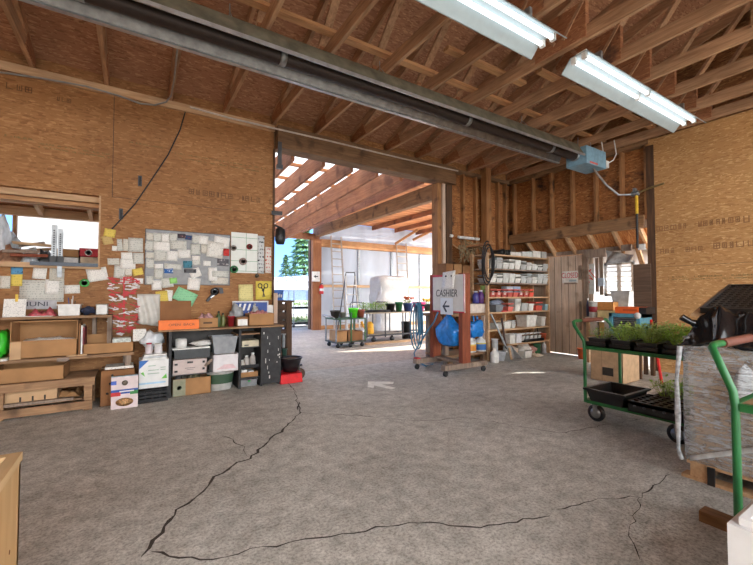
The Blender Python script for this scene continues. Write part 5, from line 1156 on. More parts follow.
# step ladder
sy = YE-1.75; a = P(347.5,325,Y=sy); a.z = 0; b = P(345.5,276,Y=sy+.35); c = P(355,276,Y=sy+.35); w_ = c.x-b.x
sl_ = T('step_ladder', 'folded out step ladder right of the tall ladder in the yard', 'ladder', (a.x+.2, sy+.3, 0))
B().bar(a, b, .03, .06).build('rail', M_alu, sl_); B().bar(a+Vector((w_*1.3,0,0)), c, .03, .06).build('rail', M_alu, sl_)
for k in range(1,6): p = a.lerp(b,k/6); q = (a+Vector((w_*1.3,0,0))).lerp(c,k/6); bx(p.x, q.x, p.y-.05, p.y+.05, p.z-.015, p.z+.015).build('step', M_alu, sl_)
B().bar(b, (b.x-.05,sy+.85,0), .02, .04).build('back_leg', M_dgrey, sl_); B().bar(c, (c.x+.08,sy+.85,0), .02, .04).build('back_leg', M_dgrey, sl_)
B().tube([b, b+Vector((.02,0,.12)), c+Vector((-.02,0,.12)), c], .02, 8).build('top_handle', M_dgrey, sl_)
# plastic wrapped stack
wy_ = 10.75; x0,x1,z0,z1 = FR(381,276,411,330,Y=wy_); M_wrap = flat(206,206,204,.35,var=.06)
ws = T('wrapped_stack', 'big stack wrapped in white plastic before the yard wall', 'stack', ((x0+x1)/2,wy_+.4,0))
def wrapfn(u, v):
    a = u*2*math.pi; k = (abs(math.cos(a))**6+abs(math.sin(a))**6)**(-1/6)
    rr = 1+.04*math.sin(v*26)+.05*noise.noise(Vector((u*9,v*7,1)))
    top = 1 if v < .86 else max(.02, 1-((v-.86)/.14)**2)
    return ((x0+x1)/2+(x1-x0)/2*math.cos(a)*k*rr*top, wy_+.45+.42*math.sin(a)*k*rr*top, min(1,v/.9)*z1*(1+.02*noise.noise(Vector((u*8,3,v*3)))))
B().grid(wrapfn, 40, 24, .004).build('wrapping', M_wrap, ws)
bx(x0+.05, x1-.05, wy_+.1, wy_+.8, .0, z1*.88).build('stacked_load', flat(206,206,206,.6), ws)
xa = P(361,310,Y=wy_).x
B().grid(lambda u,v: (xa+(x0+.12-xa)*(u**.7)+.04*math.sin(v*9), wy_+.3-.12*math.sin(u*6+v*3), .02+(z1*.98*(u**1.6))*v+.03*math.sin(u*11)), 16, 10, .004).build('loose_drape', M_wrap, ws)
# seedling table with casters
g = P(395,341,Z=0); ty = g.y; tz = P(395,312,Y=ty).z
tb_ = T('seedling_table', 'long wheeled metal table of seedlings and pots across the yard', 'table', (g.x,ty+.35,0))
xa, xb = P(366,312,Y=ty).x, P(437,312,Y=ty).x
bx(xa, xb, ty, ty+.75, tz-.03, tz).build('table_top', flat(176,160,136,.6), tb_)
bx(xa+.05, xb-.05, ty+.03, ty+.06, .16, .2).build('lower_rail', M_dgrey, tb_); bx(xa+.05, xb-.05, ty+.69, ty+.72, .16, .2).build('lower_rail', M_dgrey, tb_)
for x in [xa+.04+(xb-xa-.1)*k/4 for k in range(5)]:
    for y in (ty+.03, ty+.69): bx(x, x+.025, y, y+.025, .12, tz-.03).build('leg', M_dgrey, tb_)
for x in (xa+.3, xa+.9, xb-.9, xb-.25):
    B().lathe([(.001,-.025),(.065,-.025),(.065,.025),(.001,.025)], (x,ty+.1,.065), 14, axis='y').bar((x,ty+.1,.065), (x,ty+.1,.17), .06, .02).build('caster', M_black, tb_)
bx(xa+.02, xa+1.2, ty+.05, ty+.7, .19, .22).build('lower_deck', flat(150,140,128,.6), tb_)
for xh in (P(361,300,Y=ty).x, P(387,300,Y=ty).x):
    B().tube([(xh,ty+.6,tz-.02),(xh,ty+.6,tz+.22),(xh+.05,ty+.6,tz+.27),(xh+.36,ty+.6,tz+.27),(xh+.42,ty+.6,tz+.22),(xh+.42,ty+.6,tz-.02)], .014, 8).build('loop_handle', M_dgrey, tb_)
for k in range(3):
    x0,x1,z0,z1 = FR(352+12*k,303,364+12*k,309,Y=ty+.2); x0 = max(x0, xa+.01) if k else x0
    c = (max((x0+x1)/2, xa+.2), ty+.3, tz); 
    if k == 0: c = (xa+.17, ty+.3, tz)
    else: c = (xa+.17+.33*k, ty+.3, tz)
    o = T('seedling_tray', NTH[k]+' tray of lime green seedlings from the left on the yard table', 'seedlings', c, 'seedling trays on the yard table')
    bx(c[0]-.155, c[0]+.155, c[1]-.25, c[1]+.25, tz, tz+.06).build('tray', M_blackp, o); mb = B(); tuft(mb, (c[0],c[1]-.02,tz+.05), .24, .24, 260, random.Random(60+k), .035); mb.build('foliage', M_lime, o)
def onT(px, dy=.12): 
    x0,x1,z0,z1 = FR(*px, Y=ty+dy); return (x0+x1)/2, (x1-x0)/2, z1-tz
x,r,h = onT((386.5,303.5,395,310)); pot('black_pot', 'black pot right of the lime seedlings on the yard table', (x,ty+.14,tz), r*.95, h, M_blackp)
x,r,h = onT((396,302,402.5,311)); pot('green_pot', 'dark green pot in the middle of the yard table', (x,ty+.14,tz), r*.95, h, flat(40,110,64,.5))
x,r,h = onT((404,303,412,311)); pot('flower_pot', 'blue pot of orange flowers on the yard table', (x,ty+.14,tz), r*.9, h, flat(52,76,130,.5), 'flower', M_leafB, .17, seed=1, n=70, ls=.05, pr=.11)
x,r,h = onT((414,302,424.5,310)); pot('pink_pot', 'bright pink pot on the yard table', (x,ty+.14,tz), r*.95, h, flat(236,60,128,.5))
x,r,h = onT((425,304,431,311)); pot('flower_pot', 'pot of yellow flowers at the right of the yard table', (x,ty+.14,tz), r, h, flat(60,70,60,.5), 'flower', M_leafA, .15, seed=2, n=60, ls=.05, pr=.1)
c = P(409,336,Y=ty+.2); tub('black_bucket', 'tall black bucket under the yard table', 'bucket', (c.x,ty+.35,.0), .28, .28, P(409,321.5,Y=ty+.2).z-.02, M_blackp, n=20, taper=.8)
# yellow thing under the table
yl = B().tube([P(368,316,Y=ty-.06)+Vector((0,.0,0)), P(371,325,Y=ty-.08), P(375,331,Y=ty-.1)], [.05,.09,.06], 8); zmn = min(p.z for p in yl.v)
c = P(372,329,Y=ty-.12); yj = T('yellow_can', 'yellow watering can on the lower deck edge of the yard table', 'watering can', (xa+.2,ty+.2,.22)); B().lathe([(.001,0),(.1,0),(.11,.03),(.1,.25),(.05,.33),(.001,.33)], (xa+.24,ty+.2,.22), 14).build('can_body', flat(240,178,50,.5), yj); B().tube([(xa+.15,ty+.2,.3),(xa+.02,ty+.18,.44),(xa-.04,ty+.17,.56)], [.03,.025,.035], 8).build('spout', flat(240,178,50,.5), yj)
slab('floor_timber', 'long timber lying on the yard floor in front of the table', 'timber', P(366,345,Z=0).x, P(432,338,Z=0).x, ty-.32, ty-.2, 0, .05, M_pale)
# green trolley with boxes and pots
g = P(351,347.5,Z=0); cy_ = g.y
tc = T('trolley', 'green framed trolley with boxes below and pots on top, in the yard', 'trolley', (g.x,cy_+.3,0), None)
xa, xb = P(336,345,Y=cy_).x, P(366,345,Y=cy_).x; zd = P(358,318,Y=cy_).z; zl_ = P(350,341.5,Y=cy_).z
bx(xa, xb, cy_, cy_+.62, zd-.03, zd).build('top_deck', flat(70,100,76,.6), tc); bx(xa, xb, cy_, cy_+.62, zl_-.03, zl_).build('lower_deck', flat(80,86,78,.6), tc)
for x in (xa, (xa+xb)/2-.01, xb-.03): 
    for y in (cy_, cy_+.59): bx(x, x+.03, y, y+.03, zl_-.03, zd+(.14 if x > xa and y < cy_+.3 and x < xb-.1 else 0)).build('upright', flat(58,104,64,.5) if x > xa else M_galv, tc)
for x in (xa+.08, (xa+xb)/2, xb-.08):
    for y in (cy_+.06, cy_+.55): B().lathe([(.001,-.02),(.05,-.02),(.05,.02),(.001,.02)], (x,y,.05), 12, axis='y').bar((x,y,.05), (x,y,zl_-.02), .04, .02).build('caster', M_black, tc)
B().tube([(xa,cy_+.05,zd),(xa-.1,cy_+.05,zd+.06),(xa-.1,cy_+.57,zd+.06),(xa,cy_+.57,zd)], .012, 8).build('push_bar', M_steel, tc)
def onC(px): x0,x1,z0,z1 = FR(*px, Y=cy_+.1); return (x0+x1)/2, (x1-x0)/2, z1-zd
x,r,h = onC((350,308,358.5,317)); pot('green_pot', 'bright lime green pot on the yard trolley', (x,cy_+.15,zd), r, h, flat(90,220,40,.4))
x,r,h = onC((358.5,309.5,367,317)); pot('brown_pot', 'terracotta brown pot beside the lime green pot on the trolley', (x-.03,cy_+.16,zd), r*.85, h, flat(150,82,64,.6))
x,r,h = onC((331,307.5,340,313)); pot('black_pot', 'dark bowl pot at the left of the yard trolley', (xa+.12,cy_+.3,zd), r, h*.7, flat(60,54,50,.6))
pot('grey_pot', 'grey pot between the dark bowl and the lime green pot', (xa+.33,cy_+.3,zd), .08, .14, flat(150,146,136,.6))
x0,x1,z0,z1 = FR(333,331,347,342,Y=cy_+.06); carton('cardboard_box', 'brown carton at the left on the yard trolley lower deck', 'box', xa+.04, xa+.33, cy_+.05, cy_+.45, zl_, z1, M_card, top='closed')
carton('cardboard_box', 'dark topped carton at the right on the yard trolley lower deck', 'box', xa+.36, xb-.05, cy_+.08, cy_+.5, zl_, z1-.03, M_card3)
bx(0,0,0,0,0,0)

# ================================================================== cashier stand
XS = P(464,374,Z=0).x
pR = P(464,374,Z=0); pL = P(434.5,367,Z=0)
xs_ = pR.x; zt1 = P(465,273,X=xs_).z; zt0 = P(435,272,X=xs_).z
st = T('sign_stand', 'red brown timber stand on casters holding the CASHIER board', 'stand', (xs_, (pR.y+pL.y)/2, 0))
yR = pR.y; yL = P(434.5,320,X=xs_).y
for y, z, n in ((yR,zt1,'upright'),(yL,zt1,'upright')):
    bx(xs_-.07, xs_+.11, y-.045, y+.045, .14, z).build(n, M_red, st, bevel=.004)
    bx(xs_-.45, xs_+.5, y-.05, y+.05, .10, .18).build('foot_beam', M_greywood, st)
    for x in (xs_-.4, xs_+.45):
        B().lathe([(.001,-.015),(.045,-.015),(.045,.015),(.001,.015)], (x,y,.045), 14, axis='y').bar((x,y,.045), (x,y,.10), .04, .012).build('caster', M_black, st)
bx(xs_+.02, xs_+.1, yR+.045, yL-.045, .14, .2).build('cross_beam', M_greywood, st); bx(xs_-.05, xs_+.03, yR+.05, yL-.05, .18, .2).build('cross_beam', M_greywood, st)
bx(xs_+.03, xs_+.06, yR+.045, yL-.045, P(450,309,X=xs_).z, P(450,303,X=xs_).z).build('rail', M_greywood, st)
bx(xs_-.43, xs_-.36, yL-.055, yL+.055, .182, .20).build('red_flag', flat(206,50,50,.6), st)
# board
XB_ = xs_-.085; y0,y1,z0,z1 = FR(432,275,464.5,312,X=XB_)
cbd = T('cashier_board', 'white board with a red edge reading CASHIER on the timber stand', 'sign', (XB_,(y0+y1)/2,z0))
bx(XB_, XB_+.014, y0, y1, z0, z1).build('board', flat(216,214,208,.5,var=.04), cbd)
e = .026; M_rtape = flat(196,40,60,.5)
bx(XB_-.002, XB_, y1-e, y1, z0, z1).build('red_edge', flat(110,30,44,.5), cbd); bx(XB_-.002, XB_, (y0+y1)/2, y1, z1-e, z1+.008).build('red_edge', M_rtape, cbd)
bx(XB_-.002, XB_, y0, y0+e*.7, z0, z1).build('red_edge', flat(220,120,140,.5), cbd); bx(XB_-.002, XB_, y0, y1, z0-.004, z0+e*.7).build('red_edge', M_rtape, cbd)
text('lettering', 'CASHIER', .17, (XB_-.002, (y0+y1)/2+.03, (z0+z1)/2-.0), ONR, flat(58,56,56,.7), cbd, .001, .80, shear=.12)
y0b,y1b,z0b,z1b = FR(443.5,272.5,454.5,289,X=XB_-.01); nt_ = T('pinned_sheets', 'white sheets pinned over the top edge of the cashier board', 'paper', (XB_,(y0b+y1b)/2,z0b))
B().grid(lambda u,v: (XB_-.012-.02*(1-v)**2, y1b+(y0b-y1b)*u, z0b+(z1b-z0b)*v), 4, 6, .0015).build('sheet', M_papers[2], nt_); B().grid(lambda u,v: (XB_-.006-.012*(1-v)**2, y1b+.05+(y0b-.04-y1b)*u-.03*v, z0b+.01+(z1b-z0b)*v+.02*u), 4, 6, .0015).build('sheet', M_papers[0], nt_)
for k in (.25,.75): B().lathe([(.001,-.02),(.014,-.012),(.014,.0),(.001,.0)], (XB_-.012,y1b+(y0b-y1b)*k,z1b-.06), 10, axis='x').build('pin', M_black, nt_)
y0b,y1b,z0b,z1b = FR(440.5,298,453,314.5,X=XB_-.01); ap_ = T('arrow_sheet', 'white sheet with a thick dark left arrow below the word on the board', 'paper', (XB_,(y0b+y1b)/2,z0b))
bx(XB_-.012, XB_-.009, y0b, y1b, z0b, z1b).build('sheet', flat(226,232,238,.7,var=.03), ap_)
ym, zm = (y0b+y1b)/2, (z0b+z1b)/2
mb = B(); mb.bar((XB_-.014,ym+.075,zm), (XB_-.014,ym-.07,zm), .03, .003, up=(1,0,0)).bar((XB_-.015,ym+.085,zm-.01), (XB_-.015,ym+.0,zm+.09), .022, .003, up=(1,0,0)).bar((XB_-.015,ym+.085,zm+.01), (XB_-.015,ym+.0,zm-.095), .034, .003, up=(1,0,0)); mb.build('arrow', flat(58,66,82,.6), ap_)
# blue bag on the stand
bc = P(450,346,X=xs_+.0); bt_ = P(451,313,X=xs_)
yw = abs(P(440.5,330,X=xs_).y-P(461,330,X=xs_).y)/2
def bagfn(u, v):
    a = u*2*math.pi; zz = .36+(bt_.z-.36-.02)*v; k = (.9+.25*math.sin(v*3.1))*(1 if v < .55 else 1-.85*((v-.55)/.45)**1.1); k *= min(1, (v*9)**.5+.05)
    rr = k*(1+.12*math.sin(a*5+v*4)+.1*noise.noise(Vector((math.cos(a)*2,math.sin(a)*2,v*5))))
    return (xs_-.02+.12*rr*math.cos(a), (bc.y+.0)+yw*rr*math.sin(a), zz)
zb0 = P(450,346.5,X=xs_).z
def bagfn2(u, v):
    p = bagfn(u, v); f = (p[2]-.36)/(bt_.z-.02-.36); return (p[0], p[1], zb0+(bt_.z-.02-zb0)*f)
bgo = T('carrier_bag', 'shiny blue carrier bag hanging from the timber stand', 'bag', (xs_,bc.y,zb0)); M_bblue = flat(40,130,214,.25,var=.2)
B().grid(bagfn2, 36, 22, .002).build('bag_body', M_bblue, bgo)
B().tube([(xs_-.03,bc.y-.05,bt_.z-.05),(xs_+.045,bc.y,P(450,306,X=xs_).z),(xs_-.03,bc.y+.05,bt_.z-.05)], .012, 6).build('bag_handle', M_bblue, bgo)
# hose
hz = T('garden_hose', 'coiled blue garden hose hanging from the left upright of the timber stand', 'hose', (xs_-.1, yL+.1, 0))
mb = B(); M_hose = flat(76,130,160,.4)
rr = random.Random(4); xh = xs_-.02; top = P(434,303,X=xh)
for k in range(6):
    dw = rr.uniform(.10,.24); dz = rr.uniform(.55,.92); ph_ = rr.uniform(-.04,.08)
    pts = [(xh-.06-.02*k+.05*math.sin(t), yL+.30+ph_*.5+dw*math.sin(t)*.9, top.z-dz/2+dz/2*math.cos(t)) for t in [i*2*math.pi/24 for i in range(25)]]
    mb.tube(pts, .014, 7)
mb.build('hose_coil', M_hose, hz)
B().tube([P(438,312,X=xh-.1), P(434,322,X=xh-.12), P(428,330,X=xh-.14), P(420,343,X=xh-.15), P(414,353,Z=.02), P(416,361,Z=.02), P(426,366,Z=.02), P(433,364,Z=.02)], .014, 7).build('hose_tail', M_hose, hz)
bx(xs_-.13, xs_-.06, yL+.045, yL+.32, top.z-.06, top.z-.03).build('hook', M_dgrey, hz)
rk = B().blob(P(450,360,Z=0)+Vector((0,0,.09)), (.13,.12,.11), .2, 2, 2, 5); 
for p in rk.v: p.z = max(p.z, .0)
tag(rk.build('stone', flat(120,110,104,.9)), 'grey rounded stone on the floor behind the timber stand', 'stone')
# ================================================================== pot rack in the far corner
SY0, SY1 = 5.15, 5.62
sx0, sx1 = P(489.5,315,Y=SY0).x, P(549,315,Y=SY0).x
lev = [P(520,y,Y=SY0).z for y in (256,269.5,283,296.8,311.3,328,343)]
rk_ = T('pot_rack', 'tall open wooden rack of pots in the corner beside the plank door', 'rack', ((sx0+sx1)/2, SY0+.2, 0))
for i, z in enumerate(lev):
    xa = sx0 if i < 6 else P(507,343,Y=SY0).x
    bx(xa, sx1, SY0, SY1, z-.028, z).build('rack_shelf', M_pale if i not in (1,2) else M_greywood, rk_)
for x in (sx0-.035, sx1): 
    bx(x, x+.035, SY0, SY0+.07, 0, lev[0]+.02).build('upright', M_pale, rk_); bx(x, x+.035, SY1-.07, SY1, 0, lev[0]+.02).build('upright', M_pale, rk_)
bx(sx0-.03, sx1+.03, SY1, SY1+.012, .0, lev[0]).build('back_panel', M_sheathX, rk_)
xm = P(511,330,Y=SY0+.1).x; bx(xm, xm+.04, SY0+.25, SY0+.32, lev[6], lev[5]-.028).build('divider', M_pale, rk_); bx(xm, xm+.04, SY0+.25, SY0+.32, lev[5], lev[4]-.028).build('divider', M_pale, rk_)
def sqpot(name, label, cat, c, w_, h, m, n=1, group=None, lab=None, taper=.74):
    """a square plastic pot, or a nested stack of n of them"""
    o = T(name, label, cat, c, group); k = math.sqrt(2)*.5*w_
    mb = B(); st_ = (h*.42/(n-1)) if n > 1 else 0; h1 = h-st_*(n-1)
    mb.lathe([(.001,0),(k*taper,0),(k*.95,h1*.8),(k,h1*.8),(k,h1),(k*.9,h1),(k*.84,h1*.5),(.001,h1*.3)], c, 4, math.pi/4).build('pot_body', m, o)
    for q in range(1, n):
        z = st_*q; B().lathe([(k*.96,h1*.80),(k,h1*.8),(k,h1),(k*.9,h1),(k*.8,h1*.7),(.001,h1*.6)], (c[0],c[1],c[2]+z), 4, math.pi/4).build('nested_pot', m, o)
    if lab: bx(c[0]-w_*.2, c[0]+w_*.2, c[1]-w_*.47, c[1]-w_*.455, c[2]+h*.3, c[2]+h*.68).build('paper_label', lab, o)
    return o
rnd = random.Random(11)
M_pw = [flat(214,214,208,.5), flat(196,198,194,.5), flat(224,222,214,.5), flat(176,178,176,.5)]
M_pr = [flat(190,84,72,.6), flat(204,96,82,.6), flat(176,74,66,.6)]
rowname = ['top','second','third','fourth','fifth','sixth','seventh']
# top shelf: flat cartons lying
x = P(511,252,Y=SY0).x
for k, (px0,px1,py) in enumerate(((510,521,254),(521.5,532,253.6),(532.5,540,252.8),(541,546,253.5))):
    xa, xb = P(px0,254,Y=SY0+.05).x, P(px1,254,Y=SY0+.05).x; z1 = P((px0+px1)/2,py-1.6,Y=SY0+.05).z
    slab('label_box', ['flat white box at the left on top of the pot rack','second flat box from the left on top of the pot rack','taller cream box on top of the pot rack','small grey roll box at the right on top of the pot rack'][k], 'box', xa, xb-.01, SY0+.03, SY0+.2, lev[0], max(z1,lev[0]+.05), M_pw[k], 'boxes on top of the pot rack')
def row(i, n, hmax, colours, lo, hi, name='white_pot', what='white pot stack', x0=None, x1=None, deep=2):
    a = x0 if x0 is not None else sx0+.02; b = x1 if x1 is not None else sx1-.02; w_ = (b-a)/n
    for k in range(n):
        for d in range(deep):
            h = rnd.uniform(lo,hi)*hmax*(1 if d else .9); m = colours[rnd.randrange(len(colours))]
            sqpot(name, '%s, %s from left in the %s row, %s rack shelf' % (what, NTH[k], 'front' if d == 0 else 'back', rowname[i]), 'pots', (a+w_*(k+.5), SY0+.075+d*.16, lev[i]), w_*.94, h, m, rnd.choice((2,3,3,4)), 'white pots on the rack')
row(1, 10, lev[0]-.028-lev[1], M_pw, .5, .95)
row(2, 10, lev[1]-.028-lev[2], M_pw, .6, .96)
h = lev[2]-.028-lev[3]
for k in range(8):
    px = 495+6.45*k; c = P(px+1.6, 296, Y=SY0+.08); w_ = .155
    sqpot('red_pot', '%s red pot from left in the row on the fourth rack shelf%s' % (NTH[k], ', brightest' if k == 7 else ''), 'pot', (sx0+.125+.172*k, SY0+.085, lev[3]), w_, h*.6, M_pr[k%3] if k < 7 else flat(226,84,62,.6), 2, 'red pots on the fourth rack shelf', M_paper if k not in (3,4,7) else None)
tub('green_cup', 'lime cup standing behind the first red pots on the fourth shelf', 'cup', (sx0+.1,SY0+.25,lev[3]), .11, .11, h*.85, flat(170,200,120,.5), n=14)
crumple('red_cloth', 'crumpled dark red wrapping behind the third red pot', 'plastic', (sx0+.52,SY0+.28,lev[3]), .26, .14, h*.75, flat(150,36,44,.6), 91)
for k in range(2): slab('pale_box', ['pale grey box behind the fifth and sixth red pots','light blue box behind the seventh red pot'][k], 'box', sx0+.76+k*.24, sx0+.97+k*.24, SY0+.2, SY0+.34, lev[3], lev[3]+h*.84, (flat(200,206,214,.5),flat(176,196,220,.5))[k], bevel=.004)
# fifth shelf
h = lev[3]-.028-lev[4]; z = lev[4]
def at5(px): return P(px, 306, Y=SY0+.1).x
tub('grey_tub', 'dark grey tub at the left of the fifth rack shelf', 'tub', (at5(497),SY0+.12,z), .22, .18, h*.5, flat(120,124,128,.5))
bag('clear_bag', 'bag of bluish plastic lids behind the grey tub on the fifth shelf', 'bag', (at5(506),SY0+.32,z), (.24,.1,h*.42), flat(150,160,178,.4,var=.2), 95, .35)
sqpot('red_pot', 'salmon pot left of the white stack on the fifth shelf', 'pot', (at5(508),SY0+.11,z), .17, h*.62, flat(214,112,98,.6), 2)
slab('red_tray', 'flat red tray lying before the salmon pot on the fifth shelf', 'tray', at5(499), at5(503.5), SY0+.01, SY0+.1, z, z+.025, flat(208,60,62,.6))
sqpot('white_pot', 'tall white stack of pots in the middle of the fifth shelf', 'pots', (at5(515),SY0+.11,z), .18, h*.95, M_pw[2], 6)
tub('white_tub', 'grey white tub right of the tall white stack on the fifth shelf', 'tub', (at5(522.5),SY0+.14,z), .2, .2, h*.58, M_pw[3])
tub('white_tub', 'smaller white tub next to the red box on the fifth shelf', 'tub', (at5(528.5),SY0+.1,z), .15, .15, h*.52, M_pw[2])
sqpot('red_pot', 'wide red pot at the right of the fifth shelf', 'pot', (at5(537),SY0+.16,z), .24, h*.68, flat(206,84,70,.6), 2, taper=.86)
tub('blue_tub', 'pale blue tub at the right end of the fifth shelf', 'tub', (at5(544),SY0+.1,z), .14, .16, h*.45, flat(150,186,196,.5))
# sixth shelf
h = lev[4]-.028-lev[5]; z = lev[5]
tub('white_tray', 'white trays at the left of the sixth rack shelf', 'tray', (at5(497.5),SY0+.14,z), .24, .2, h*.33, M_pw[0]); tub('white_tray', 'long white tray second from the left on the sixth rack shelf', 'tray', (at5(505.5),SY0+.14,z), .2, .2, h*.42, M_pw[2])
sqpot('white_pot', 'grey white pots beside the divider on the sixth shelf', 'pots', (at5(512.2),SY0+.12,z), .12, h*.5, M_pw[1], 3)
slab('board', 'small board lying on the white trays on the sixth shelf', 'board', at5(494), at5(503), SY0+.06, SY0+.2, z+h*.46, z+h*.52, M_pale)
tub('white_tub', 'big white tub with a lid on the sixth rack shelf', 'tub', (at5(530),SY0+.2,z), .34, .28, h*.68, M_pw[2], lid=M_pw[0])
tub('white_tub', 'white lidded tub at the right end of the sixth shelf', 'tub', (at5(541.5),SY0+.15,z), .15, .2, h*.56, M_pw[2], lid=M_pw[2])
# seventh shelf
h = lev[5]-.028-lev[6]; z = lev[6]
for k, (px, w_, m) in enumerate(((508.5,.17,M_pw[2]),(515,.17,flat(226,228,230,.5)))): tub('white_box', ['cream white box left of the divider on the seventh shelf','bright white box left of the black pot tray'][k], 'box', (at5(px)+.02,SY0+.12,z), w_, .2, h*.62, m, taper=.95)
o = T('pot_tray', 'black tray carrying small white pots on the seventh rack shelf', 'tray', (at5(530),SY0+.14,z)); xa, xb = at5(521), at5(540.5); bx(xa, xb, SY0+.02, SY0+.26, z, z+.02).box((xa,SY0+.02,z),(xb,SY0+.03,z+.06)).box((xa,SY0+.25,z),(xb,SY0+.26,z+.06)).build('tray_body', M_blackp, o)
for k in range(5): sqpot('white_pot', NTH[k]+' small white pot from the left in the black tray on the seventh shelf', 'pot', (xa+.05+(xb-xa-.1)*k/4, SY0+.14, z+.02), .1, h*.55, M_pw[k%3], 2, 'small pots in the black rack tray')
pot('terracotta_pot', 'small orange pot at the right end of the seventh rack shelf', (at5(543.5),SY0+.12,z), .065, h*.5, flat(216,110,74,.7))
tag(B().tube([(at5(543),SY0+.2,z),(at5(541.5),SY0+.22,z+h*.93)], .014, 6).build('dark_stick', M_black), 'dark stick standing behind the small orange pot', 'stick')
# on the floor under the rack
def fl_(px, y, zt): 
    c = P(px, 350, Y=y); return c.x
for k, (px, r, h, m, lab) in enumerate(((511,(.15,.13,.1),.2,flat(216,196,176,.7),'cream sack on the floor under the pot rack'),(523,(.17,.13,.12),.2,flat(226,222,214,.7),'white sack in the middle under the pot rack'),(532,(.11,.1,.08),.2,flat(186,140,130,.7),'pinkish sack right of the white one under the rack'))):
    bag('sack', lab, 'sack', (P(px,352,Y=SY0+.15).x,SY0+.16,0), r, m, 100+k, .3)
tub('white_tub', 'white tub before the sacks under the pot rack', 'tub', (P(525,354,Y=SY0-.07).x,SY0-.07,0), .22, .18, .13, M_pw[2])
tub('green_pot', 'green pot among the sacks under the pot rack', 'pot', (P(537,352,Y=SY0+.1).x,SY0+.1,0), .17, .15, .2, flat(80,140,96,.5), n=16)
crumple('paper_heap', 'pale wrapping on the floor below the right of the rack', 'paper', (P(536,355,Y=SY0-.1).x,SY0-.1,0), .26, .2, .08, flat(222,206,184,.7), 111)
bottle('white_bottle', 'white bottle at the right under the pot rack', 'bottle', (P(544.5,353,Y=SY0+.05).x,SY0+.06,0), .045, .26, flat(222,224,230,.4), M_white)

# ================================================================== bench left of the rack
BY0 = 5.22; bxa, bxb = P(444,330,Y=BY0).x, P(488,330,Y=BY0).x
btz = P(480,313,Y=BY0).z; blz = P(480,352,Y=BY0).z
kb = T('corner_bench', 'rough wooden bench with a low shelf between stand and pot rack', 'bench', ((bxa+bxb)/2, BY0+.25, 0))
bx(bxa, bxb, BY0, D-.12, btz-.05, btz).build('bench_top', M_bench, kb)
for x in (bxa+.05, bxb-.09):
    for y in (BY0+.02, D-.25): bx(x, x+.08, y, y+.08, 0, btz-.05).build('leg', M_paleZ if x > bxa+.2 else M_greywood, kb)
bx(bxa+.02, bxb-.0, BY0-.03, D-.2, blz-.04, blz).build('low_shelf', M_bench, kb)
bx(bxa+.1, bxa+.2, BY0-.02, BY0+.06, 0, blz-.04).build('leg', M_bench, kb); bx(bxb-.16, bxb-.02, BY0-.02, BY0+.06, 0, blz-.04).build('leg', M_bench, kb)
def kb_(px, dy=.05): x0,x1,z0,z1 = FR(*px, Y=BY0+dy); return (x0+x1)/2, x1-x0, z0, z1
for k, (px, m, bnd, lab) in enumerate((((470,338,478.5,353),flat(228,226,220,.4),flat(226,150,60,.5),'white jug with an orange label on the low bench shelf'),((479.5,336,490,353),flat(220,222,220,.4),flat(50,110,180,.5),'white jug with a blue label on the low bench shelf'))):
    x,w_,z0,z1 = kb_(px,.02); o = T('jug', lab, 'jug', (x,BY0+.1,blz), 'jugs on the low bench shelf'); r = w_*.46; hj = z1-blz
    B().lathe([(.001,0),(r*.95,0),(r,.01),(r,hj*.6),(r*.8,hj*.75),(r*.35,hj*.9),(r*.3,hj*.93)], (x,BY0+.1,blz), 16, sy=.8).build('jug_body', m, o)
    B().lathe([(r*.36,hj*.91),(r*.36,hj),(.001,hj)], (x,BY0+.1,blz), 12).build('cap', M_white, o); B().lathe([(r*1.015,hj*.1),(r*1.015,hj*.48)], (x,BY0+.1,blz), 16, sy=.8).build('paper_label', bnd, o)
    B().lathe([(r*1.02,hj*.48),(r*1.02,hj*.56)], (x,BY0+.1,blz), 16, sy=.8).build('paper_label', flat(206,190,90,.5), o)
    B().tube([(x+r*.3,BY0+.1,hj*.9+blz),(x+r*.75,BY0+.08,hj*.88+blz),(x+r*.98,BY0+.08,hj*.7+blz),(x+r*.9,BY0+.1,hj*.5+blz)], .012, 8).build('jug_handle', m, o)
x,w_,z0,z1 = kb_((470,319,487.5,338.5)); 
mb = B(); mb.prism([(x-w_/2,BY0+.02,z1-.03),(x+w_*.32,BY0+.02,z1-.10),(x+w_*.55,BY0+.02,z1-.16),(x+w_*.1,BY0+.02,z0),(x-w_*.2,BY0+.02,z0+.05),(x-w_/2,BY0+.02,z0+.1)], (0,.16,0)); 
o = T('carrier_bag', 'folded blue carrier bag hanging under the corner bench behind the stand', 'bag', (x,BY0+.1,z0)); b_ = B().blob((x-.02,BY0+.12,(z0+z1)/2-.01), (w_*.52,.09,(z1-z0)*.42), .35, 2.4, 3, 8); b_.build('bag_body', M_bblue, o); B().tube([(x-.06,BY0+.12,(z0+z1)/2+.08),(x-.08,BY0+.12,btz-.03)], .02, 6).tube([(x+.04,BY0+.12,(z0+z1)/2+.06),(x+.02,BY0+.12,btz-.03)], .02, 6).build('bag_handle', M_bblue, o)
x,w_,z0,z1 = kb_((473,303.5,492,312.5)); x = min(x, bxb-w_*.5); carton('white_box', 'cream white box on the corner bench below the purple bottles', 'box', x-w_*.5, x+w_*.45, BY0+.02, BY0+.22, btz, z1, flat(214,200,188,.6), top='closed')
ztop = z1+.0016
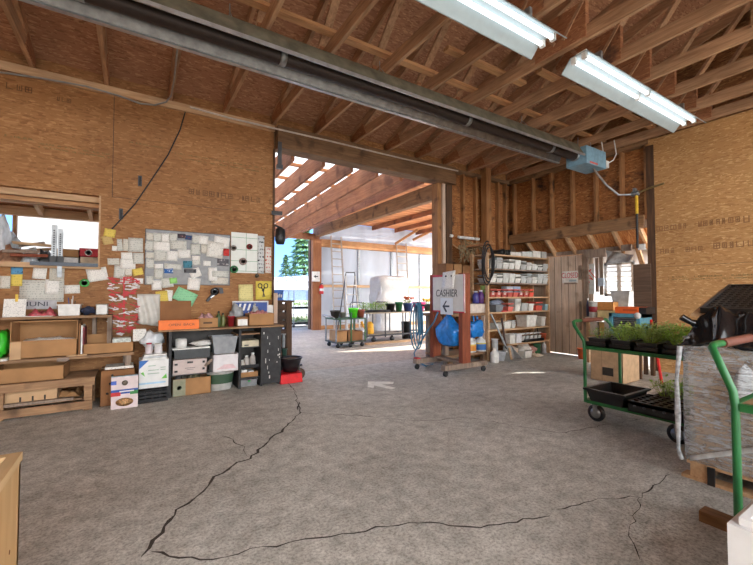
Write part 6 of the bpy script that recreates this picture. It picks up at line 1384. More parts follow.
for k, (px, col, lab) in enumerate((((474.5,291,480,303),(64,60,130),'purple bottle left of the other two on the cream box'),((480.5,293,485,303),(40,46,96),'dark blue bottle between the purple ones on the cream box'),((485.5,290,490.5,303),(96,50,120),'violet bottle at the right on the cream box'))):
    xx,w2,z0,z2 = kb_(px,.08); bottle('plastic_bottle', lab, 'bottle', (min(xx, x+w_*.38),BY0+.12,ztop), w2*.42, max(.12,z2-ztop), flat(*col,.4), flat(210,210,214), 'bottles on the cream box', neck=.5)
slab('red_packet', 'small red packet standing on the bench by the rack', 'packet', bxb-.11, bxb-.03, BY0+.26, BY0+.31, btz, btz+.2, flat(196,40,50,.5))
x,w_,z0,z1 = kb_((461,276,473,312),.3); carton('cardboard_box', 'tall brown carton on the corner bench behind the stand post', 'box', x-w_/2, x+w_/2, BY0+.3, BY0+.5, btz, btz+.26, M_card, top='closed')
# storage ledge on the studs
ly = D-.38; lz_ = P(460,276.5,Y=ly).z; la, lb2 = P(446,276,Y=ly).x, P(488,276,Y=ly).x
lg = T('stud_shelf', 'shelf of rough boards fixed to the bare studs over the corner bench', 'shelf', ((la+lb2)/2, ly+.2, lz_-.03)); bx(la, lb2, ly, D-.012, lz_-.03, lz_).build('shelf_board', M_bench, lg)
for x in (la+.1, lb2-.15): B().prism([(x,ly+.06,lz_-.03),(x,D-.012,lz_-.03),(x,D-.012,lz_-.3)], (.04,0,0)).build('bracket', M_stud, lg)
for k, (px, m, lab) in enumerate((((446,263.5,453.5,276),M_card3,'brown carton at the left on the stud shelf'),((454,264,462,276),M_card,'second brown carton from the left on the stud shelf'),((462.5,265,471,276),M_card3,'third brown carton from the left on the stud shelf'))):
    x0,x1,z0,z1 = FR(*px, Y=ly+.03); carton('cardboard_box', lab, 'box', x0, x1-.004, ly+.03, ly+.27, lz_, z1, m, 'cartons on the stud shelf', top='closed')
x0,x1,z0,z1 = FR(471.5,262,487,276,Y=ly+.05); bag('leather_gloves', 'tan leather gloves heaped at the right end of the stud shelf', 'gloves', ((x0+x1)/2,ly+.14,lz_), ((x1-x0)*.46,.1,(z1-lz_)*.42), flat(176,134,80,.8,var=.3), 121, .4)
# twine and straps hanging on the studs
mb = B(); rr = random.Random(8)
for k in range(46):
    a = P(rr.uniform(457,484), rr.uniform(240,252), Y=D-.24-.05*rr.random()); b = a+Vector((rr.uniform(-.28,.28),rr.uniform(-.04,.02),rr.uniform(-.32,.1))); m_ = (a+b)/2+Vector((0,-.05,-.06)); mb.tube([a,m_,b], .009, 5)
mb.tube([P(459,246,Y=D-.22), P(470,247,Y=D-.23), P(482,246,Y=D-.22)], .02, 6)
tag(mb.build('twine_bundle', flat(150,130,98,.9,var=.3)), 'frayed bundle of twine and straps hung over the stud shelf', 'twine', kind=None)
mb = B()
for k in range(3): mb.tube([P(487+1.2*k+5*math.cos(t), 263+(22-k*3)*math.sin(t), Y=SY0-.04-.03*k) for t in [i*2*math.pi/20 for i in range(21)]], .012, 7)
mb.build; hs = T('black_hose', 'coiled black rubber hose hanging at the left edge of the pot rack', 'hose', P(487,262,Y=SY0-.05)); mb.build('hose_coil', flat(36,36,38,.6), hs)
bx(P(486,243,Y=SY0).x, P(491,243,Y=SY0).x, SY0-.09, D-.16, P(488,245,Y=SY0).z, P(488,243,Y=SY0).z).build('hook', M_stud, hs)
pp = T('plastic_pipe', 'short white plastic pipes lying across the studs above the twine', 'pipe', P(466,238,Y=D-.06)); B().tube([P(458.5,237,Y=D-.05), P(473.5,238.6,Y=D-.05)], .032, 10).build('pipe', M_white, pp); B().tube([P(474.5,238.8,Y=D-.05), P(479,239.2,Y=D-.05)], .03, 10).build('pipe', M_white, pp); B().tube([P(450,235.6,Y=D-.05), P(452.5,236,Y=D-.05)], .03, 10).build('pipe', M_white, pp)
for k, px in enumerate((501,506.5)):
    c = P(px, 249, Y=SY0+.12); o = T('black_roll', ['black plastic roll lying at the left on top of the pot rack','second black roll right of the first on top of the pot rack'][k], 'roll', (c.x,SY0+.2,lev[0]), 'black rolls on the pot rack'); r = .062; B().lathe([(r*.55,-.12),(r,-.12),(r,.12),(r*.55,.12),(r*.55,-.12)], (c.x,SY0+.17,lev[0]+r), 18, axis='y').build('roll', M_blackp, o)
# dustpan, poles, white jug by the rack
dp = T('dustpan', 'grey long handled dustpan standing before the pot rack', 'dustpan', P(511,360,Z=0)); c = P(510,360,Z=0)
B().prism([c+Vector((-.2,0,.0)), c+Vector((.2,.02,.0)), c+Vector((.12,.05,.26)), c+Vector((-.14,.04,.28))], (0,.012,0)).prism([c+Vector((-.2,0,0)), c+Vector((-.14,.04,.28)), c+Vector((-.16,-.14,.02))], (.012,0,0)).prism([c+Vector((.2,.02,0)), c+Vector((.12,.05,.26)), c+Vector((.22,-.12,.02))], (-.012,0,0)).box(c+Vector((-.2,-.14,0)), c+Vector((.22,.03,.008))).build('pan', flat(150,150,148,.5), dp)
B().prism([c+Vector((.0,-.01,.0)), c+Vector((.055,-.01,.0)), c+Vector((.02,.02,.24)), c+Vector((-.03,.02,.24))], (0,-.012,0)).build('pan_board', M_pale, dp)
B().tube([c+Vector((-.06,.05,.25)), P(501.5,318,Y=c.y+.1)], .02, 8).build('pan_handle', flat(70,50,44,.6), dp)
po = B().tube([P(505,345,Y=4.95), P(491,314,Y=5.12)], .02, 8); zmn = min(p.z for p in po.v); tag(po.tube([P(505,345,Y=4.95), P(509.5,356,Z=0)+Vector((0,.0,.02))], .02, 8).build('pole', M_galv), 'slanting grey pole leaning on the pot rack', 'pole')
c = P(494.5,362.5,Z=0); bottle('white_jug', 'white bottle standing on the floor before the corner bench', 'bottle', c, .08, .27, M_white, M_white, neck=.4)
c = P(492.5,357,Z=0); c.y = BY0-.12; tub('white_tube', 'tall white cylinder by the right leg of the corner bench', 'cylinder', (bxb+.05,BY0-.12,0), .12, .12, .42, flat(224,228,230,.4), n=16, taper=1)
x = bxb+.2; tub('blue_tub', 'white tub with a dark blue and red label left of the dustpan', 'tub', (x+.03,BY0-.14,0), .2, .18, .17, flat(220,222,228,.4), n=16, taper=.9)
carton('cardboard_box', 'brown carton on the floor under the left end of the rack', 'box', sx0+.04, sx0+.25, SY0+.04, SY0+.3, 0.0, .36, M_card, top='closed')

# ================================================================== lean-to: sign, counter and clutter
x = XE-.056; y0,y1,z0,z1 = FR(562.5,271,578,284,X=x); cs = T('closed_sign', 'white sign with red capitals reading CLOSED on the plank door', 'sign', (x,(y0+y1)/2,z0)); bx(x-.012, x, y0, y1, z0+.02, z1).build('panel', M_white, cs); text('lettering', 'CLOSED', .16, (x-.013,(y0+y1)/2,(z0+z1)/2+.04), ONR, flat(206,70,90,.6), cs, .001, .62)
bx(x-.02, x-.0, y0+.03, y1-.05, z0-.005, z0+.03).build('sign_ledge', M_greywood, cs); bx(x-.013, x-.012, y0+.03, y1-.15, z0+.05, z0+.09).build('print_line', flat(170,190,200,.6), cs)
x = XE-.012; y0,y1,z0,z1 = FR(583.5,264,594.5,294,X=x); rs = T('red_letter_sign', 'tall white board with slanting red lettering right of the plank door', 'sign', (x,(y0+y1)/2,z0)); bx(x-.014, x, y0, y1, z0, z1).build('board', flat(206,212,208,.6), rs)
o = text('lettering', 'ANT', .30, (x-.016,(y0+y1)/2,(z0+z1)/2+.02), ONR, flat(206,60,44,.6), rs, .001, .5); o.rotation_euler = (rad(90), rad(-38), rad(-90))
for k, (px, lab) in enumerate((((585.5,249.5,606,257.5),'long grey weathered plank nailed under the lean-to rafters'),((621.5,244.5,632,251),'short grey plank nailed under the lean-to rafters near the window'))):
    y0,y1,z0,z1 = FR(*px, X=XE-.31); slab('weathered_plank', lab, 'plank', XE-.33, XE-.31, y0, y1, z0, z1, M_greywood, 'planks under the lean-to eave')
for k, (px, m, lab) in enumerate((((595.5,258,598.5,292),M_greywood,'left of two upright grey slats between red lettered sign and window'),((599.5,257,603,295),M_greywood,'right of two upright grey slats beside the window'))):
    y0,y1,z0,z1 = FR(*px, X=XE-.02); slab('upright_slat', lab, 'slat', XE-.03, XE-.006, y0, y1, z0, z1, m, 'slats by the lean-to window')  # loose upright slats on the wall beside the window, not window parts
y0,y1,z0,z1 = FR(580.5,257,583,295,X=XE-.02)
y0,y1,z0,z1 = FR(599,278,604.5,286,X=XE-.05); slab('switch_box', 'pale blue grey box fixed beside the window', 'box', XE-.09, XE-.031, y0, y1, z0, z1, flat(184,200,214,.5))
y0,y1,z0,z1 = FR(606,249,633,263,X=XE-.1); crumple('curtain_film', 'crumpled grey film hanging over the window head', 'plastic', (XE-.1,(y0+y1)/2,z0), .08, y1-y0, .02, M_bagc, 131); 
tag(B().grid(lambda u,v: (XE-.1-.05*math.sin(u*9+v*4), y0+(y1-y0)*u, z0+(z1-z0)*v*(.5+.5*u)), 12, 6, .004).build('torn_film', flat(176,180,184,.4,var=.25)), 'torn grey film bunched above the window', 'plastic')  # bunched scrap of plastic film, not a curtain
# counter
KX = 7.30; ky0, ky1 = 2.95, P(585,325,X=KX).y; kz = P(600,318,X=KX).z
kc = T('back_counter', 'white cluttered counter under the lean-to window', 'counter', (KX+.2,(ky0+ky1)/2,0))
bx(KX, XE-.1, 3.12, ky1, kz-.03, kz).build('counter_top', flat(226,220,210,.6), kc)
for y in (3.14, ky1-.06):
    for x in (KX+.02, XE-.17): bx(x, x+.05, y, y+.05, 0, kz-.03).build('leg', M_pale, kc)
bx(KX+.02, XE-.12, 3.15, ky1-.02, .5, .53).build('lower_shelf', M_pale, kc)
bx(KX+.01, KX+.025, 3.2, ky1-.35, .53, kz-.03).build('front_panel', flat(224,218,208,.6), kc)
def kx(px, dx=.05): y0,y1,z0,z1 = FR(*px, X=KX+dx); return y0,y1,z0,z1
y0,y1,z0,z1 = kx((586,302,596.5,318)); c = (KX+.15,(y0+y1)/2,kz); pl_ = T('paint_pail', 'white pail with a dark red label on the counter by the door', 'pail', c); r = (y1-y0)*.45; B().lathe([(.001,0),(r*.9,0),(r,z1-kz),(r*1.04,z1-kz),(r*1.04,z1-kz+.015),(.001,z1-kz+.015)], c, 18).build('pail_body', M_white, pl_); B().lathe([(r*.955,(z1-kz)*.35),(r*.985,(z1-kz)*.7)], c, 18).build('paper_label', flat(150,40,50,.5), pl_)
y0,y1,z0,z1 = kx((596.5,304,613,312),.12); carton('cardboard_box', 'orange brown carton on the counter under the window', 'box', KX+.12, KX+.4, y0, y1, kz+.14, z1+.04, flat(206,140,74,.7), top='closed')
y0,y1,z0,z1 = kx((597,311,606,318),.06); carton('yellow_box', 'cream box with a yellow band under the orange brown carton', 'box', KX+.06, KX+.42, y0-.16, y1, kz, kz+.139, flat(226,206,150,.6), top='closed')
y0,y1,z0,z1 = kx((583,318,606,338)); 
y0,y1,z0,z1 = kx((612,291.5,631,304),.35); tub('funnel_tub', 'white tub with a grey sloping inside on the counter before the window', 'tub', (KX+.42,(y0+y1)/2,kz), .26, (y1-y0), max(.2,z1-kz), flat(196,200,200,.4), taper=.6)
crumple('plastic_heap', 'heap of white plastic along the back of the counter', 'plastic', (KX+.5,(ky1+3.5)/2+.1,kz), .14, .7, .22, M_white, 141)
for k, (px, r, h, m, lab) in enumerate(((588,.035,.36,flat(60,74,110,.5),'dark blue tall bottle at the back of the counter by the door'),(591.5,.04,.3,flat(214,190,130,.5),'cream tall bottle right of the dark blue one'),(595,.035,.26,M_white,'white tall bottle behind the pail'))):
    y = P(px, 300, X=KX+.38).y; bottle('tall_bottle', lab, 'bottle', (KX+.38,y,kz), r, h, m, M_white, 'bottles at the back of the counter')
for k, (px, m, lab) in enumerate((((588,325,598,338),M_white,'white box on the lower counter shelf nearest the door'),((598.5,322,608,338),flat(226,190,120,.6),'cream box second on the lower counter shelf'))):
    y0,y1,z0,z1 = kx(px,.1); carton('white_box', lab, 'box', KX+.1, KX+.4, max(y0,3.2), y1-.01, .53, .53+min(.3,kz-.09-.53), m, top='closed')
c = P(580.5,352,X=7.75); tub('orange_bucket', 'orange bucket on the floor right of the plank door', 'bucket', (7.62, P(582,354,X=7.62).y, 0), .17, .17, .2, flat(226,110,60,.5), n=16, taper=.8)
# brown panel and brace at the board wall edge
y0,y1,z0,z1 = FR(633.5,264,651,311,X=XR-.03); slab('brown_wallboard', 'dark brown board panel fixed at the left edge of the pale wall', 'panel', XR-.03, XR-.001, y0, y1, z0-.4, z1, wood('brown_board',(92,70,54),(126,100,80),'y',.7))
a, b = P(636,243,X=XR+.05), P(643,266,X=XR+.05); tag(B().bar(a, b, .05, .07).build('diagonal_strut', M_brace), 'short diagonal wooden strut over the brown panel', 'strut')
a = P(642.5,247,X=XR-.02); slab('white_outlet', 'small white outlet box at the end of the lean-to eave board', 'outlet', XR-.07, XR-.02, a.y-.05, a.y+.05, a.z-.05, a.z+.05, M_white)

# ================================================================== teal cabinet, cardboard box and tools behind the seedling cart
TXX = 6.55; y0,y1,z0,z1 = FR(609,313.5,640,345,X=TXX); szz = .62
stn = T('dark_stand', 'dark slatted stand carrying the teal cabinet', 'stand', (TXX+.2,(y0+y1)/2,0))
bx(TXX-.02, TXX+.5, y0-.02, y1+.02, szz-.03, szz).build('stand_top', M_post, stn)
for y in (y0, y0+.1, y0+.2, y1-.05):
    for x in (TXX, TXX+.44): bx(x, x+.05, y, y+.05, 0, szz-.03).build('leg', M_post, stn)
tcb = T('teal_cabinet', 'teal metal cabinet with a wire front behind the seedlings', 'cabinet', (TXX+.2,(y0+y1)/2,szz)); M_teal = flat(86,146,166,.45); th_ = .045
bx(TXX, TXX+.42, y0, y0+.05, szz, z1).box((TXX,y1-.05,szz),(TXX+.42,y1,z1)).box((TXX,y0,z1-.06),(TXX+.42,y1,z1)).box((TXX,y0,szz),(TXX+.42,y1,szz+.05)).box((TXX+.4,y0,szz),(TXX+.42,y1,z1)).build('case', M_teal, tcb)
bx(TXX+.05, TXX+.06, y0+.05, y1-.05, szz+.05, z1-.06).build('dark_front', flat(58,62,66,.5), tcb)
for k in range(7): z = szz+.1+(z1-szz-.18)*k/6; B().tube([(TXX+.03,y0+.05,z),(TXX+.03,y1-.05,z)], .01, 6).build('wire', M_steel, tcb)
B().lathe([(.001,-.004),(.05,-.004),(.05,.0),(.001,.0)], (TXX,y0+.03,(z1+szz)/2+.16), 14, axis='x').build('white_badge', M_white, tcb)
a0,a1,b0,b1 = FR(615,307,638.5,314,X=TXX+.02); obx = T('orange_box', 'long orange box lying on the teal cabinet', 'box', (TXX+.2,(a0+a1)/2,z1)); bx(TXX+.02, TXX+.34, a0, a1, z1, z1+max(.09,b1-z1)).build('box_body', flat(236,104,36,.5,var=.05), obx, bevel=.004); bx(TXX+.03, TXX+.33, a0-.10, a0-.001, z1, z1+.1).build('dark_end', M_black, obx); bx(TXX+.0185, TXX+.02, (a0+a1)/2-.15, (a0+a1)/2+.05, z1+.04, z1+.07).build('print_line', flat(200,80,34,.6), obx)
# big cardboard box
CXb = 5.95; y0,y1 = P(623,386,X=CXb).y, P(591,380,X=CXb).y; zt = .60
cbx = carton('cardboard_box', 'big plain cardboard box with a hand hole on the floor behind the cart', 'box', CXb, CXb+.5, y0, y1, 0, zt, flat(198,166,130,.85,var=.1), top='closed')
bx(CXb-.001, CXb+.001, y0+(y1-y0)*.28, y0+(y1-y0)*.62, .09, .21).build('hand_hole', M_crack, cbx); bx(CXb-.002, CXb, y0+(y1-y0)*.27, y0+(y1-y0)*.63, .21, .3).build('tucked_flap', flat(206,174,138,.85), cbx); bx(CXb-.0015, CXb, y0+(y1-y0)*.63, y0+(y1-y0)*.64, 0, zt).build('fold_line', flat(150,120,92,.85), cbx)
rp = B().tube([P(662,384,Z=0)+Vector((0,0,.0)), P(651,320,X=6.9)], .02, 8); tag(rp.build('red_pole', flat(206,40,40,.4)), 'red pole leaning behind the seedling cart', 'pole')
c = P(671,384,Z=0); bag('clear_bag', 'clear plastic bag with a dark red rim on the floor behind the cart', 'bag', (5.55,1.62,0), (.22,.2,.17), flat(186,188,190,.25,var=.2), 151, .35)
slab('short_plank', 'rough branchy board lying beside the big cardboard box', 'plank', 5.9, 6.6, 1.98, 2.1, 0, .05, M_card3)
# ================================================================== green carts
M_grn2 = flat(30,106,54,.38); M_mesh = flat(62,62,60,.6)
CZ, CL, CW, CH = .215, .90, .75, .765
def make_cart(label, loc, deck=M_mesh, dh=CH, hy=.12):
    X, Y, _ = loc; o = T('garden_cart', label, 'cart', loc)
    for x in (X+.017, X+CW-.017):
        B().tube([(x,Y-.017,CZ-.03),(x,Y-.017,dh-.01)], .0165, 10).build('corner_post', M_grn2, o)
        B().tube([(x,Y-CL+.017,CZ-.03),(x,Y-CL+.017,dh-.03)], .0165, 10).build('corner_post', M_grn2, o)
    for z, n in ((dh,'top'),(CZ,'lower')):
        B().box((X+.004,Y-CL,z-.034),(X+.03,Y-.034,z)).box((X+CW-.03,Y-CL,z-.034),(X+CW-.004,Y-.034,z)).box((X+.034,Y-.03,z-.034),(X+CW-.034,Y-.004,z)).box((X+.034,Y-CL,z-.034),(X+CW-.034,Y-CL+.026,z)).build(n+'_frame', M_grn2, o)
        bx(X+.031, X+CW-.031, Y-CL+.028, Y-.031, z-.02, z-.003).build(n+'_deck', deck, o)
    hp = [(X+.017,Y-.017,dh-.02),(X+.017,Y-.01,dh+.05),(X+.017,Y+hy-.03,dh+.2),(X+.04,Y+hy-.008,dh+.235),(X+.09,Y+hy,dh+.245),(X+CW-.09,Y+hy,dh+.245),(X+CW-.04,Y+hy-.008,dh+.235),(X+CW-.017,Y+hy-.03,dh+.2),(X+CW-.017,Y-.01,dh+.05),(X+CW-.017,Y-.017,dh-.02)]
    B().tube(hp, .017, 10).build('push_handle', M_grn2, o)
    B().tube([(X+.2,Y+hy,dh+.245),(X+CW-.12,Y+hy,dh+.245)], .023, 10).build('grip', flat(110,60,44,.6), o)
    for x in (X+.07, X+CW-.07):
        for y in (Y-.1, Y-CL+.1):
            wh = B().lathe([(.05,-.02),(.078,-.022),(.085,-.012),(.085,.012),(.078,.022),(.05,.02)], (x,y,.085), 22, axis='x').build('wheel', M_blackp, o)
            B().lathe([(.001,-.023),(.052,-.021),(.052,.021),(.001,.023)], (x,y,.085), 16, axis='x').build('hub', M_galv, wh)
            B().box((x-.035,y-.02,.085),(x-.027,y+.02,CZ-.04)).box((x+.027,y-.02,.085),(x+.035,y+.02,CZ-.04)).box((x-.035,y-.03,CZ-.05),(x+.035,y+.03,CZ-.04)).build('caster_fork', M_galv, o)
    return o
c1 = P(582,346,Z=CH); CX1, CY1 = 3.95, c1.y*3.95/c1.x
make_cart('green two deck garden cart loaded with seedling trays', (CX1, CY1, 0))
c2 = P(738,404,Z=CH+.02); k = 2.28/c2.x
make_cart('green garden cart with a plank deck cut by the right edge', (2.28, P(729,404,X=2.28).y, 0), M_bench, dh=P(738,404,X=2.28).z, hy=.075)
# trays of seedlings on the top deck
rnd = random.Random(21)
ny = 4; ys = [CY1-.02-.225*k for k in range(ny)]
for k in range(ny):
    for j in range(2):
        ya, yb = ys[k]-.215, ys[k]-.005; xa = CX1+.02+.36*j; xb = xa+.345; z = CH
        o = T('seedling_tray', '%s black tray of seedlings from the handle end, %s side of the cart' % (NTH[k], ('near','far')[j]), 'seedlings', ((xa+xb)/2,(ya+yb)/2,z), 'seedling trays on the green cart')
        mb = B().box((xa,ya,z),(xb,yb,z+.012)).box((xa,ya,z),(xa+.012,yb,z+.045)).box((xb-.012,ya,z),(xb,yb,z+.045)).box((xa,ya,z),(xb,ya+.012,z+.045)).box((xa,yb-.012,z),(xb,yb,z+.045)); mb.build('tray', M_blackp, o)
        for q in range(2):
            cx_, cy_2 = (xa+xb)/2-.085+.17*q, (ya+yb)/2
            B().lathe([(.001,.012),(.062,.012),(.075,.075),(.08,.075),(.08,.085),(.001,.08)], (cx_,cy_2,z), 4, math.pi/4, sx=1.35, sy=1.6).build('cell_pack', M_black, o)
            hh_ = (.10,.16,.17,.16)[k]; mb = B(); tuft(mb, (cx_,cy_2,z+.078), .115, hh_*1.1, (70,150,190,150,170)[k], rnd, .026); mb.build('foliage', (M_leafB,M_leafA,M_leafB,M_lime,M_lime)[k], o)
# lower deck: deep tray, plug tray, young plant
g = P(610,395,Z=CZ+.05)
dt = T('deep_tray', 'empty deep black tray on the lower deck at the handle end', 'tray', (CX1+.28,CY1-.22,CZ)); xa, xb, ya, yb, z = CX1-.03, CX1+.46, CY1-.41, CY1-.05, CZ
mb = B(); e = .02; s_ = .03
mb.prism([(xa+s_,ya+s_,z),(xb-s_,ya+s_,z),(xb-s_,yb-s_,z),(xa+s_,yb-s_,z)], (0,0,.01))
for p, q, r, t in (((xa+s_,ya+s_),(xb-s_,ya+s_),(xb,ya),(xa,ya)),((xb-s_,ya+s_),(xb-s_,yb-s_),(xb,yb),(xb,ya)),((xb-s_,yb-s_),(xa+s_,yb-s_),(xa,yb),(xb,yb)),((xa+s_,yb-s_),(xa+s_,ya+s_),(xa,ya),(xa,yb))):
    n = Vector((0,0,0)); c_ = Vector(((xa+xb)/2,(ya+yb)/2,0)); v_ = [Vector((p[0],p[1],z)),Vector((q[0],q[1],z)),Vector((r[0],r[1],z+.12)),Vector((t[0],t[1],z+.12))]; d = (c_-((v_[0]+v_[1])/2)); d.z = 0; mb.prism(v_, d.normalized()*.012)
mb.build('tray_body', M_blackp, dt)
B().box((xa-.02,ya-.02,z+.11),(xb+.02,ya+.012,z+.128)).box((xa-.02,yb-.012,z+.11),(xb+.02,yb+.02,z+.128)).box((xa-.02,ya,z+.11),(xa+.012,yb,z+.128)).box((xb-.012,ya,z+.11),(xb+.02,yb,z+.128)).build('tray_rim', M_blackp, dt)
pt_ = T('plug_tray', 'black plug tray with rows of empty cells on the lower deck', 'tray', (CX1+.16,CY1-.66,CZ)); xa, xb, ya, yb = CX1-.05, CX1+.36, CY1-.88, CY1-.45
mb = B(); zt = CZ+.1
nx, nyy = 5, 6
for i in range(nx+1): x = xa+(xb-xa-.022)*i/nx; mb.box((x,ya,zt-.035),(x+.022,yb,zt))
for i in range(nyy+1): y = ya+(yb-ya-.022)*i/nyy; mb.box((xa,y,zt-.036),(xb,y+.022,zt-.001))
mb.build('cell_grid', M_blackp, pt_)
B().box((xa,ya,CZ),(xa+.01,yb,zt-.01)).box((xb-.01,ya,CZ),(xb,yb,zt-.01)).box((xa,ya,CZ),(xb,ya+.01,zt-.01)).box((xa,yb-.01,CZ),(xb,yb,zt-.01)).box((xa,ya,CZ),(xb,yb,CZ+.01)).build('tray_body', M_blackp, pt_)
mb = B()
for i in range(5): mb.lathe([(.001,-.002),(.014,-.002),(.014,.001),(.001,.001)], (xa,ya+.06+(yb-ya-.12)*i/4,CZ+.055), 10, axis='x')
mb.build('side_hole', M_dgrey, pt_)
yo = T('seedling_tray', 'low black tray of young green plants behind the plug tray', 'seedlings', (CX1+.56,CY1-.68,CZ)); xa, xb, ya, yb = CX1+.40, CX1+.72, CY1-.87, CY1-.48
B().box((xa,ya,CZ),(xb,yb,CZ+.012)).box((xa,ya,CZ),(xa+.012,yb,CZ+.09)).box((xb-.012,ya,CZ),(xb,yb,CZ+.09)).box((xa,ya,CZ),(xb,ya+.012,CZ+.09)).box((xa,yb-.012,CZ),(xb,yb,CZ+.09)).build('tray', M_blackp, yo); bx(xa+.012, xb-.012, ya+.012, yb-.012, CZ+.012, CZ+.07).build('soil', M_soil, yo)
mb = B(); 
for q in range(4): tuft(mb, ((xa+xb)/2-.05,ya+.07+.085*q,CZ+.07), .12, .2, 110, rnd, .03)
mb.build('foliage', M_leafA, yo)
# ================================================================== film wrapped pallet with black sheeting
PX0, PY1, PZ = 3.34, 1.16, 1.0; PX1, PY0 = 4.25, .12
pw_ = T('wrapped_pallet', 'pallet of goods wrapped in clear stretch film beside the seedling cart', 'pallet', ((PX0+PX1)/2,(PY0+PY1)/2,0))
for k in range(3): y = PY0+.02+(PY1-PY0-.14)*k/2; bx(PX0+.0, PX1, y, y+.1, .022, .105).build('pallet_block', M_pale, pw_)
for k in range(3): x = PX0-.01+(PX1-PX0-.08)*k/2; bx(x, x+.1, PY0, PY1+.03, 0, .022).build('pallet_runner', M_pale, pw_)
for k in range(7): x = PX0+(PX1-PX0-.1)*k/6; bx(x, x+.1, PY0, PY1, .105, .125).build('pallet_board', M_pale, pw_)
bx(PX0-.02, PX0-.005, PY1-.16, PY1-.12, .0, .12).build('dark_strap', M_black, pw_)
ld = B(); rr = random.Random(5)
nl = 26
for k in range(nl):
    za = .126+(PZ-.15)*k/nl; zb_ = .126+(PZ-.15)*(k+1)/nl-.007
    for j in range(2):
        y = PY0+.03+(PY1-PY0-.06)*j/2; dx = rr.uniform(.015,.04); ld.box((PX0+dx*rr.uniform(.4,1.4),y+rr.uniform(0,.012),za),(PX1-.02,y+(PY1-PY0-.06)/2-.012,zb_))
ld.build('stacked_sacks', printed('sack_print', (176,150,122), (120,92,70), 16., 'yz', .8), pw_)
def box_film(u, v, g=.0, amp=.02, fr=5., seed=0):
    per = [(PX0-g,PY0-g),(PX0-g,PY1+g),(PX1+g,PY1+g),(PX1+g,PY0-g),(PX0-g,PY0-g)]
    L = [(PY1-PY0),(PX1-PX0),(PY1-PY0),(PX1-PX0)]; t = u*sum(L); i = 0
    while i < 3 and t > L[i]: t -= L[i]; i += 1
    f = min(1, t/L[i]); a, b = per[i], per[i+1]; p = Vector((a[0]+(b[0]-a[0])*f, a[1]+(b[1]-a[1])*f, 0)); nrm = [(-1,0),(0,1),(1,0),(0,-1)][i]
    z = .13+(PZ-.13)*v; q = Vector((p.x*3, p.y*3, 0))
    k = amp*noise.noise(Vector((q.x+z*2.2, q.y-z*2.0, z*fr*.5+seed)))+amp*.6*noise.noise(Vector((q.x*3+z*9, q.y*3+z*7, seed+3)))
    edge = 1-abs(2*f-1)**8
    return (p.x+nrm[0]*k*edge-nrm[0]*0, p.y+nrm[1]*k*edge, z+.02*noise.noise(Vector((u*30,1,seed))) if v > .95 or v < .05 else z)
M_film2 = clear('stretch_film', (236,239,242), .19, .06)
B().grid(lambda u,v: box_film(u,v,.012,.03), 110, 34, .0015).build('stretch_film', M_film2, pw_)
tw = B().tube([(PX0-.04,PY1+.01,.93),(PX0-.05,PY1+.03,.7),(PX0-.03,PY1+.035,.45),(PX0-.05,PY1+.03,.2),(PX0-.03,PY1+.02,.13)], [.018,.012,.02,.011,.016], 8); tw.build('twisted_film', flat(186,190,194,.2,var=.3,scale=30), pw_)
mb = B(); a, b = Vector((PX0-.03,PY1-.03,.15)), Vector((PX0-.03,PY0+.02,.66))
mb.grid(lambda u,v: (PX0-.032-.004*math.sin(u*40), a.y+(b.y-a.y)*u, a.z+(b.z-a.z)*u+.035*(v-.5)), 24, 2, .002).build('film_band', flat(206,208,208,.2,var=.2), pw_)
mb = B(); mb.grid(lambda u,v: (PX0-.05-.03*math.sin(u*5), .87-.10*u+.06*v*(1-u), .86-.26*v-.16*abs(u-.5)), 10, 8, .002).build('loose_film', M_film, pw_)
# black sheeting on top
bs = T('black_sheeting', 'crumpled black plastic sheeting heaped on the wrapped pallet', 'sheeting', ((PX0+PX1)/2,(PY0+PY1)/2,PZ-.02)); M_bfilm = flat(22,23,26,.13,var=.2)
def bsheet(u, v):
    x = PX0-.05+(PX1-PX0+.1)*u; y = PY0-.05+(PY1-PY0+.09)*v; e = min(u*1.02, v, 1-u, 1-v); rim = max(0, 1-e*9)
    n = noise.noise(Vector((x*3.1,y*4.3,1)))*.6+noise.noise(Vector((x*8,y*9,4)))*.5+abs(noise.noise(Vector((x*15,y*13,7))))*.6
    h = .165*(1-rim**2)+n*.10*(1-rim*.4); 
    if v > .8: h -= .06*(v-.8)/.2
    return (x+.03*noise.noise(Vector((y*11,x*3,2))), y+.03*noise.noise(Vector((x*11,y*3,8))), PZ-.03+max(-.03,h-rim*.03))
B().grid(bsheet, 90, 90, .003).build('sheet', M_bfilm, bs)
B().tube([(PX0+.10,PY1-.10,PZ+.06),(PX0+.04,PY1-.03,PZ+.10),(PX0+.01,PY1+.015,PZ+.135)], [.05,.02,.024], 8).build('gathered_end', M_bfilm, bs)
y0,y1,z0,z1 = FR(706,292,760,306,X=PX0+.35)
ts = T('flat_tray', 'black mesh tray lying tilted on the black sheeting', 'tray', (PX0+.5,.6,PZ+.26)); za = PZ+.185; xa, xb, ya, yb = PX0+.16, PX0+.74, .42, 1.10
def tip(mb):
    for p in mb.v: p.z += (p.x-xa)*.30
    return mb
mb = B()
for i in range(14): x = xa+(xb-xa-.012)*i/13; mb.box((x,ya,za),(x+.012,yb,za+.012))
for i in range(17): y = ya+(yb-ya-.012)*i/16; mb.box((xa,y,za-.002),(xb,y+.012,za+.01))
tip(mb).build('mesh_base', M_blackp, ts)
tip(B().box((xa-.01,ya-.01,za-.02),(xa+.012,yb+.01,za+.018)).box((xb-.012,ya-.01,za-.02),(xb+.01,yb+.01,za+.018)).box((xa,ya-.01,za-.02),(xb,ya+.012,za+.018)).box((xa,yb-.012,za-.02),(xb,yb+.01,za+.018))).build('tray_rim', M_blackp, ts)
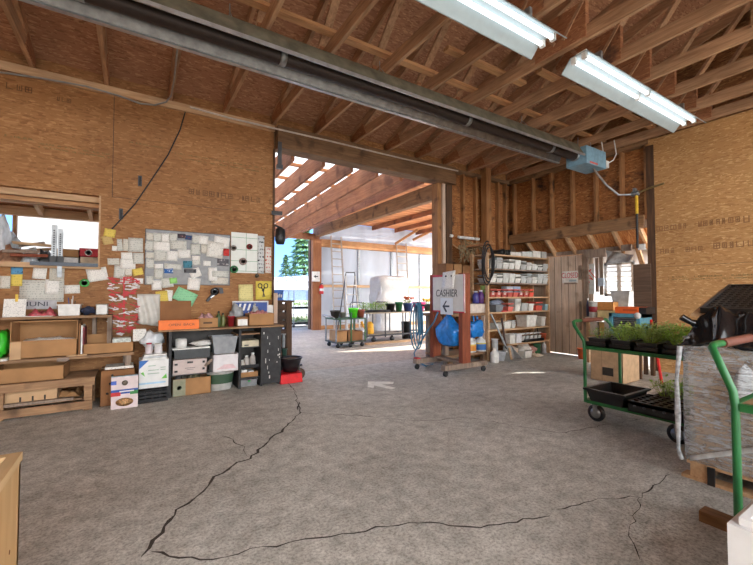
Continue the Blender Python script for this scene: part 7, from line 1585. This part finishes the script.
tag(tip(bx(xa-.03, xb+.03, ya-.02, yb+.06, za-.04, za-.024)).build('cardboard_sheet', M_card2), 'tan cardboard sheet under the tilted black mesh tray', 'cardboard')
# ================================================================== foreground
fx_, fy_ = 1.78, P(727,523,X=1.78).y; fz_ = P(727,523,X=1.78).z
fb = T('foam_box', 'white foam box with a rimmed top in the bottom right corner', 'box', (fx_+.25,fy_-.3,0)); M_foam = flat(236,238,240,.6,var=.03)
L_, W_ = .66, .42
def ring(x0, x1, y0, y1, z0, z1, t):
    o_ = [(x0,y0),(x1,y0),(x1,y1),(x0,y1)]; i_ = [(x0+t,y0+t),(x1-t,y0+t),(x1-t,y1-t),(x0+t,y1-t)]
    vs = [(x,y,z) for z in (z0,z1) for x, y in o_]+[(x,y,z) for z in (z0,z1) for x, y in i_]; fs = []
    for k in range(4): n = (k+1)%4; fs += [(k,n,n+4,k+4), (8+n,8+k,12+k,12+n), (4+k,4+n,12+n,12+k), (n,k,8+k,8+n)]
    return B().add(vs, fs)
ring(fx_, fx_+W_, fy_-L_, fy_, .0, fz_, .045).box((fx_+.045,fy_-L_+.045,.0),(fx_+W_-.045,fy_-.045,.03)).build('box_body', M_foam, fb)
ring(fx_+.025, fx_+W_-.025, fy_-L_+.025, fy_-.025, fz_, fz_+.025, .025).build('rim', M_foam, fb)
bx(fx_+.05, fx_+W_-.05, fy_-L_+.05, fy_-.05, fz_-.16, fz_-.13).build('inner_lid', flat(214,220,226,.6), fb)
a = P(699,521,Z=0); slab('floor_plank', 'short brown plank on the floor before the wrapped pallet', 'plank', a.x, a.x+.09, a.y-.5, a.y, 0, .06, wood('floor_plank_wood',(116,80,48),(160,118,76),'y'))
# wooden bin at the lower left
bx1 = -.34; by1 = P(21,452,X=bx1).y; bz1 = P(21,452,X=bx1).z
M_ply = wood('pale_plywood', (206,160,104), (226,186,132), 'z', .5, .6)
bn = T('plywood_bin', 'pale plywood bin in the lower left corner', 'bin', (bx1-.3, by1-.35, 0)); bw_, bl_ = .55, .75
bx(bx1-.02, bx1, by1-bl_, by1, 0, bz1-.03).build('side_panel', M_ply, bn); bx(bx1-bw_, bx1-bw_+.02, by1-bl_, by1, 0, bz1-.03).build('side_panel', M_ply, bn)
bx(bx1-bw_, bx1, by1-.02, by1-.0, 0, bz1-.03).build('end_panel', M_ply, bn); bx(bx1-bw_, bx1, by1-bl_, by1-bl_+.02, 0, bz1-.03).build('end_panel', M_ply, bn); bx(bx1-bw_, bx1, by1-bl_, by1, 0, .02).build('bottom_panel', M_ply, bn)
M_ply2 = wood('pale_rim', (214,176,124), (234,200,150), 'y', .5, .6)
ring(bx1-bw_-.004, bx1+.004, by1-bl_-.004, by1+.004, bz1-.03, bz1, .037).build('rim', M_ply2, bn)
kn = B()
for y, z in ((by1-.09,.72),(by1-.12,.44),(by1-.07,.2)): kn.lathe([(.001,0),(.008,0),(.001,.0012)], (bx1,y,z), 8, axis='x')
kn.build('knot', flat(120,70,40,.8), bn)
a = P(2,443,X=bx1-.09); cbn = B().blob((a.x-.12,a.y-.16,bz1*.5+.045), (.14,.14,bz1*.5+.02), .22, 2.4, 3, 161); tag(cbn.build('clear_bag', M_bagc), 'pale clear plastic sticking out of the plywood bin', 'plastic')
